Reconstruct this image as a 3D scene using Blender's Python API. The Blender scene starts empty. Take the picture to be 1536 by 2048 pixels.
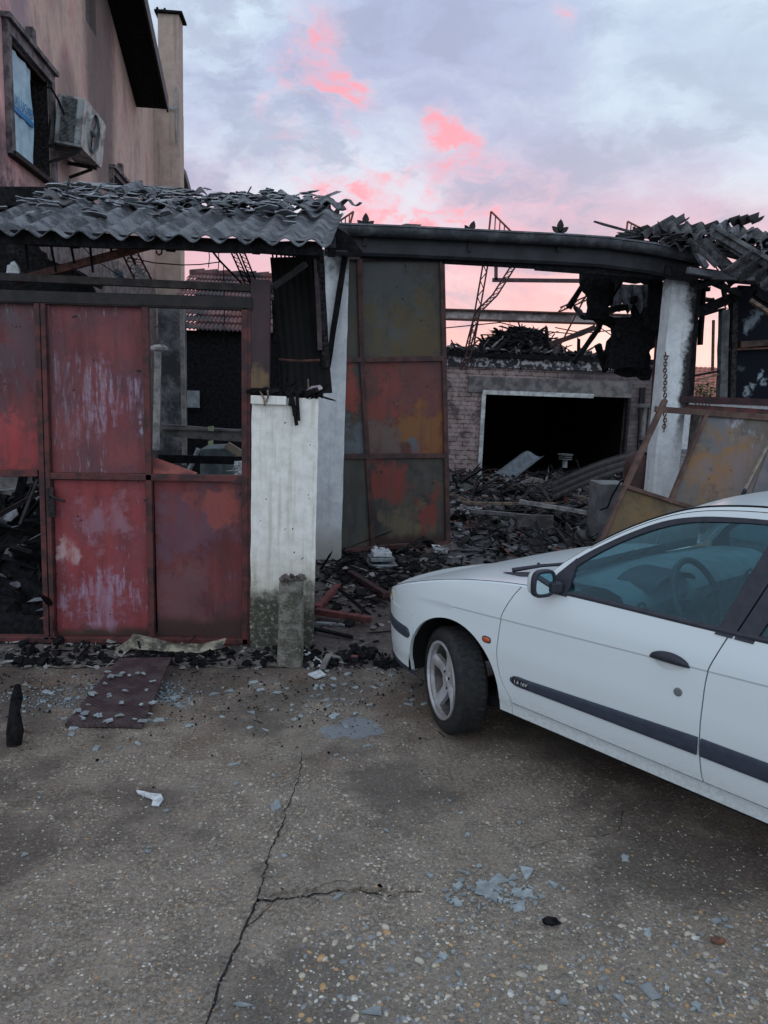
import bpy, bmesh, math, random
from mathutils import Vector, Matrix, noise
random.seed(7)
R_ = math.radians
sc = bpy.context.scene
C = sc.collection
# ------------------------------------------------------------------ camera
F = 1540.0; H = 1.78; YAW = R_(5.0)
up_c = Vector((335., 9200., 1540.)).normalized()
f_c = Vector((0, 0, -1.)); f_c -= f_c.dot(up_c) * up_c; f_c.normalize()
r_c = f_c.cross(up_c)
Yw = math.cos(YAW) * f_c - math.sin(YAW) * r_c
Xw = math.cos(YAW) * r_c + math.sin(YAW) * f_c
RM = Matrix((Xw, Yw, up_c))
cam_d = bpy.data.cameras.new('camera'); cam = bpy.data.objects.new('camera', cam_d); C.objects.link(cam)
cam.matrix_world = Matrix.Translation((0, 0, H)) @ RM.to_4x4()
cam_d.sensor_fit = 'VERTICAL'; cam_d.sensor_height = 27.0; cam_d.lens = 27.0 * F / 2048
cam_d.clip_start = 0.05; cam_d.clip_end = 2000
sc.camera = cam
CO = Vector((0, 0, H))
# measuring helpers: a photo pixel seen on a real plane of the yard
def ray(px, py): return RM @ Vector((px - 768, 1024 - py, -F))
def PY(px, py, Y): d = ray(px, py); return CO + d * (Y / d.y)
def PZ(px, py, Z=0.0): d = ray(px, py); return CO + d * ((Z - H) / d.z)
def PN(px, py, p0, n): d = ray(px, py); return CO + d * ((p0 - CO).dot(n) / d.dot(n))

# ------------------------------------------------------------------ world
sc.view_settings.view_transform = 'Standard'; sc.view_settings.look = 'None'
sc.view_settings.exposure = 0.0; sc.view_settings.gamma = 1.0; sc.view_settings.use_curve_mapping = False
W = bpy.data.worlds.new('World'); sc.world = W; W.use_nodes = True
nt = W.node_tree; nt.nodes.clear()
class NT:
    def __init__(s, nt): s.nt = nt; s.l = nt.links
    def n(s, t, **k):
        o = s.nt.nodes.new(t)
        for a, b in k.items(): setattr(o, a, b)
        return o
    def put(s, sock, v):
        if isinstance(v, bpy.types.NodeSocket): s.l.new(v, sock)
        elif v is not None: sock.default_value = v
    def math(s, op, a, b=None, c=None, clamp=False):
        o = s.n('ShaderNodeMath', operation=op, use_clamp=clamp); s.put(o.inputs[0], a)
        if b is not None: s.put(o.inputs[1], b)
        if c is not None: s.put(o.inputs[2], c)
        return o.outputs[0]
    def vmath(s, op, a, b=None):
        o = s.n('ShaderNodeVectorMath', operation=op); s.put(o.inputs[0], a)
        if b is not None: s.put(o.inputs[1], b)
        return o.outputs['Value'] if op in ('DOT_PRODUCT', 'LENGTH', 'DISTANCE') else o.outputs[0]
    def mix(s, f, a, b, mode='MIX'):
        o = s.n('ShaderNodeMix', data_type='RGBA', blend_type=mode); s.put(o.inputs['Factor'], f)
        s.put(o.inputs[6], col(a)); s.put(o.inputs[7], col(b)); return o.outputs[2]
    def noise(s, vec, scale, detail=4, rough=.55, dist=0., out=0):
        o = s.n('ShaderNodeTexNoise'); s.put(o.inputs['Vector'], vec); o.inputs['Scale'].default_value = scale
        o.inputs['Detail'].default_value = detail; o.inputs['Roughness'].default_value = rough
        o.inputs['Distortion'].default_value = dist; return o.outputs[out]
    def voro(s, vec, scale, out='Distance', feature='F1', rnd=1.):
        o = s.n('ShaderNodeTexVoronoi', feature=feature); s.put(o.inputs['Vector'], vec)
        o.inputs['Scale'].default_value = scale; o.inputs['Randomness'].default_value = rnd
        return o
    def ramp(s, v, a, b, smooth=True):
        o = s.n('ShaderNodeMapRange', interpolation_type='SMOOTHSTEP' if smooth else 'LINEAR'); s.put(o.inputs[0], v)
        o.inputs[1].default_value = a; o.inputs[2].default_value = b; return o.outputs[0]
    def mapv(s, vec, scale=(1, 1, 1), loc=(0, 0, 0), rot=(0, 0, 0)):
        o = s.n('ShaderNodeMapping'); s.put(o.inputs[0], vec); o.inputs['Location'].default_value = loc
        o.inputs['Rotation'].default_value = rot; o.inputs['Scale'].default_value = scale; return o.outputs[0]
def col(c):
    if isinstance(c, (tuple, list)) and len(c) == 3: return (c[0], c[1], c[2], 1)
    return c
SUN_EL = R_(32); SUN_AZ = R_(205)
w = NT(nt)
tc = w.n('ShaderNodeTexCoord').outputs['Generated']
sep = w.n('ShaderNodeSeparateXYZ'); w.put(sep.inputs[0], tc)
el = sep.outputs[2]; azy = sep.outputs[1]; azx = sep.outputs[0]
warp = w.noise(w.mapv(tc, (1, 1, 1.6)), 7.0, 7, .65, 0, 1)
wv = w.vmath('ADD', tc, w.vmath('MULTIPLY', w.vmath('SUBTRACT', warp, (.5, .5, .5)), (.10, .10, .06)))
big = w.noise(w.mapv(wv, (1, 1, 2.2)), 3.2, 6, .55, .2)
fine = w.noise(w.mapv(wv, (1, 1, 2.4), (3, 1, 2)), 7.5, 8, .6, .3)
pn = w.noise(w.mapv(wv, (1, 1, 1.7), (1.9, .3, .7), (0, R_(18), 0)), 17., 9, .62, .8)
# dawn gradient: pink at the skyline, lavender higher, pale blue to the right and overhead
base = w.mix(w.ramp(el, .0, .12), (.98, .56, .53), (.86, .50, .57))
base = w.mix(w.ramp(el, .10, .31), base, (.46, .49, .69))
base = w.mix(w.ramp(el, .22, .55), base, (.45, .54, .76))
base = w.mix(w.ramp(el, .56, .80), base, (.92, 1.08, 1.22))
cloud = w.mix(w.ramp(el, .05, .3), (1.0, .66, .66), (.66, .79, .93))
base = w.mix(w.math('MULTIPLY', w.ramp(big, .44, .64), .95), base, cloud)
base = w.mix(w.math('MULTIPLY', w.ramp(fine, .50, .70), .28), base, (.74, .80, .92))
base = w.mix(w.math('MULTIPLY', w.ramp(fine, .53, .36), .6), base, (.36, .40, .56))
right = w.math('MULTIPLY', w.ramp(azx, .12, .48), w.ramp(el, .14, .42))
base = w.mix(w.math('MULTIPLY', right, .55), base, (.60, .77, .88))
blobs = [(640, 110, .050, 1), (690, 185, .035, 1), (590, 150, .026, .7), (730, 190, .022, .8), (575, 285, .035, .75), (525, 210, .02, .9), (600, 330, .025, .7),
         (855, 238, .020, .8), (900, 272, .030, .85), (940, 275, .022, 1), (700, 290, .02, .8), (690, 380, .04, .9), (750, 400, .04, 1.0), (800, 430, .06, .9),
         (935, 350, .024, .85), (900, 395, .030, .95), (1005, 395, .04, 1.15), (1060, 430, .05, 1), (950, 430, .06, 1), (660, 420, .05, .7), (1140, 45, .02, .6), (1375, 297, .014, .7), (870, 480, .08, .9), (1100, 470, .06, .6)]
tot = None
for (bx, by, s, a) in blobs:
    d = ray(bx, by).normalized()
    dt = w.vmath('DOT_PRODUCT', w.vmath('NORMALIZE', wv), tuple(d))
    g = w.math('MULTIPLY', w.math('POWER', 2.718, w.math('MULTIPLY', w.math('SUBTRACT', dt, 1.0), 1.0 / (s * s * .34))), a)
    tot = g if tot is None else w.math('ADD', tot, g)
pk = w.math('ADD', w.math('MINIMUM', tot, .85), w.math('ADD', w.math('MULTIPLY', w.math('SUBTRACT', fine, .5), 2.6), w.math('MULTIPLY', w.math('SUBTRACT', pn, .5), 6.0)))
pk = w.math('MULTIPLY', w.math('MULTIPLY', w.ramp(pk, .0, 2.4), w.ramp(tot, .05, .7)), w.math('ADD', .72, w.math('MULTIPLY', w.ramp(fine, .4, .65), .5)), clamp=True)
base = w.mix(w.math('MULTIPLY', pk, .92, clamp=True), base, w.mix(w.ramp(pk, .25, .9), (.88, .52, .63), (1.0, .39, .46)))
# the sky behind the photographer: bright even blue-white overcast
back = w.mix(w.ramp(el, -.05, .8), (.84, .98, 1.14), (.66, .78, .96))
back = w.mix(w.math('MULTIPLY', w.ramp(big, .4, .65), .5), back, (.62, .72, .88))
allc = w.mix(w.ramp(azy, .30, -.35), base, back)
allc = w.mix(w.ramp(el, -.02, -.06), allc, (.10, .10, .11))
sky = w.n('ShaderNodeTexSky', sky_type='NISHITA'); sky.sun_disc = False
sky.sun_elevation = R_(2); sky.sun_rotation = R_(20)
bg1 = w.n('ShaderNodeBackground'); w.put(bg1.inputs[0], allc); bg1.inputs[1].default_value = 1.04
bg2 = w.n('ShaderNodeBackground'); w.put(bg2.inputs[0], sky.outputs[0]); bg2.inputs[1].default_value = .01
add = w.n('ShaderNodeAddShader'); w.l.new(bg1.outputs[0], add.inputs[0]); w.l.new(bg2.outputs[0], add.inputs[1])
wo = w.n('ShaderNodeOutputWorld'); w.l.new(add.outputs[0], wo.inputs[0])
sd = bpy.data.lights.new('sun', 'SUN'); sd.energy = .35; sd.angle = R_(50); sd.color = (.86, .94, 1.0)
so = bpy.data.objects.new('sun', sd); C.objects.link(so)
so.rotation_euler = Vector((math.sin(SUN_AZ) * math.cos(SUN_EL), math.cos(SUN_AZ) * math.cos(SUN_EL), math.sin(SUN_EL))).to_track_quat('Z', 'Y').to_euler()

# ------------------------------------------------------------------ materials
MATS = {}
def newmat(name):
    m = bpy.data.materials.new(name); m.use_nodes = True; MATS[name] = m
    m.node_tree.nodes.clear(); t = NT(m.node_tree)
    b = t.n('ShaderNodeBsdfPrincipled'); o = t.n('ShaderNodeOutputMaterial'); t.l.new(b.outputs[0], o.inputs[0])
    t.b = b; t.o = o; t.m = m
    t.pos = t.n('ShaderNodeNewGeometry').outputs['Position']; t.obj = t.n('ShaderNodeTexCoord').outputs['Object']
    s = t.n('ShaderNodeSeparateXYZ'); t.put(s.inputs[0], t.pos); t.x, t.y, t.z = s.outputs
    return t
def fin(t, c, rough=.8, metal=0., bump=None, bs=.5, bd=.01, spec=.3):
    t.put(t.b.inputs['Base Color'], col(c)); t.put(t.b.inputs['Roughness'], rough); t.put(t.b.inputs['Metallic'], metal)
    t.b.inputs['Specular IOR Level'].default_value = spec
    if bump is not None:
        n = t.n('ShaderNodeBump'); n.inputs['Strength'].default_value = bs; n.inputs['Distance'].default_value = bd
        t.put(n.inputs['Height'], bump); t.l.new(n.outputs[0], t.b.inputs['Normal'])
    return t.m
def simple(name, c, c2=None, rough=.8, scale=12, metal=0., bs=.4, spec=.3, lo=.38, hi=.62):
    t = newmat(name); nz = t.noise(t.pos, scale, 6, .65)
    cc = t.mix(t.ramp(nz, lo, hi), c, c2 if c2 else tuple(x * .6 for x in c))
    return fin(t, cc, rough, metal, nz, bs, .01, spec)
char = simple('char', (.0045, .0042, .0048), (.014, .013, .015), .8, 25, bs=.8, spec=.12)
char_soft = simple('charred wood', (.007, .006, .0065), (.040, .036, .038), .75, 40, bs=.9, spec=.15)
darksteel = simple('sooty steel', (.010, .009, .010), (.032, .025, .026), .55, 18, .2)
rustbar = simple('rusted bar', (.14, .055, .038), (.05, .028, .026), .7, 30)
redframe = simple('red frame paint', (.115, .034, .032), (.045, .023, .024), .6, 9, lo=.42, hi=.6)
greyroof = None
def soot_between(t, c, z0, z1, amt=.9, sc_=3., soot=(.02, .019, .022)):
    nz = t.noise(t.pos, sc_, 5, .6)
    f = t.ramp(t.math('ADD', t.z, t.math('MULTIPLY', t.math('SUBTRACT', nz, .5), 1.2)), z0, z1)
    return t.mix(t.math('MULTIPLY', f, amt), c, soot)
# ground ---------------------------------------------------------
t = newmat('exposed aggregate concrete')
n1 = t.noise(t.pos, .9, 5, .6); n2 = t.noise(t.pos, 6, 6, .65); n3 = t.noise(t.pos, 60, 4, .6)
mort = t.mix(t.ramp(n2, .35, .68), (.082, .070, .058), (.155, .135, .115))
mort = t.mix(t.math('MULTIPLY', t.ramp(n3, .42, .60), .8), mort, (.185, .165, .142))
mort = t.mix(t.math('MULTIPLY', t.ramp(t.noise(t.pos, 130, 3, .6), .52, .62), .55), mort, (.045, .04, .036))
jv = t.vmath('ADD', t.pos, t.vmath('MULTIPLY', t.noise(t.pos, 25, 2, .5, 0, 1), (.02, .02, .02)))
def pebbles(scale, keep, rad, cols, seed):
    v = t.voro(t.mapv(jv, (1, 1, .3), (seed, seed * 2, 0), (0, 0, seed)), scale)
    sp = t.n('ShaderNodeSeparateColor'); t.put(sp.inputs[0], v.outputs['Color'])
    r = t.math('MULTIPLY', t.math('ADD', sp.outputs[0], .45), rad)
    m = t.math('MULTIPLY', t.ramp(t.math('SUBTRACT', r, v.outputs['Distance']), -.02, .05), t.math('LESS_THAN', sp.outputs[1], keep))
    cr = t.n('ShaderNodeValToRGB'); t.put(cr.inputs[0], sp.outputs[2]); e = cr.color_ramp; e.interpolation = 'CONSTANT'
    e.elements[0].position = 0; e.elements[0].color = col(cols[0]); e.elements[1].position = 1.0 / len(cols); e.elements[1].color = col(cols[1])
    for i in range(2, len(cols)): x = e.elements.new(i / len(cols)); x.color = col(cols[i])
    return m, cr.outputs[0], v.outputs['Distance']
PC = [(.27, .25, .22), (.17, .15, .13), (.36, .34, .31), (.14, .125, .115), (.27, .20, .135), (.22, .22, .225), (.36, .31, .24), (.11, .10, .10)]
m1, c1, d1 = pebbles(95, .50, .42, PC, 0.0)
m2, c2, d2 = pebbles(48, .36, .36, PC, 1.3)
m3, c3, d3 = pebbles(26, .22, .30, [(.40, .36, .30), (.30, .20, .12), (.22, .2, .19), (.45, .44, .42), (.32, .26, .19), (.20, .19, .18)], 2.6)
wear = t.ramp(t.noise(t.pos, 2.3, 5, .6), .33, .60)
g = t.mix(t.math('MULTIPLY', m1, t.math('MULTIPLY_ADD', wear, .7, .15)), mort, c1)
g = t.mix(t.math('MULTIPLY', m2, t.math('MULTIPLY_ADD', wear, .75, .15)), g, c2)
near = t.ramp(t.math('ADD', t.y, t.math('MULTIPLY', n2, .15)), 2.32, 2.18)
near = t.math('MULTIPLY', near, t.ramp(t.x, -.15, .05))
g = t.mix(1.0, g, (1.50, 1.41, 1.33), 'MULTIPLY')
g = t.mix(t.math('MULTIPLY', m3, t.math('MULTIPLY_ADD', near, .75, .12)), g, c3)
g = t.mix(t.math('MULTIPLY', near, .22), g, (.19, .16, .125))
g = t.mix(t.math('MULTIPLY', t.ramp(n1, .48, .58), .62), g, (.062, .052, .046))          # damp, dirty areas
br = t.math('MULTIPLY', t.ramp(t.noise(t.pos, 1.4, 4, .6), .48, .60), t.ramp(t.y, 2.9, 3.7))
g = t.mix(t.math('MULTIPLY', br, .45), g, (.10, .058, .036))                                # rusty wash near the gate
# oil/soot patch where the car stands and ash drifting out of the gate
ash = t.ramp(t.math('ADD', t.y, t.math('MULTIPLY', t.noise(t.pos, 3, 6, .7), 1.6)), 5.0, 5.9)
ashc = t.mix(t.ramp(t.noise(t.pos, 22, 6, .7), .42, .62), (.020, .019, .021), (.105, .088, .084))
ashc = t.mix(t.math('MULTIPLY', t.ramp(t.y, 8.0, 6.2), .35), ashc, (.12, .085, .075))
g = t.mix(ash, g, ashc)
bl = None
for (bx, by, rr) in ((715, 1455, .115), (665, 1462, .07), (745, 1462, .06)):
    p = PZ(bx, by); d = t.vmath('DISTANCE', t.vmath('MULTIPLY', t.vmath('ADD', t.pos, t.vmath('MULTIPLY', t.vmath('SUBTRACT', t.noise(t.pos, 9, 4, .6, 0, 1), (.5,.5,.5)), (.12, .12, .0))), (1, .8, 0)), (p.x, p.y * .8, 0))
    k = t.ramp(d, rr, rr * .72); bl = k if bl is None else t.math('MAXIMUM', bl, k)
g = t.mix(t.math('MULTIPLY', bl, .7), g, (.20, .23, .27))
hgt = t.math('ADD', t.math('MULTIPLY', n3, .5), t.math('MULTIPLY', t.math('ADD', t.math('ADD', t.math('MULTIPLY', m1, .5), m2), t.math('MULTIPLY', m3, t.math('ADD', near, .2))), .7))
rg = t.math('SUBTRACT', .58, t.math('MULTIPLY', t.ramp(n1, .42, .60), .28))
ground_m = fin(t, g, rg, 0, hgt, .75, .012, .4)
# red painted sheet metal ---------------------------------------
def sheetmat(name, base, alt, streak=(.30, .27, .36), st=.55, soot_z=None, soot_amt=.85, patches=(), seed=0., vert=.9, low_soot=None, edge=None):
    t = newmat(name)
    p = t.mapv(t.pos, (1, 1, 1), (seed, seed * 1.7, seed * .6))
    a = t.noise(p, 3.2, 6, .62, .4); b = t.noise(t.mapv(p, (14, 14, 1.6)), 2.2, 6, .7, .3); c = t.noise(p, 30, 5, .7)
    cc = t.mix(t.ramp(a, .38, .64), base, alt)
    cc = t.mix(t.math('MULTIPLY', t.ramp(c, .5, .75), .35), cc, tuple(x * .45 for x in base))
    vs = t.noise(t.mapv(p, (9, 9, 1.0)), 1.3, 4, .6)
    cc = t.mix(t.math('MULTIPLY', t.ramp(vs, .42, .66), .45 * vert), cc, tuple(x * .42 for x in base))
    sm = t.math('MULTIPLY', t.ramp(b, .56, .66), t.ramp(a, .44, .60))
    cc = t.mix(t.math('MULTIPLY', t.math('MULTIPLY', sm, t.ramp(c, .38, .58)), st), cc, streak)
    for (px, py, Y, r, colr, am) in patches:
        q = PY(px, py, Y)
        dd = t.vmath('DISTANCE', t.vmath('ADD', t.pos, t.vmath('MULTIPLY', t.vmath('SUBTRACT', t.noise(p, 4.5, 5, .6, 0, 1), (.5, .5, .5)), (r * 4.2, 0, r * 5.0))), tuple(q))
        cc = t.mix(t.math('MULTIPLY', t.math('MULTIPLY', t.ramp(t.math('ADD', dd, t.math('MULTIPLY', t.math('SUBTRACT', c, .5), r * 1.3)), r * 1.3, r * .55), (t.ramp(b, .44, .58) if colr[2] > colr[0]*.9 and colr[0] > .2 else t.ramp(t.math('ADD', vs, t.math('MULTIPLY', c, .3)), .42, .72))), min(1., am * 1.25)), cc, colr)
    if soot_z: cc = soot_between(t, cc, soot_z[0], soot_z[1], soot_amt, 4., (.045, .040, .044))
    if low_soot:
        nz = t.noise(t.pos, 3, 5, .6)
        f = t.ramp(t.math('ADD', t.z, t.math('MULTIPLY', t.math('SUBTRACT', nz, .5), .25)), low_soot[0], low_soot[1])
        cc = t.mix(f, cc, (.05, .026, .022))
    sp = t.ramp(t.noise(p, 16, 2, .5), .72, .76)
    cc = t.mix(sp, cc, (.02, .012, .012))
    dent = t.noise(p, 2.2, 2, .5)
    return fin(t, cc, t.math('ADD', .42, t.math('MULTIPLY', c, .35)), 0., t.math('ADD', t.math('MULTIPLY', dent, 1.0), t.math('MULTIPLY', c, .06)), .55, .05, .35)
RED = (.42, .055, .058); RED2 = (.26, .050, .060)
# plaster etc. ---------------------------------------------------
t = newmat('white rendered pillar')
n1 = t.noise(t.pos, 14, 6, .65); vs = t.noise(t.mapv(t.pos, (22, 22, 1.2)), 1.5, 5, .65)
cc = t.mix(t.ramp(n1, .35, .7), (.78, .765, .71), (.62, .61, .56))
cc = t.mix(t.math('MULTIPLY', t.ramp(vs, .48, .68), .40), cc, (.36, .32, .26))
nz = t.noise(t.pos, 5.5, 6, .7)
hz = t.math('ADD', t.z, t.math('MULTIPLY', t.math('SUBTRACT', nz, .5), -.55))
cc = t.mix(t.math('MULTIPLY', t.ramp(hz, .75, .35), .5), cc, (.46, .40, .29))
mo = t.math('MULTIPLY', t.ramp(hz, .52, .30), t.ramp(t.noise(t.pos, 30, 7, .8), .26, .50))
cc = t.mix(t.math('MULTIPLY', mo, .94), cc, (.032, .035, .022))
sp = t.ramp(t.noise(t.pos, 26, 3, .5), .70, .73)
cc = t.mix(t.math('MULTIPLY', sp, .9), cc, (.04, .035, .03))
pillar_m = fin(t, cc, .85, 0, n1, .35, .006)
def column_mat(name, xs=None, seed=0):
    t = newmat(name); n1 = t.noise(t.pos, 11, 6, .65)
    cc = t.mix(t.ramp(n1, .35, .7), (.72, .74, .75), (.56, .58, .60))
    vs = t.noise(t.mapv(t.pos, (16, 16, .9), (seed, 0, 0)), 1.5, 5, .7)
    cc = t.mix(t.math('MULTIPLY', t.ramp(vs, .5, .7), .3), cc, (.34, .34, .36))
    cc = t.mix(t.math('MULTIPLY', t.ramp(t.z, .45, .1), .6), cc, (.28, .24, .18))
    if xs is not None:
        nz = t.noise(t.pos, 6, 6, .7)
        f = t.ramp(t.math('ADD', t.x, t.math('MULTIPLY', t.math('SUBTRACT', nz, .5), .28)), xs[0], xs[1])
        f = t.math('MULTIPLY', f, t.ramp(t.z, 1.0, 1.7))
        cc = t.mix(f, cc, (.022, .02, .022))
    cc = t.mix(t.math('MULTIPLY', t.ramp(t.math('ADD', t.z, t.math('MULTIPLY', n1, .5)), 2.9, 3.3), .85), cc, (.03, .028, .03))
    return fin(t, cc, .85, 0, n1, .3, .006)
t = newmat('bollard concrete'); v = t.voro(t.pos, 95); n1 = t.noise(t.pos, 30, 6, .7)
cc = t.mix(t.ramp(t.noise(t.pos, 9, 5, .7), .38, .6), (.080, .078, .058), (.215, .20, .17))
cc = t.mix(t.math('MULTIPLY', t.math('MULTIPLY', t.ramp(v.outputs['Distance'], .45, .2), t.ramp(n1, .45, .6)), .8), cc, (.36, .35, .31))
bollard_m = fin(t, cc, .9, 0, t.math('ADD', n1, t.math('MULTIPLY', v.outputs['Distance'], -1)), .6, .01)
t = newmat('asbestos cement'); n1 = t.noise(t.pos, 7, 6, .7); n2 = t.noise(t.pos, 45, 5, .7)
cc = t.mix(t.ramp(n1, .38, .62), (.045, .048, .056), (.165, .172, .186))
cc = t.mix(t.math('MULTIPLY', t.ramp(n2, .52, .72), .55), cc, (.33, .35, .37))
cc = t.mix(t.math('MULTIPLY', t.ramp(t.noise(t.pos, 3, 4, .6), .52, .64), .7), cc, (.045, .046, .055))
greyroof = fin(t, cc, .85, 0, n2, .6, .01)
t = newmat('scorched roof sheet'); n1 = t.noise(t.pos, 5, 6, .7); n2 = t.noise(t.pos, 40, 5, .7)
cc = t.mix(t.ramp(n1, .38, .66), (.020, .019, .022), (.095, .092, .096))
cc = t.mix(t.math('MULTIPLY', t.ramp(n2, .5, .7), .35), cc, (.18, .175, .175))
darkroof = fin(t, cc, .85, 0, n2, .6, .01)
paleroof = simple('pale torn sheet', (.30, .31, .34), (.13, .13, .15), .8, 14)
shard_m = simple('cement shard', (.235, .295, .325), (.15, .185, .21), .75, 22, bs=.3)
shard_d = simple('sooty shard', (.035, .035, .04), (.10, .10, .11), .75, 22, bs=.3)
# house render
HSOOT = [(7.35, 5.35, .75, .95, .55), (7.5, 3.9, .9, .5, .8), (8.9, 4.1, .5, .5, .35), (10.3, 4.7, .55, .9, .55), (11.9, 6.2, .9, 2.6, .75), (9.7, 6.9, .5, 1.2, .4)]
t = newmat('pink house render')
n1 = t.noise(t.pos, 1.2, 5, .6); n2 = t.noise(t.pos, 9, 6, .65); vs = t.noise(t.mapv(t.pos, (2, 2, .8)), 1.1, 6, .65, .6)
cc = t.mix(t.ramp(t.math('ADD', t.y, t.math('MULTIPLY', n1, 2.0)), 9.2, 10.6), (.80, .45, .44), (.58, .42, .36))
cc = t.mix(t.math('MULTIPLY', t.ramp(n2, .4, .7), .3), cc, (.30, .18, .17))
cc = t.mix(t.math('MULTIPLY', t.ramp(vs, .46, .70), .55), cc, (.20, .15, .155))
cc = t.mix(t.math('MULTIPLY', t.ramp(t.noise(t.mapv(t.pos, (1.4, 1.4, .7), (4, 0, 1)), 1.5, 5, .6), .55, .66), .6), cc, (.55, .24, .26))
lo = t.ramp(t.math('ADD', t.z, t.math('MULTIPLY', n2, .9)), 4.5, 3.8)
cc = t.mix(t.math('MULTIPLY', lo, .9), cc, t.mix(t.ramp(n2, .4, .62), (.035, .033, .036), (.15, .14, .145)))
stripe = t.math('MULTIPLY', t.ramp(t.math('ABSOLUTE', t.math('SUBTRACT', t.math('ADD', t.y, t.math('MULTIPLY', t.math('SUBTRACT', n1, .5), 1.0)), 8.75)), .45, .15), t.ramp(t.z, 4.4, 5.4))
cc = t.mix(t.math('MULTIPLY', stripe, .75), cc, (.27, .235, .26))
for (yy_, zz_, ry, rz_, am) in HSOOT:
    dv = t.math('ADD', t.math('POWER', t.math('DIVIDE', t.math('SUBTRACT', t.y, yy_), ry), 2.0), t.math('POWER', t.math('DIVIDE', t.math('SUBTRACT', t.z, zz_), rz_), 2.0))
    cc = t.mix(t.math('MULTIPLY', t.ramp(t.math('ADD', dv, t.math('MULTIPLY', t.math('SUBTRACT', n2, .5), 1.2)), 1.25, .35), am), cc, (.075, .062, .066))
house_m = fin(t, cc, .9, 0, n2, .5, .02)
t = newmat('beige chimney render'); n2 = t.noise(t.pos, 8, 6, .65); vs = t.noise(t.mapv(t.pos, (8, 8, .6)), 1.3, 5, .65)
cc = t.mix(t.ramp(n2, .35, .7), (.50, .385, .325), (.40, .31, .26))
cc = t.mix(t.math('MULTIPLY', t.ramp(vs, .5, .68), .4), cc, (.16, .13, .12))
cc = t.mix(t.math('MULTIPLY', t.ramp(t.math('ADD', t.z, t.math('MULTIPLY', n2, .8)), 3.2, 2.6), .8), cc, (.075, .07, .075))
chim_m = fin(t, cc, .9, 0, n2, .3, .01)
t = newmat('old brick'); bt = t.n('ShaderNodeTexBrick'); t.put(bt.inputs['Vector'], t.mapv(t.vmath('ADD', t.pos, t.vmath('MULTIPLY', t.noise(t.pos, 7, 4, .6, 0, 1), (.06, 0, .06))), (1, 1, 1), (0, 0, 0), (R_(90), 0, 0)))
bt.inputs['Scale'].default_value = 1; bt.inputs['Brick Width'].default_value = .25; bt.inputs['Row Height'].default_value = .085; bt.inputs['Mortar Size'].default_value = .009
bt.inputs['Color1'].default_value = (.33, .235, .215, 1); bt.inputs['Color2'].default_value = (.25, .19, .18, 1); bt.inputs['Mortar'].default_value = (.07, .055, .055, 1)
n2 = t.noise(t.pos, 6, 6, .7); cc = t.mix(t.math('MULTIPLY', t.ramp(n2, .42, .62), .7), bt.outputs[0], (.46, .36, .35))
cc = t.mix(t.math('MULTIPLY', t.ramp(t.noise(t.pos, 2.1, 6, .7), .52, .62), .75), cc, (.06, .05, .052))
cc = soot_between(t, cc, 2.45, 2.9, .75)
rg = t.ramp(t.math('ADD', t.x, n2), 4.2, 5.6)
cc = t.mix(t.math('MULTIPLY', rg, .7), cc, (.06, .055, .06))
brick_m = fin(t, cc, .9, 0, t.math('SUBTRACT', n2, bt.outputs[1]), .6, .02)
t = newmat('peeling lintel'); n2 = t.noise(t.pos, 7, 6, .75)
cc = t.mix(t.ramp(n2, .5, .56), (.035, .032, .035), (.40, .39, .40)); lintel_m = fin(t, cc, .85, 0, n2)
def tilemat(name, a, b, d=None):
    t = newmat(name); v = t.voro(t.mapv(t.pos, (3.6, 2.4, 2.4)), 1.); sp = t.n('ShaderNodeSeparateColor'); t.put(sp.inputs[0], v.outputs['Color'])
    cc = t.mix(t.ramp(sp.outputs[0], .3, .7), a, b)
    if d: cc = t.mix(t.ramp(t.noise(t.pos, 1.4, 5, .65), .42, .58), cc, d)
    return fin(t, cc, .85, 0, t.noise(t.pos, 20, 4, .6), .3, .01)
tile_m = tilemat('burnt clay tile', (.17, .075, .07), (.22, .12, .115), (.06, .052, .058))
tile2_m = tilemat('red clay tile', (.42, .17, .13), (.36, .14, .11))
white_paint = simple('white frame', (.62, .64, .62), (.35, .35, .35), .7, 8)
glass_blue = None
acpaint = simple('scorched appliance paint', (.42, .44, .43), (.16, .155, .15), .6, 6, lo=.45, hi=.62)
green_box = simple('grey green metal', (.12, .15, .155), (.06, .075, .08), .5, 10)
grey_metal = simple('galvanised grey', (.30, .32, .34), (.16, .17, .18), .5, 12, .3)
gutter_m = simple('sooty zinc gutter', (.055, .058, .066), (.13, .135, .15), .45, 10, .5, lo=.40, hi=.7)
concrete_m = simple('old concrete', (.22, .20, .19), (.10, .095, .095), .9, 7)
plank_m = simple('bare plank', (.24, .17, .12), (.09, .07, .06), .8, 18)
redwood = simple('red painted timber', (.18, .048, .045), (.07, .028, .028), .65, 14)
whitebit = simple('white scrap', (.62, .64, .66), (.38, .39, .40), .7, 25)
yellowish = simple('melted plastic', (.34, .31, .23), (.07, .065, .055), .6, 14)
leafm = simple('bush leaf', (.06, .12, .03), (.03, .06, .02), .7, 12)

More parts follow.
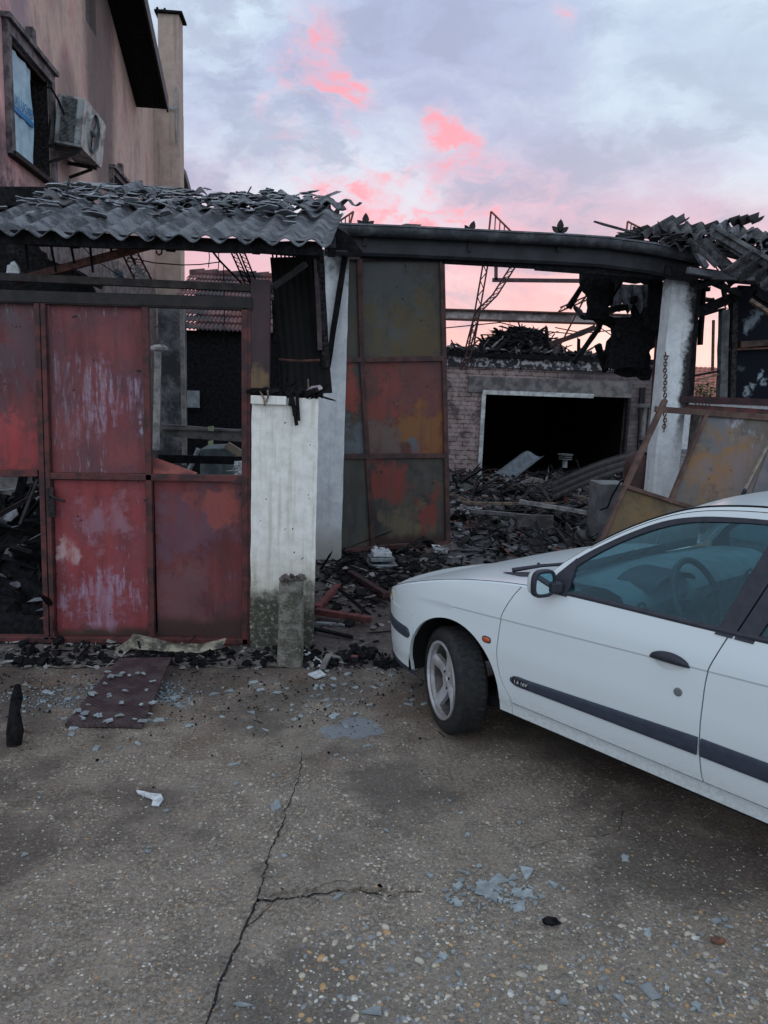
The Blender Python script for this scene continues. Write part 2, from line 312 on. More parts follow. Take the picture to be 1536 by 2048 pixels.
# ------------------------------------------------------------------ mesh helpers
class MB:
    def __init__(s): s.v = []; s.f = []
    def add(s, vs, fs):
        o = len(s.v); s.v += [Vector(p) for p in vs]; s.f += [tuple(i + o for i in f) for f in fs]; return s
    def box(s, lo, hi, M=None):
        x0, y0, z0 = lo; x1, y1, z1 = hi
        vs = [Vector(p) for p in ((x0,y0,z0),(x1,y0,z0),(x1,y1,z0),(x0,y1,z0),(x0,y0,z1),(x1,y0,z1),(x1,y1,z1),(x0,y1,z1))]
        if M is not None: vs = [M @ p for p in vs]
        return s.add(vs, [(0,3,2,1),(4,5,6,7),(0,1,5,4),(1,2,6,5),(2,3,7,6),(3,0,4,7)])
    def bar(s, p, q, w_=.04, h=.04, up=(0, 0, 1), jag=0):
        p, q = Vector(p), Vector(q); d = (q - p); L = d.length
        if L < 1e-6: return s
        d /= L; u = Vector(up)
        if abs(d.dot(u)) > .97: u = Vector((1, 0, 0))
        a = d.cross(u).normalized() * (w_ / 2); b = a.cross(d).normalized() * (h / 2)
        n = max(1, int(L / .12)) if jag else 1; vs = []; fs = []
        for i in range(n + 1):
            c = p + d * (L * i / n)
            for (x, y) in ((-1,-1),(1,-1),(1,1),(-1,1)):
                k = 1 + (random.uniform(-jag, jag) if jag else 0)
                vs.append(c + a * x * k + b * y * k)
        for i in range(n):
            for j in range(4): fs.append((i*4+j, i*4+(j+1)%4, i*4+4+(j+1)%4, i*4+4+j))
        fs += [(3,2,1,0), tuple(n*4+j for j in range(4))]
        return s.add(vs, fs)
    def tube(s, pts, r, n=8, closed=False):
        pts = [Vector(p) for p in pts]; N = len(pts); vs = []; fs = []; pu = None
        for i, p in enumerate(pts):
            if closed: d = pts[(i+1) % N] - pts[i-1]
            else: d = pts[min(i+1, N-1)] - pts[max(i-1, 0)]
            d.normalize()
            u = pu if pu is not None else (Vector((0,0,1)) if abs(d.z) < .9 else Vector((1,0,0)))
            a = d.cross(u)
            if a.length < 1e-4: a = d.cross(Vector((0, 1, 0)))
            a.normalize(); b = a.cross(d); pu = b
            rr = r[i] if isinstance(r, (list, tuple)) else r
            for j in range(n):
                t_ = 2*math.pi*j/n; vs.append(p + (a*math.cos(t_) + b*math.sin(t_))*rr)
        for i in range(N if closed else N-1):
            for j in range(n): fs.append((i*n+j, i*n+(j+1)%n, ((i+1)%N)*n+(j+1)%n, ((i+1)%N)*n+j))
        if not closed: fs += [tuple(range(n))[::-1], tuple((N-1)*n+j for j in range(n))]
        return s.add(vs, fs)
    def prism(s, pts, vec):
        pts = [Vector(p) for p in pts]; vec = Vector(vec); n = len(pts)
        vs = pts + [p + vec for p in pts]
        fs = [tuple(range(n)), tuple(range(2*n-1, n-1, -1))] + [(i, i+n, (i+1)%n+n, (i+1)%n) for i in range(n)]
        return s.add(vs, fs)
    def grid(s, rows, flip=False):
        n = len(rows[0]); vs = [p for r in rows for p in r]; fs = []
        for i in range(len(rows)-1):
            for j in range(n-1):
                q = (i*n+j, i*n+j+1, (i+1)*n+j+1, (i+1)*n+j); fs.append(q[::-1] if flip else q)
        return s.add(vs, fs)
    def solid_grid(s, rows, vec):
        vec = Vector(vec); n = len(rows[0]); m = len(rows); o = len(s.v)
        s.grid(rows); s.grid([[Vector(p) + vec for p in r] for r in rows], True)
        k = n*m; e = [(i) for i in range(n)] ; f = []
        def q(a, b): f.append((a, b, b+k, a+k))
        for j in range(n-1): q(j+1, j); q((m-1)*n+j, (m-1)*n+j+1)
        for i in range(m-1): q(i*n, (i+1)*n); q((i+1)*n+n-1, i*n+n-1)
        s.f += [tuple(x+o for x in ff) for ff in f]; return s
    def lathe(s, prof, axis_o, ax, n=32):
        ax = Vector(ax).normalized(); u = Vector((0,0,1)) if abs(ax.z) < .9 else Vector((1,0,0)); a = ax.cross(u).normalized(); b = a.cross(ax)
        o = Vector(axis_o); vs = []; fs = []; m = len(prof)
        for (r, h) in prof:
            for j in range(n): t_ = 2*math.pi*j/n; vs.append(o + ax*h + (a*math.cos(t_) + b*math.sin(t_))*r)
        for i in range(m-1):
            for j in range(n): fs.append((i*n+j, i*n+(j+1)%n, (i+1)*n+(j+1)%n, (i+1)*n+j))
        return s.add(vs, fs)
    def ball(s, c, rx, ry, rz, n=8, m=5, jit=0, M=None):
        vs = []; fs = []; c = Vector(c)
        for i in range(m+1):
            ph = math.pi*i/m
            for j in range(n):
                th = 2*math.pi*j/n; k = 1 + random.uniform(-jit, jit)
                p = Vector((rx*math.sin(ph)*math.cos(th)*k, ry*math.sin(ph)*math.sin(th)*k, rz*math.cos(ph)*k))
                if M is not None: p = M @ p
                vs.append(c + p)
        for i in range(m):
            for j in range(n): fs.append((i*n+j, (i+1)*n+j, (i+1)*n+(j+1)%n, i*n+(j+1)%n))
        return s.add(vs, fs)
    def build(s, name, mat, parent=None, smooth=False, bevel=0, sharp=40, tri=False):
        off = parent['_o'] if parent is not None and '_o' in parent else (0, 0, 0)
        me = bpy.data.meshes.new(name); off = Vector(off)
        if parent is None and s.v:
            xs = [p.x for p in s.v]; ys = [p.y for p in s.v]; zs = [p.z for p in s.v]
            off = Vector(((min(xs)+max(xs))/2, (min(ys)+max(ys))/2, min(zs)))
        me.from_pydata([tuple(p - off) for p in s.v], [], s.f)
        bm = bmesh.new(); bm.from_mesh(me)
        bmesh.ops.remove_doubles(bm, verts=bm.verts, dist=1e-5)
        bmesh.ops.recalc_face_normals(bm, faces=bm.faces); bm.to_mesh(me); bm.free()
        me.materials.append(mat)
        if smooth:
            me.polygons.foreach_set('use_smooth', [True]*len(me.polygons)); me.set_sharp_from_angle(angle=R_(sharp))
        o = bpy.data.objects.new(name, me); C.objects.link(o)
        if parent is None: o.location = off
        else: o.parent = parent; o['_o'] = tuple(off)
        if bevel:
            b = o.modifiers.new('bevel', 'BEVEL'); b.width = bevel; b.segments = 2; b.limit_method = 'ANGLE'
        return o
def tag(o, label, cat, group=None):
    o['label'] = label; o['category'] = cat
    if group: o['group'] = group
    return o
def T(name, label, cat, loc, group=None):
    o = bpy.data.objects.new(name, None); C.objects.link(o); o.location = loc; o['_o'] = tuple(loc); o.empty_display_size = .1
    return tag(o, label, cat, group)
def struct(o): o['kind'] = 'structure'; return o
def stuff(o, label=None, cat=None):
    o['kind'] = 'stuff'
    if label: o['label'] = label; o['category'] = cat
    return o
def quadY(pxs, Y): return [PY(a, b, Y) for a, b in pxs]
def csheet(mb, A, B, D, nw=6, amp=.025, th=.007, jag=0., nl=6, jag0=0., hump=0., seed=0):
    """corrugated sheet: waves from A to B, length A to D; jag roughens the far end"""
    A, B, D = Vector(A), Vector(B), Vector(D); u = B - A; v = D - A; n = u.cross(v).normalized()
    if n.z < 0: n = -n
    rows = []; N = nw*8
    rs = random.Random(seed + nw)
    e1 = [rs.uniform(0, 1) for _ in range(N//3+2)]; e0 = [rs.uniform(0, 1) for _ in range(N//3+2)]
    def sm(e, i): k = i/3.; a = int(k); return e[a]*(1-(k-a)) + e[a+1]*(k-a)
    for j in range(nl+1):
        row = []
        for i in range(N+1):
            a = i/N; tt = j/nl; lo = jag0*sm(e0, i); hi = 1 - jag*sm(e1, i); tt = lo + (hi-lo)*tt
            row.append(A + u*a + v*tt + n*(amp*math.sin(2*math.pi*nw*a) + hump*math.sin(math.pi*tt)))
        rows.append(row)
    mb.solid_grid(rows, n*(-th)); return mb
def truss(mb, p, q, wv, n=10, r=.008):
    p, q, wv = Vector(p), Vector(q), Vector(wv)
    mb.tube([p, q], r, 5); mb.tube([p+wv, q+wv], r, 5)
    for i in range(n):
        a = p + (q-p)*(i/n); b = p + (q-p)*((i+.5)/n) + wv; c = p + (q-p)*((i+1)/n)
        mb.tube([a, b, c], r*.6, 4)
def jagged(pts, amp, n=6, seed=1):
    rs = random.Random(seed); out = []
    for i, p in enumerate(pts):
        q = pts[(i+1) % len(pts)]; out.append(p)
        for k in range(1, n):
            t_ = k/n; out.append((p[0]+(q[0]-p[0])*t_ + rs.uniform(-amp, amp), p[1]+(q[1]-p[1])*t_ + rs.uniform(-amp, amp)))
    return out
def debris(mb, pick, n, smin, smax, rs, flat=.12, tilt=.5, planks=.25, hz=None):
    """small irregular chips, slabs and sticks scattered over a surface"""
    for i in range(n):
        x, y = pick(rs); z = hz(x, y) if hz else 0
        s = smin*(smax/smin)**rs.random()
        rot = Matrix.Rotation(rs.uniform(0, 6.28), 3, 'Z') @ Matrix.Rotation(rs.gauss(0, tilt), 3, 'X') @ Matrix.Rotation(rs.gauss(0, tilt), 3, 'Y')
        c = Vector((x, y, z + s*flat*.5 + rs.uniform(0, s*.15)))
        if rs.random() < planks:
            L = s*rs.uniform(1.5, 4); b = s*rs.uniform(.08, .25); h = b*rs.uniform(.2, .8)
            k = [rs.uniform(.6, 1.2) for _ in range(8)]
            vs = [c + rot @ Vector((sx*L/2*k[i2], sy*b/2*k[(i2+3) % 8], sz*h/2)) for i2, (sx, sy, sz) in enumerate(((-1,-1,-1),(1,-1,-1),(1,1,-1),(-1,1,-1),(-1,-1,1),(1,-1,1),(1,1,1),(-1,1,1)))]
            mb.add(vs, [(0,3,2,1),(4,5,6,7),(0,1,5,4),(1,2,6,5),(2,3,7,6),(3,0,4,7)])
        else:
            m = rs.randint(4, 6); h = s*flat*rs.uniform(.5, 1.2); ring = []
            for j in range(m):
                a = 6.283*j/m + rs.uniform(-.35, .35); r = s/2*rs.uniform(.55, 1.1)
                ring.append((r*math.cos(a), r*math.sin(a)*.8))
            vs = [c + rot @ Vector((a, b, 0)) for a, b in ring] + [c + rot @ Vector((a*.92, b*.92, h)) for a, b in ring]
            mb.add(vs, [tuple(range(m))[::-1], tuple(range(m, 2*m))] + [(j, (j+1) % m, (j+1) % m+m, j+m) for j in range(m)])
def slab(mb, lo, hi, M=None): return mb.box(lo, hi, M)

# ================================================================== SETTING
g_ = MB(); N = 24
g_.add([(-250, -60, 0), (250, -60, 0), (250, 400, 0), (-250, 400, 0)], [(0, 1, 2, 3)])
go = struct(g_.build('ground', ground_m)); 
# cracks in the slab: jagged dark grooves
crackm = simple('crack', (.012, .011, .011), (.02, .018, .018), .95)
def crack(mb, pxs, w0, w1, seed, jit=.006):
    rs = random.Random(seed); P = [PZ(a, b, .003) for a, b in pxs]; pts = []
    for i in range(len(P)-1):
        n = max(2, int((P[i+1]-P[i]).length/.022))
        for k in range(n): pts.append(P[i].lerp(P[i+1], k/n) + Vector((rs.uniform(-jit, jit), rs.uniform(-jit, jit), 0)))
    pts.append(P[-1]); vs = []
    for i, p in enumerate(pts):
        d = (pts[min(i+1, len(pts)-1)] - pts[max(i-1, 0)]).normalized(); nn = Vector((-d.y, d.x, 0))
        ww = (w0 + (w1-w0)*i/len(pts))*rs.uniform(.35, 1.2)/2; vs += [p + nn*ww, p - nn*ww]
    mb.add(vs, [(2*i, 2*i+1, 2*i+3, 2*i+2) for i in range(len(pts)-1)])
cm = MB()
crack(cm, [(604, 1505), (600, 1545), (588, 1585), (570, 1620), (566, 1645), (556, 1670), (540, 1700), (530, 1740), (520, 1775), (515, 1800)], .003, .009, 1)
crack(cm, [(515, 1800), (495, 1840), (480, 1875), (462, 1920), (440, 1965), (425, 2010), (408, 2055)], .009, .008, 2)
crack(cm, [(515, 1801), (560, 1798), (600, 1792), (640, 1788), (690, 1775), (735, 1788), (780, 1790), (800, 1782), (850, 1786)], .010, .003, 3, .009)
crack(cm, [(548, 1803), (530, 1822), (510, 1838), (494, 1852)], .004, .004, 4)
crack(cm, [(640, 1772), (680, 1760), (720, 1768)], .003, .002, 5)
crack(cm, [(1060, 1695), (1110, 1680), (1160, 1672), (1200, 1672), (1240, 1660), (1245, 1620)], .002, .003, 6)
struct(cm.build('pavement_crack', crackm))
# chipped slab edge beside the crack
em = MB(); rs = random.Random(5)
for (a, b, s) in ((545, 1786, .05), (575, 1783, .04), (700, 1778, .05), (745, 1780, .06), (770, 1778, .045), (620, 1780, .03), (820, 1776, .04), (790, 1790, .03)):
    p = PZ(a, b); ring = [(p.x + s*rs.uniform(.5, 1)*math.cos(k*1.05), p.y + s*.45*rs.uniform(.5, 1)*math.sin(k*1.05)) for k in range(6)]
    em.prism([(x, y, .001) for x, y in ring], (0, 0, .012))
struct(em.build('chipped_slab_edge', ground_m))

# plinth strip under the red gate wall
pm = MB(); rows = []
rs = random.Random(3)
plx0, plx1 = PZ(-60, 1372).x, PZ(600, 1345).x
kerb_m = simple('burnt plinth', (.05, .044, .040), (.15, .128, .112), .9, 13, bs=1.)
for j in range(7):
    row = []
    for i in range(61):
        x = -2.6 + (plx1+2.6)*i/60; y = 4.62 + (5.12-4.62)*j/6
        z = [.004, .022, .03, .028, .02, .012, .006][j] + .018*noise.noise(Vector((x*9, y*9, 0))) + .012*noise.noise(Vector((x*31, y*31, 3)))
        y += .05*noise.noise(Vector((x*3, 7, 0))) if j < 2 else 0
        row.append((x, y, max(z, .003)))
    rows.append(row)
pm.grid(rows); struct(pm.build('plinth', kerb_m, smooth=True))

# ================================================================== HOUSE
ha = R_(1.2); hd = Vector((-math.sin(ha), math.cos(ha), 0)); hn = Vector((math.cos(ha), math.sin(ha), 0)); h0 = Vector((-2.9, 0, 0))
def PH(px, py, off=0.): return PN(px, py, h0 + hn*off, hn)
def hp(s, z, off=0.): p = h0 + hd*s + hn*off; return Vector((p.x, p.y, z))
def hs(p): return (p - h0).dot(hd)
corner = PH(309, 400); sC = hs(corner)
house = T('house', 'sooty pink rendered two storey house on the left with burnt windows', 'house', (-3.2, sC, 0))
# verge line under the roof (gable descends away from the viewer)
va = PH(215, 0); vb = PH(270, 205)
sl = (vb.z - va.z)/(hs(vb) - hs(va)); sv = hs(vb); zr = lambda s: vb.z + sl*(min(s, sv+.12) - sv)
wins = []
wA = [(14, 62), (100, 178), (97, 365), (18, 300)]; wB = [(222, 345), (252, 385), (252, 450), (222, 430)]; wC = [(170, -45), (191, -10), (192, 72), (171, 42)]
def wrect(px):
    ps = [PH(a, b) for a, b in px]; s0 = (hs(ps[0]) + hs(ps[3]))/2; s1 = (hs(ps[1]) + hs(ps[2]))/2
    return s0, s1, (ps[3].z + ps[2].z)/2, (ps[0].z + ps[1].z)/2
RA, RB, RC = wrect(wA), wrect(wB), wrect(wC)
# wall built in strips around its openings (thickness .35)
hm = MB(); cuts = sorted([RA, RB, RC]); s = RA[0] - .45
def wallpiece(s0, s1, z0, z1):
    if s1 - s0 < .01: return
    t0, t1 = (zr(s0), zr(s1)) if z1 is None else (z1, z1)
    hm.prism([hp(s0, z0), hp(s1, z0), hp(s1, t1), hp(s0, t0)], hn*-.35)
for (a, b, z0, z1) in cuts:
    wallpiece(s, a, -.2, None); wallpiece(a, b, -.2, z0); wallpiece(a, b, z1, None); s = b
wallpiece(s, sv+.12, -.2, None); zcn = PH(309, 203).z
hm.prism([hp(sv+.12, -.2), hp(sC, -.2), hp(sC, zcn), hp(sv+.12, zr(sv)+.3)], hn*-.35)
hm.prism([hp(sC, -.2, -.35), hp(sC, -.2, -6), hp(sC, zr(sC), -6), hp(sC, zr(sC), -.35)], hd*-.3)   # far end wall
hN = RA[0] - .45
hm.prism([hp(hN, -.2, -.35), hp(hN, -.2, -6), hp(hN, zr(hN), -6), hp(hN, zr(hN), -.35)], hd*.3)
hm.prism([hp(hN, -.2, -6), hp(sC, -.2, -6), hp(sC, zr(sC), -6), hp(hN, zr(hN), -6)], hn*-.3)
print('HOUSE', hN, sC, RA, RB, RC)
hm.build('wall', house_m, house)
rf = MB(); s0, s1 = hN - .4, sv + .12
rf.prism([hp(s0, zr(s0)+.02, -6.5), hp(s0, zr(s0)+.02, .50), hp(s1, zr(s1)+.02, .50), hp(s1, zr(s1)+.02, -6.5)], (0, 0, .16))
rf.prism([hp(s1, zr(s1)+.02, -6.5), hp(s1, zr(s1)+.02, -.02), hp(sC+.1, zr(s1)+.02, -.02), hp(sC+.1, zr(s1)+.02, -6.5)], (0, 0, .1))
roof = rf.build('roof', char, house)
vg = MB(); vg.prism([hp(s0, zr(s0)-.03, .501), hp(s1, zr(s1)-.03, .501), hp(s1, zr(s1)+.2, .501), hp(s0, zr(s0)+.2, .501)], hn*.03); vg.build('verge_board', darksteel, roof)
for k in range(6):
    continue
    ra = MB(); sk = s1 - .12 - k*.75; ra.bar(hp(sk, zr(sk)-.04, -.1), hp(sk, zr(sk)-.04, .47), .09, .09); ra.build('rafter', char_soft, roof)
def inside(a, b, z0, z1):
    m = MB(); m.prism([hp(a-.3, z0-.3, -.9), hp(b+.3, z0-.3, -.9), hp(b+.3, z1+.3, -.9), hp(a-.3, z1+.3, -.9)], hn*-.05); m.build('dark_room', char, house)
def window(R, lab, trim, arch=False):
    a, b, z0, z1 = R; inside(a, b, z0, z1)
    m = MB(); tw = trim
    for (p, q, r_, s_) in ((a-tw, b+tw, z1, z1+tw), (a-tw, a, z0-tw*.3, z1), (b, b+tw, z0-tw*.3, z1)):
        m.prism([hp(p, r_, .003), hp(q, r_, .003), hp(q, s_, .003), hp(p, s_, .003)], hn*.05)
    m.prism([hp(a-tw*1.3, z1+tw+.003, .002), hp(b+tw*1.3, z1+tw+.003, .002), hp(b+tw*1.3, z1+tw+.05, .002), hp(a-tw*1.3, z1+tw+.05, .002)], hn*.09)
    mid = (a+b)/2; m.prism([hp(mid-.07, z1+tw+.05, .002), hp(mid+.07, z1+tw+.05, .002), hp(mid+.05, z1+tw+.20, .002), hp(mid-.05, z1+tw+.20, .002)], hn*.07)
    fr = m.build('window', simple('window surround '+lab, (.055, .052, .058), (.19, .165, .165), .85, 9), house)
    fr['label'] = lab
    f = MB(); fw = .05
    for (p, q, r_, s_) in ((a, b, z1-fw, z1), (a, b, z0, z0+fw), (a, a+fw, z0+fw, z1-fw), (b-fw, b, z0+fw, z1-fw), (b-(b-a)*.30-.03, b-(b-a)*.30+.03, z0+fw, z1-fw)):
        f.prism([hp(p, r_, -.12), hp(q, r_, -.12), hp(q, s_, -.12), hp(p, s_, -.12)], hn*-.06)
    f.build('window_frame', char_soft, fr)
    ln_ = MB()
    for e_, sg in ((a, 1), (b, -1)): ln_.prism([hp(e_, z0, -.004), hp(e_+sg*.012, z0, -.004), hp(e_+sg*.012, z1, -.004), hp(e_, z1, -.004)], hn*-.5)
    ln_.prism([hp(a, z1-.012, -.03), hp(b, z1-.012, -.03), hp(b, z1-.001, -.03), hp(a, z1-.001, -.03)], hn*-.5)
    ln_.build('charred_reveal', char_soft, fr)
    sl_ = MB(); sl_.prism([hp(a-.08, z0-.05, -.05), hp(b+.08, z0-.05, -.05), hp(b+.08, z0-.002, -.05), hp(a-.08, z0-.002, -.05)], hn*.13)
    sl_.build('sill', char_soft, fr)
    return fr
fA = window(RA, 'charred window with light blue plastic sheet printed in darker blue', .10)
fB = window(RB, 'low burnt window half hidden by the corrugated roof', .07)
m = MB(); a, b, z0, z1 = RC; m.prism([hp(a, z0, -.10), hp(b, z0, -.10), hp(b, z1, -.10), hp(a, z1, -.10)], hn*-.03)
for k in range(14):
    z = z0 + (z1-z0)*(k+.5)/14; m.prism([hp(a, z, -.085), hp(b, z, -.085), hp(b, z+.03, -.07), hp(a, z+.03, -.07)], hn*-.01)
m.build('attic_shutter', simple('shutter grey', (.20, .18, .18), (.14, .12, .12), .8), house)
# sheet in the window: pale blue film with mirrored print
a, b, z0, z1 = RA; film = MB(); rows = []
for j in range(9):
    rows.append([hp(a+.0 + (b-a)*.62*i/8, z0+.03 + (z1-z0-.08)*j/8, -.025 + .012*math.sin(i*2.1+j) ) for i in range(9)])
film.solid_grid(rows, hn*-.004)
film.build('window_film', simple('pale blue film', (.40, .58, .66), (.28, .42, .52), .5, 5), fA, smooth=True)
blue_print = simple('blue print', (.03, .22, .50), (.03, .18, .42), .5)
bandp = MB(); sa = a + (b-a)*.12; sb = a + (b-a)*.60
zt = z0 + (z1-z0)*.47
bandp.prism([hp(sa, zt-.06, -.008), hp(sb, zt-.06, -.008), hp(sb, zt-.008, -.008), hp(sa, zt-.008, -.008)], hn*-.003)
bandp.build('printed_band', blue_print, fA)
def text_mesh(body, size, M, mat, name, parent, ext=.001):
    cu = bpy.data.curves.new(name, 'FONT'); cu.body = body; cu.size = size; cu.extrude = ext
    to = bpy.data.objects.new(name, cu); C.objects.link(to); bpy.context.view_layer.update()
    me = bpy.data.meshes.new_from_object(to); bpy.data.objects.remove(to)
    off = Vector(parent['_o']) if parent is not None else Vector()
    me.transform(Matrix.Translation(-off) @ M); me.materials.clear(); me.materials.append(mat)
    o = bpy.data.objects.new(name, me); C.objects.link(o)
    if parent is not None: o.parent = parent; o['_o'] = tuple(off)
    return o
# letters run backwards (the film is seen from its rear)
def basis(o, x, y, z): return Matrix.Translation(o) @ Matrix((x, y, z)).transposed().to_4x4()
text_mesh('EROLUX', .135, basis(hp(sb-.01, zt+.012, -.008), -hd, Vector((0, 0, 1)), hn), blue_print, 'mirrored_print', fA)
# chimney
c0 = hp(sC+.0, 0, .0)
chx0 = PY(308, 400, c0.y).x; 
def cy(px, py): return PY(px, py, c0.y)
xl, xr = cy(308, 400).x, cy(361, 400).x; xlt = cy(316, 120).x
zstep = cy(308, 215).z; ztop = cy(340, 27).z
cb = MB(); cb.box((xl, c0.y, -.1), (xr, c0.y+.42, zstep)); cb.box((xlt, c0.y+.004, zstep), (xr-.004, c0.y+.41, ztop))
ch = cb.build('chimney', chim_m, house, bevel=.01)
cc_ = MB(); cc_.box((xlt-.05, c0.y-.05, ztop), (xr+.06, c0.y+.47, ztop+.04)); 
rs = random.Random(4); debris(cc_, lambda r: (r.uniform(xlt, xr), r.uniform(c0.y-.03, c0.y+.2)), 14, .03, .07, rs, .4, .2, 0, lambda x, y: ztop+.035)
cc_.build('chimney_cap', char, ch)
pb = MB(); x = cy(353, 200).x; pb.tube([(x, c0.y-.06, cy(353, 175).z), (x, c0.y-.06, cy(353, 288).z)], .018, 6)
pb.bar((cy(318, 215).x, c0.y-.05, cy(330, 215).z), (x, c0.y-.05, cy(330, 218).z), .02, .03)
pb.build('pipe_bracket', grey_metal, ch)
# second roof line beyond the chimney
r2 = MB(); y2 = c0.y + .6
r2.prism([PY(360, 330, y2), PY(364, 330, y2), PY(386, 408, y2), PY(386, 440, y2), PY(360, 440, y2)], (0, .5, 0)); r2.build('lean_to_roof', darksteel, house)
# air conditioner
ac = T('air_conditioner', 'scorched white air conditioner unit on brackets on the pink house wall', 'air conditioner', hp(hs(PH(150, 290)), PH(150, 290).z, .2))
# box: width along wall, protruding from wall
sa0, sa1 = 8.15, 8.85
q0 = PH(150, 270); sA = hs(q0)
zb, ztp = PH(150, 290, .25).z, PH(150, 290, .25).z + .62
ac_lo = PN(193, 318, h0 + hn*.62, hn); ac_hi = PN(209, 246, h0 + hn*.62, hn)
d_front = .40; d_back = .10
pA = PN(162, 280, h0 + hn*d_front, hn)   # near lower corner of outer face
pB = PN(192, 318, h0 + hn*d_front, hn)
sN, sF = hs(pA), hs(PN(207, 250, h0 + hn*d_front, hn))
sN = hs(PN(166, 240, h0 + hn*d_front, hn)); sF = hs(PN(208, 270, h0 + hn*d_front, hn)); zA = PN(166, 288, h0 + hn*d_front, hn).z; zT = zA + .52
def acb(s0, s1, z0, z1, o0, o1): 
    m = MB(); m.prism([hp(s0, z0, o0), hp(s1, z0, o0), hp(s1, z1, o0), hp(s0, z1, o0)], hn*(o1-o0)); return m
print('AC', sN, sF, zA, zT)
m = acb(sN+.03, sF, zA, zT, d_back, d_front-.004); m.build('casing', acpaint, ac, bevel=.012)
# outer face ring with fan hole
fm = MB(); cs, cz, fr_ = (sN+sF)/2 - .05, (zA+zT)/2, min(.24, (zT-zA)*.40); n = 40; outer = []; inner = []
for k in range(n):
    a_ = 2*math.pi*k/n; ca, sa_ = math.cos(a_), math.sin(a_); L = 1/max(abs(ca)/((sF-sN)/2), abs(sa_)/((zT-zA)/2))
    outer.append(hp((sN+sF)/2 + ca*L, (zA+zT)/2 + sa_*L, d_front)); inner.append(hp(cs + fr_*ca, cz + fr_*sa_, d_front))
fm.add(outer + inner + [p + hn*.03 for p in inner] , [(k, (k+1)%n, n+(k+1)%n, n+k) for k in range(n)] + [(n+k, n+(k+1)%n, 2*n+(k+1)%n, 2*n+k) for k in range(n)])
fm.build('front_panel', acpaint, ac)
fb = MB(); fb.lathe([(fr_, .004), (fr_*.95, -.0), (.001, .001)], hp(cs, cz, d_front-.002), hn, 32); fb.build('fan_opening', simple('fan dark', (.05, .06, .065), (.10, .12, .13), .5), ac)
fbl = MB()
for k in range(3):
    a_ = k*2.094 + .4; fbl.prism([hp(cs, cz, d_front+.004), hp(cs + fr_*.85*math.cos(a_), cz + fr_*.85*math.sin(a_), d_front+.01), hp(cs + fr_*.8*math.cos(a_+.6), cz + fr_*.8*math.sin(a_+.6), d_front+.004)], hn*.004)
fbl.ball(hp(cs, cz, d_front+.01), .04, .04, .04); fbl.build('fan', green_box, ac)
for k in range(26):
    pass
co_ = MB()
for k in range(34):
    z = zA+.04 + (zT-zA-.08)*k/33; co_.prism([hp(sN+.0, z, d_back+.06), hp(sN+.0, z, d_front-.08), hp(sN+.0, z+.007, d_front-.08), hp(sN+.0, z+.007, d_back+.06)], hd*.02)
co_.build('cooling_fins', simple('fins', (.22, .23, .22), (.07, .07, .07), .5, 14), ac)
for ss in (sN+.12, sF-.12):
    bk = MB(); bk.bar(hp(ss, zA-.03, 0), hp(ss, zA-.03, d_front-.02), .04, .04); bk.bar(hp(ss, zA-.22, .02), hp(ss, zA-.05, d_front-.08), .03, .03); bk.bar(hp(ss, zA-.35, .02), hp(ss, zA+.25, .02), .04, .02); bk.build('bracket', darksteel, ac)
ac.rotation_euler = Matrix.Rotation(R_(7), 4, hd).to_euler()
cab = MB(); cab.tube([hp(sN-.12, zA+.50, .0), hp(sN-.08, zA+.53, .06), hp(sN-.01, zA+.44, .12), hp(sN+.0, zA+.3, .2)], .012, 6); cab.build('cable', char, ac)

# ================================================================== FRONT SHED ROOF
YF = 4.72
fl, frr = PY(-70, 459, YF), PY(652, 487, YF)
sr = .36
shed = T('shed_roof', 'broken corrugated grey roof strewn with sheet fragments over the red gate', 'roof', (fl.x, YF, fl.z))
back_y = 1.75
def roofp(x, v):   # v metres up the slope
    k = (x - fl.x)/(frr.x - fl.x); z = fl.z + (frr.z - fl.z)*k
    return Vector((x + .0, YF + v, z + v*sr))
n_s = 2; xs = [fl.x + (frr.x - fl.x)*k/n_s for k in range(n_s+1)]
for k in range(n_s):
    m = MB(); wd = xs[k+1]-xs[k]; nw = 7
    A = roofp(xs[k]-.02, 0) + Vector((0, 0, .004*k)); B = roofp(xs[k+1]+.03, 0) + Vector((0, 0, .004*k)); D = A + Vector((0.02 if k < 1 else .10, 1.25, 1.25*sr))
    csheet(m, A, B, D, nw, .022, .007, .12, 6, 0, 0, k)
    m.build('roof_sheet', greyroof, shed, smooth=True, sharp=50)
rs = random.Random(11)
for k in range(22):                    # upper course: broken lengths, some lifted
    x = fl.x + (frr.x - fl.x - .1)*(k + rs.random()*.6)/22; v = rs.uniform(.80, 1.40); wl = rs.uniform(.25, .5); ln = rs.uniform(.2, .42)
    A = roofp(x, v) + Vector((0, 0, .03 + rs.uniform(0, .025))); rot = rs.uniform(-.25, .35); dz = rs.uniform(-.05, .02)
    B = A + Vector((wl*math.cos(rot), wl*math.sin(rot), dz)); D = A + Vector((-ln*math.sin(rot), ln*math.cos(rot), ln*sr + rs.uniform(-.05, .03)))
    m = MB(); csheet(m, A, B, D, max(2, round(wl/.145)), .022, .007, .5, 4, .4, 0, k*7)
    m.build('broken_sheet', greyroof if rs.random() < .8 else darkroof, shed, smooth=True, sharp=50)
dm = MB()
def rp(r): x = r.uniform(fl.x, frr.x-.05); v = r.triangular(.25, 1.75, 1.5); return (x, YF+v)
def rz(x, y): return roofp(x, y-YF).z + .03
debris(dm, rp, 300, .03, .15, rs, .06, .2, .1, rz); debris(dm, rp, 110, .10, .24, rs, .035, .12, .0, rz)
o = dm.build('sheet_fragments', simple('pale fragments', (.34, .36, .38), (.12, .12, .14), .8, 9), shed); o['kind'] = 'stuff'
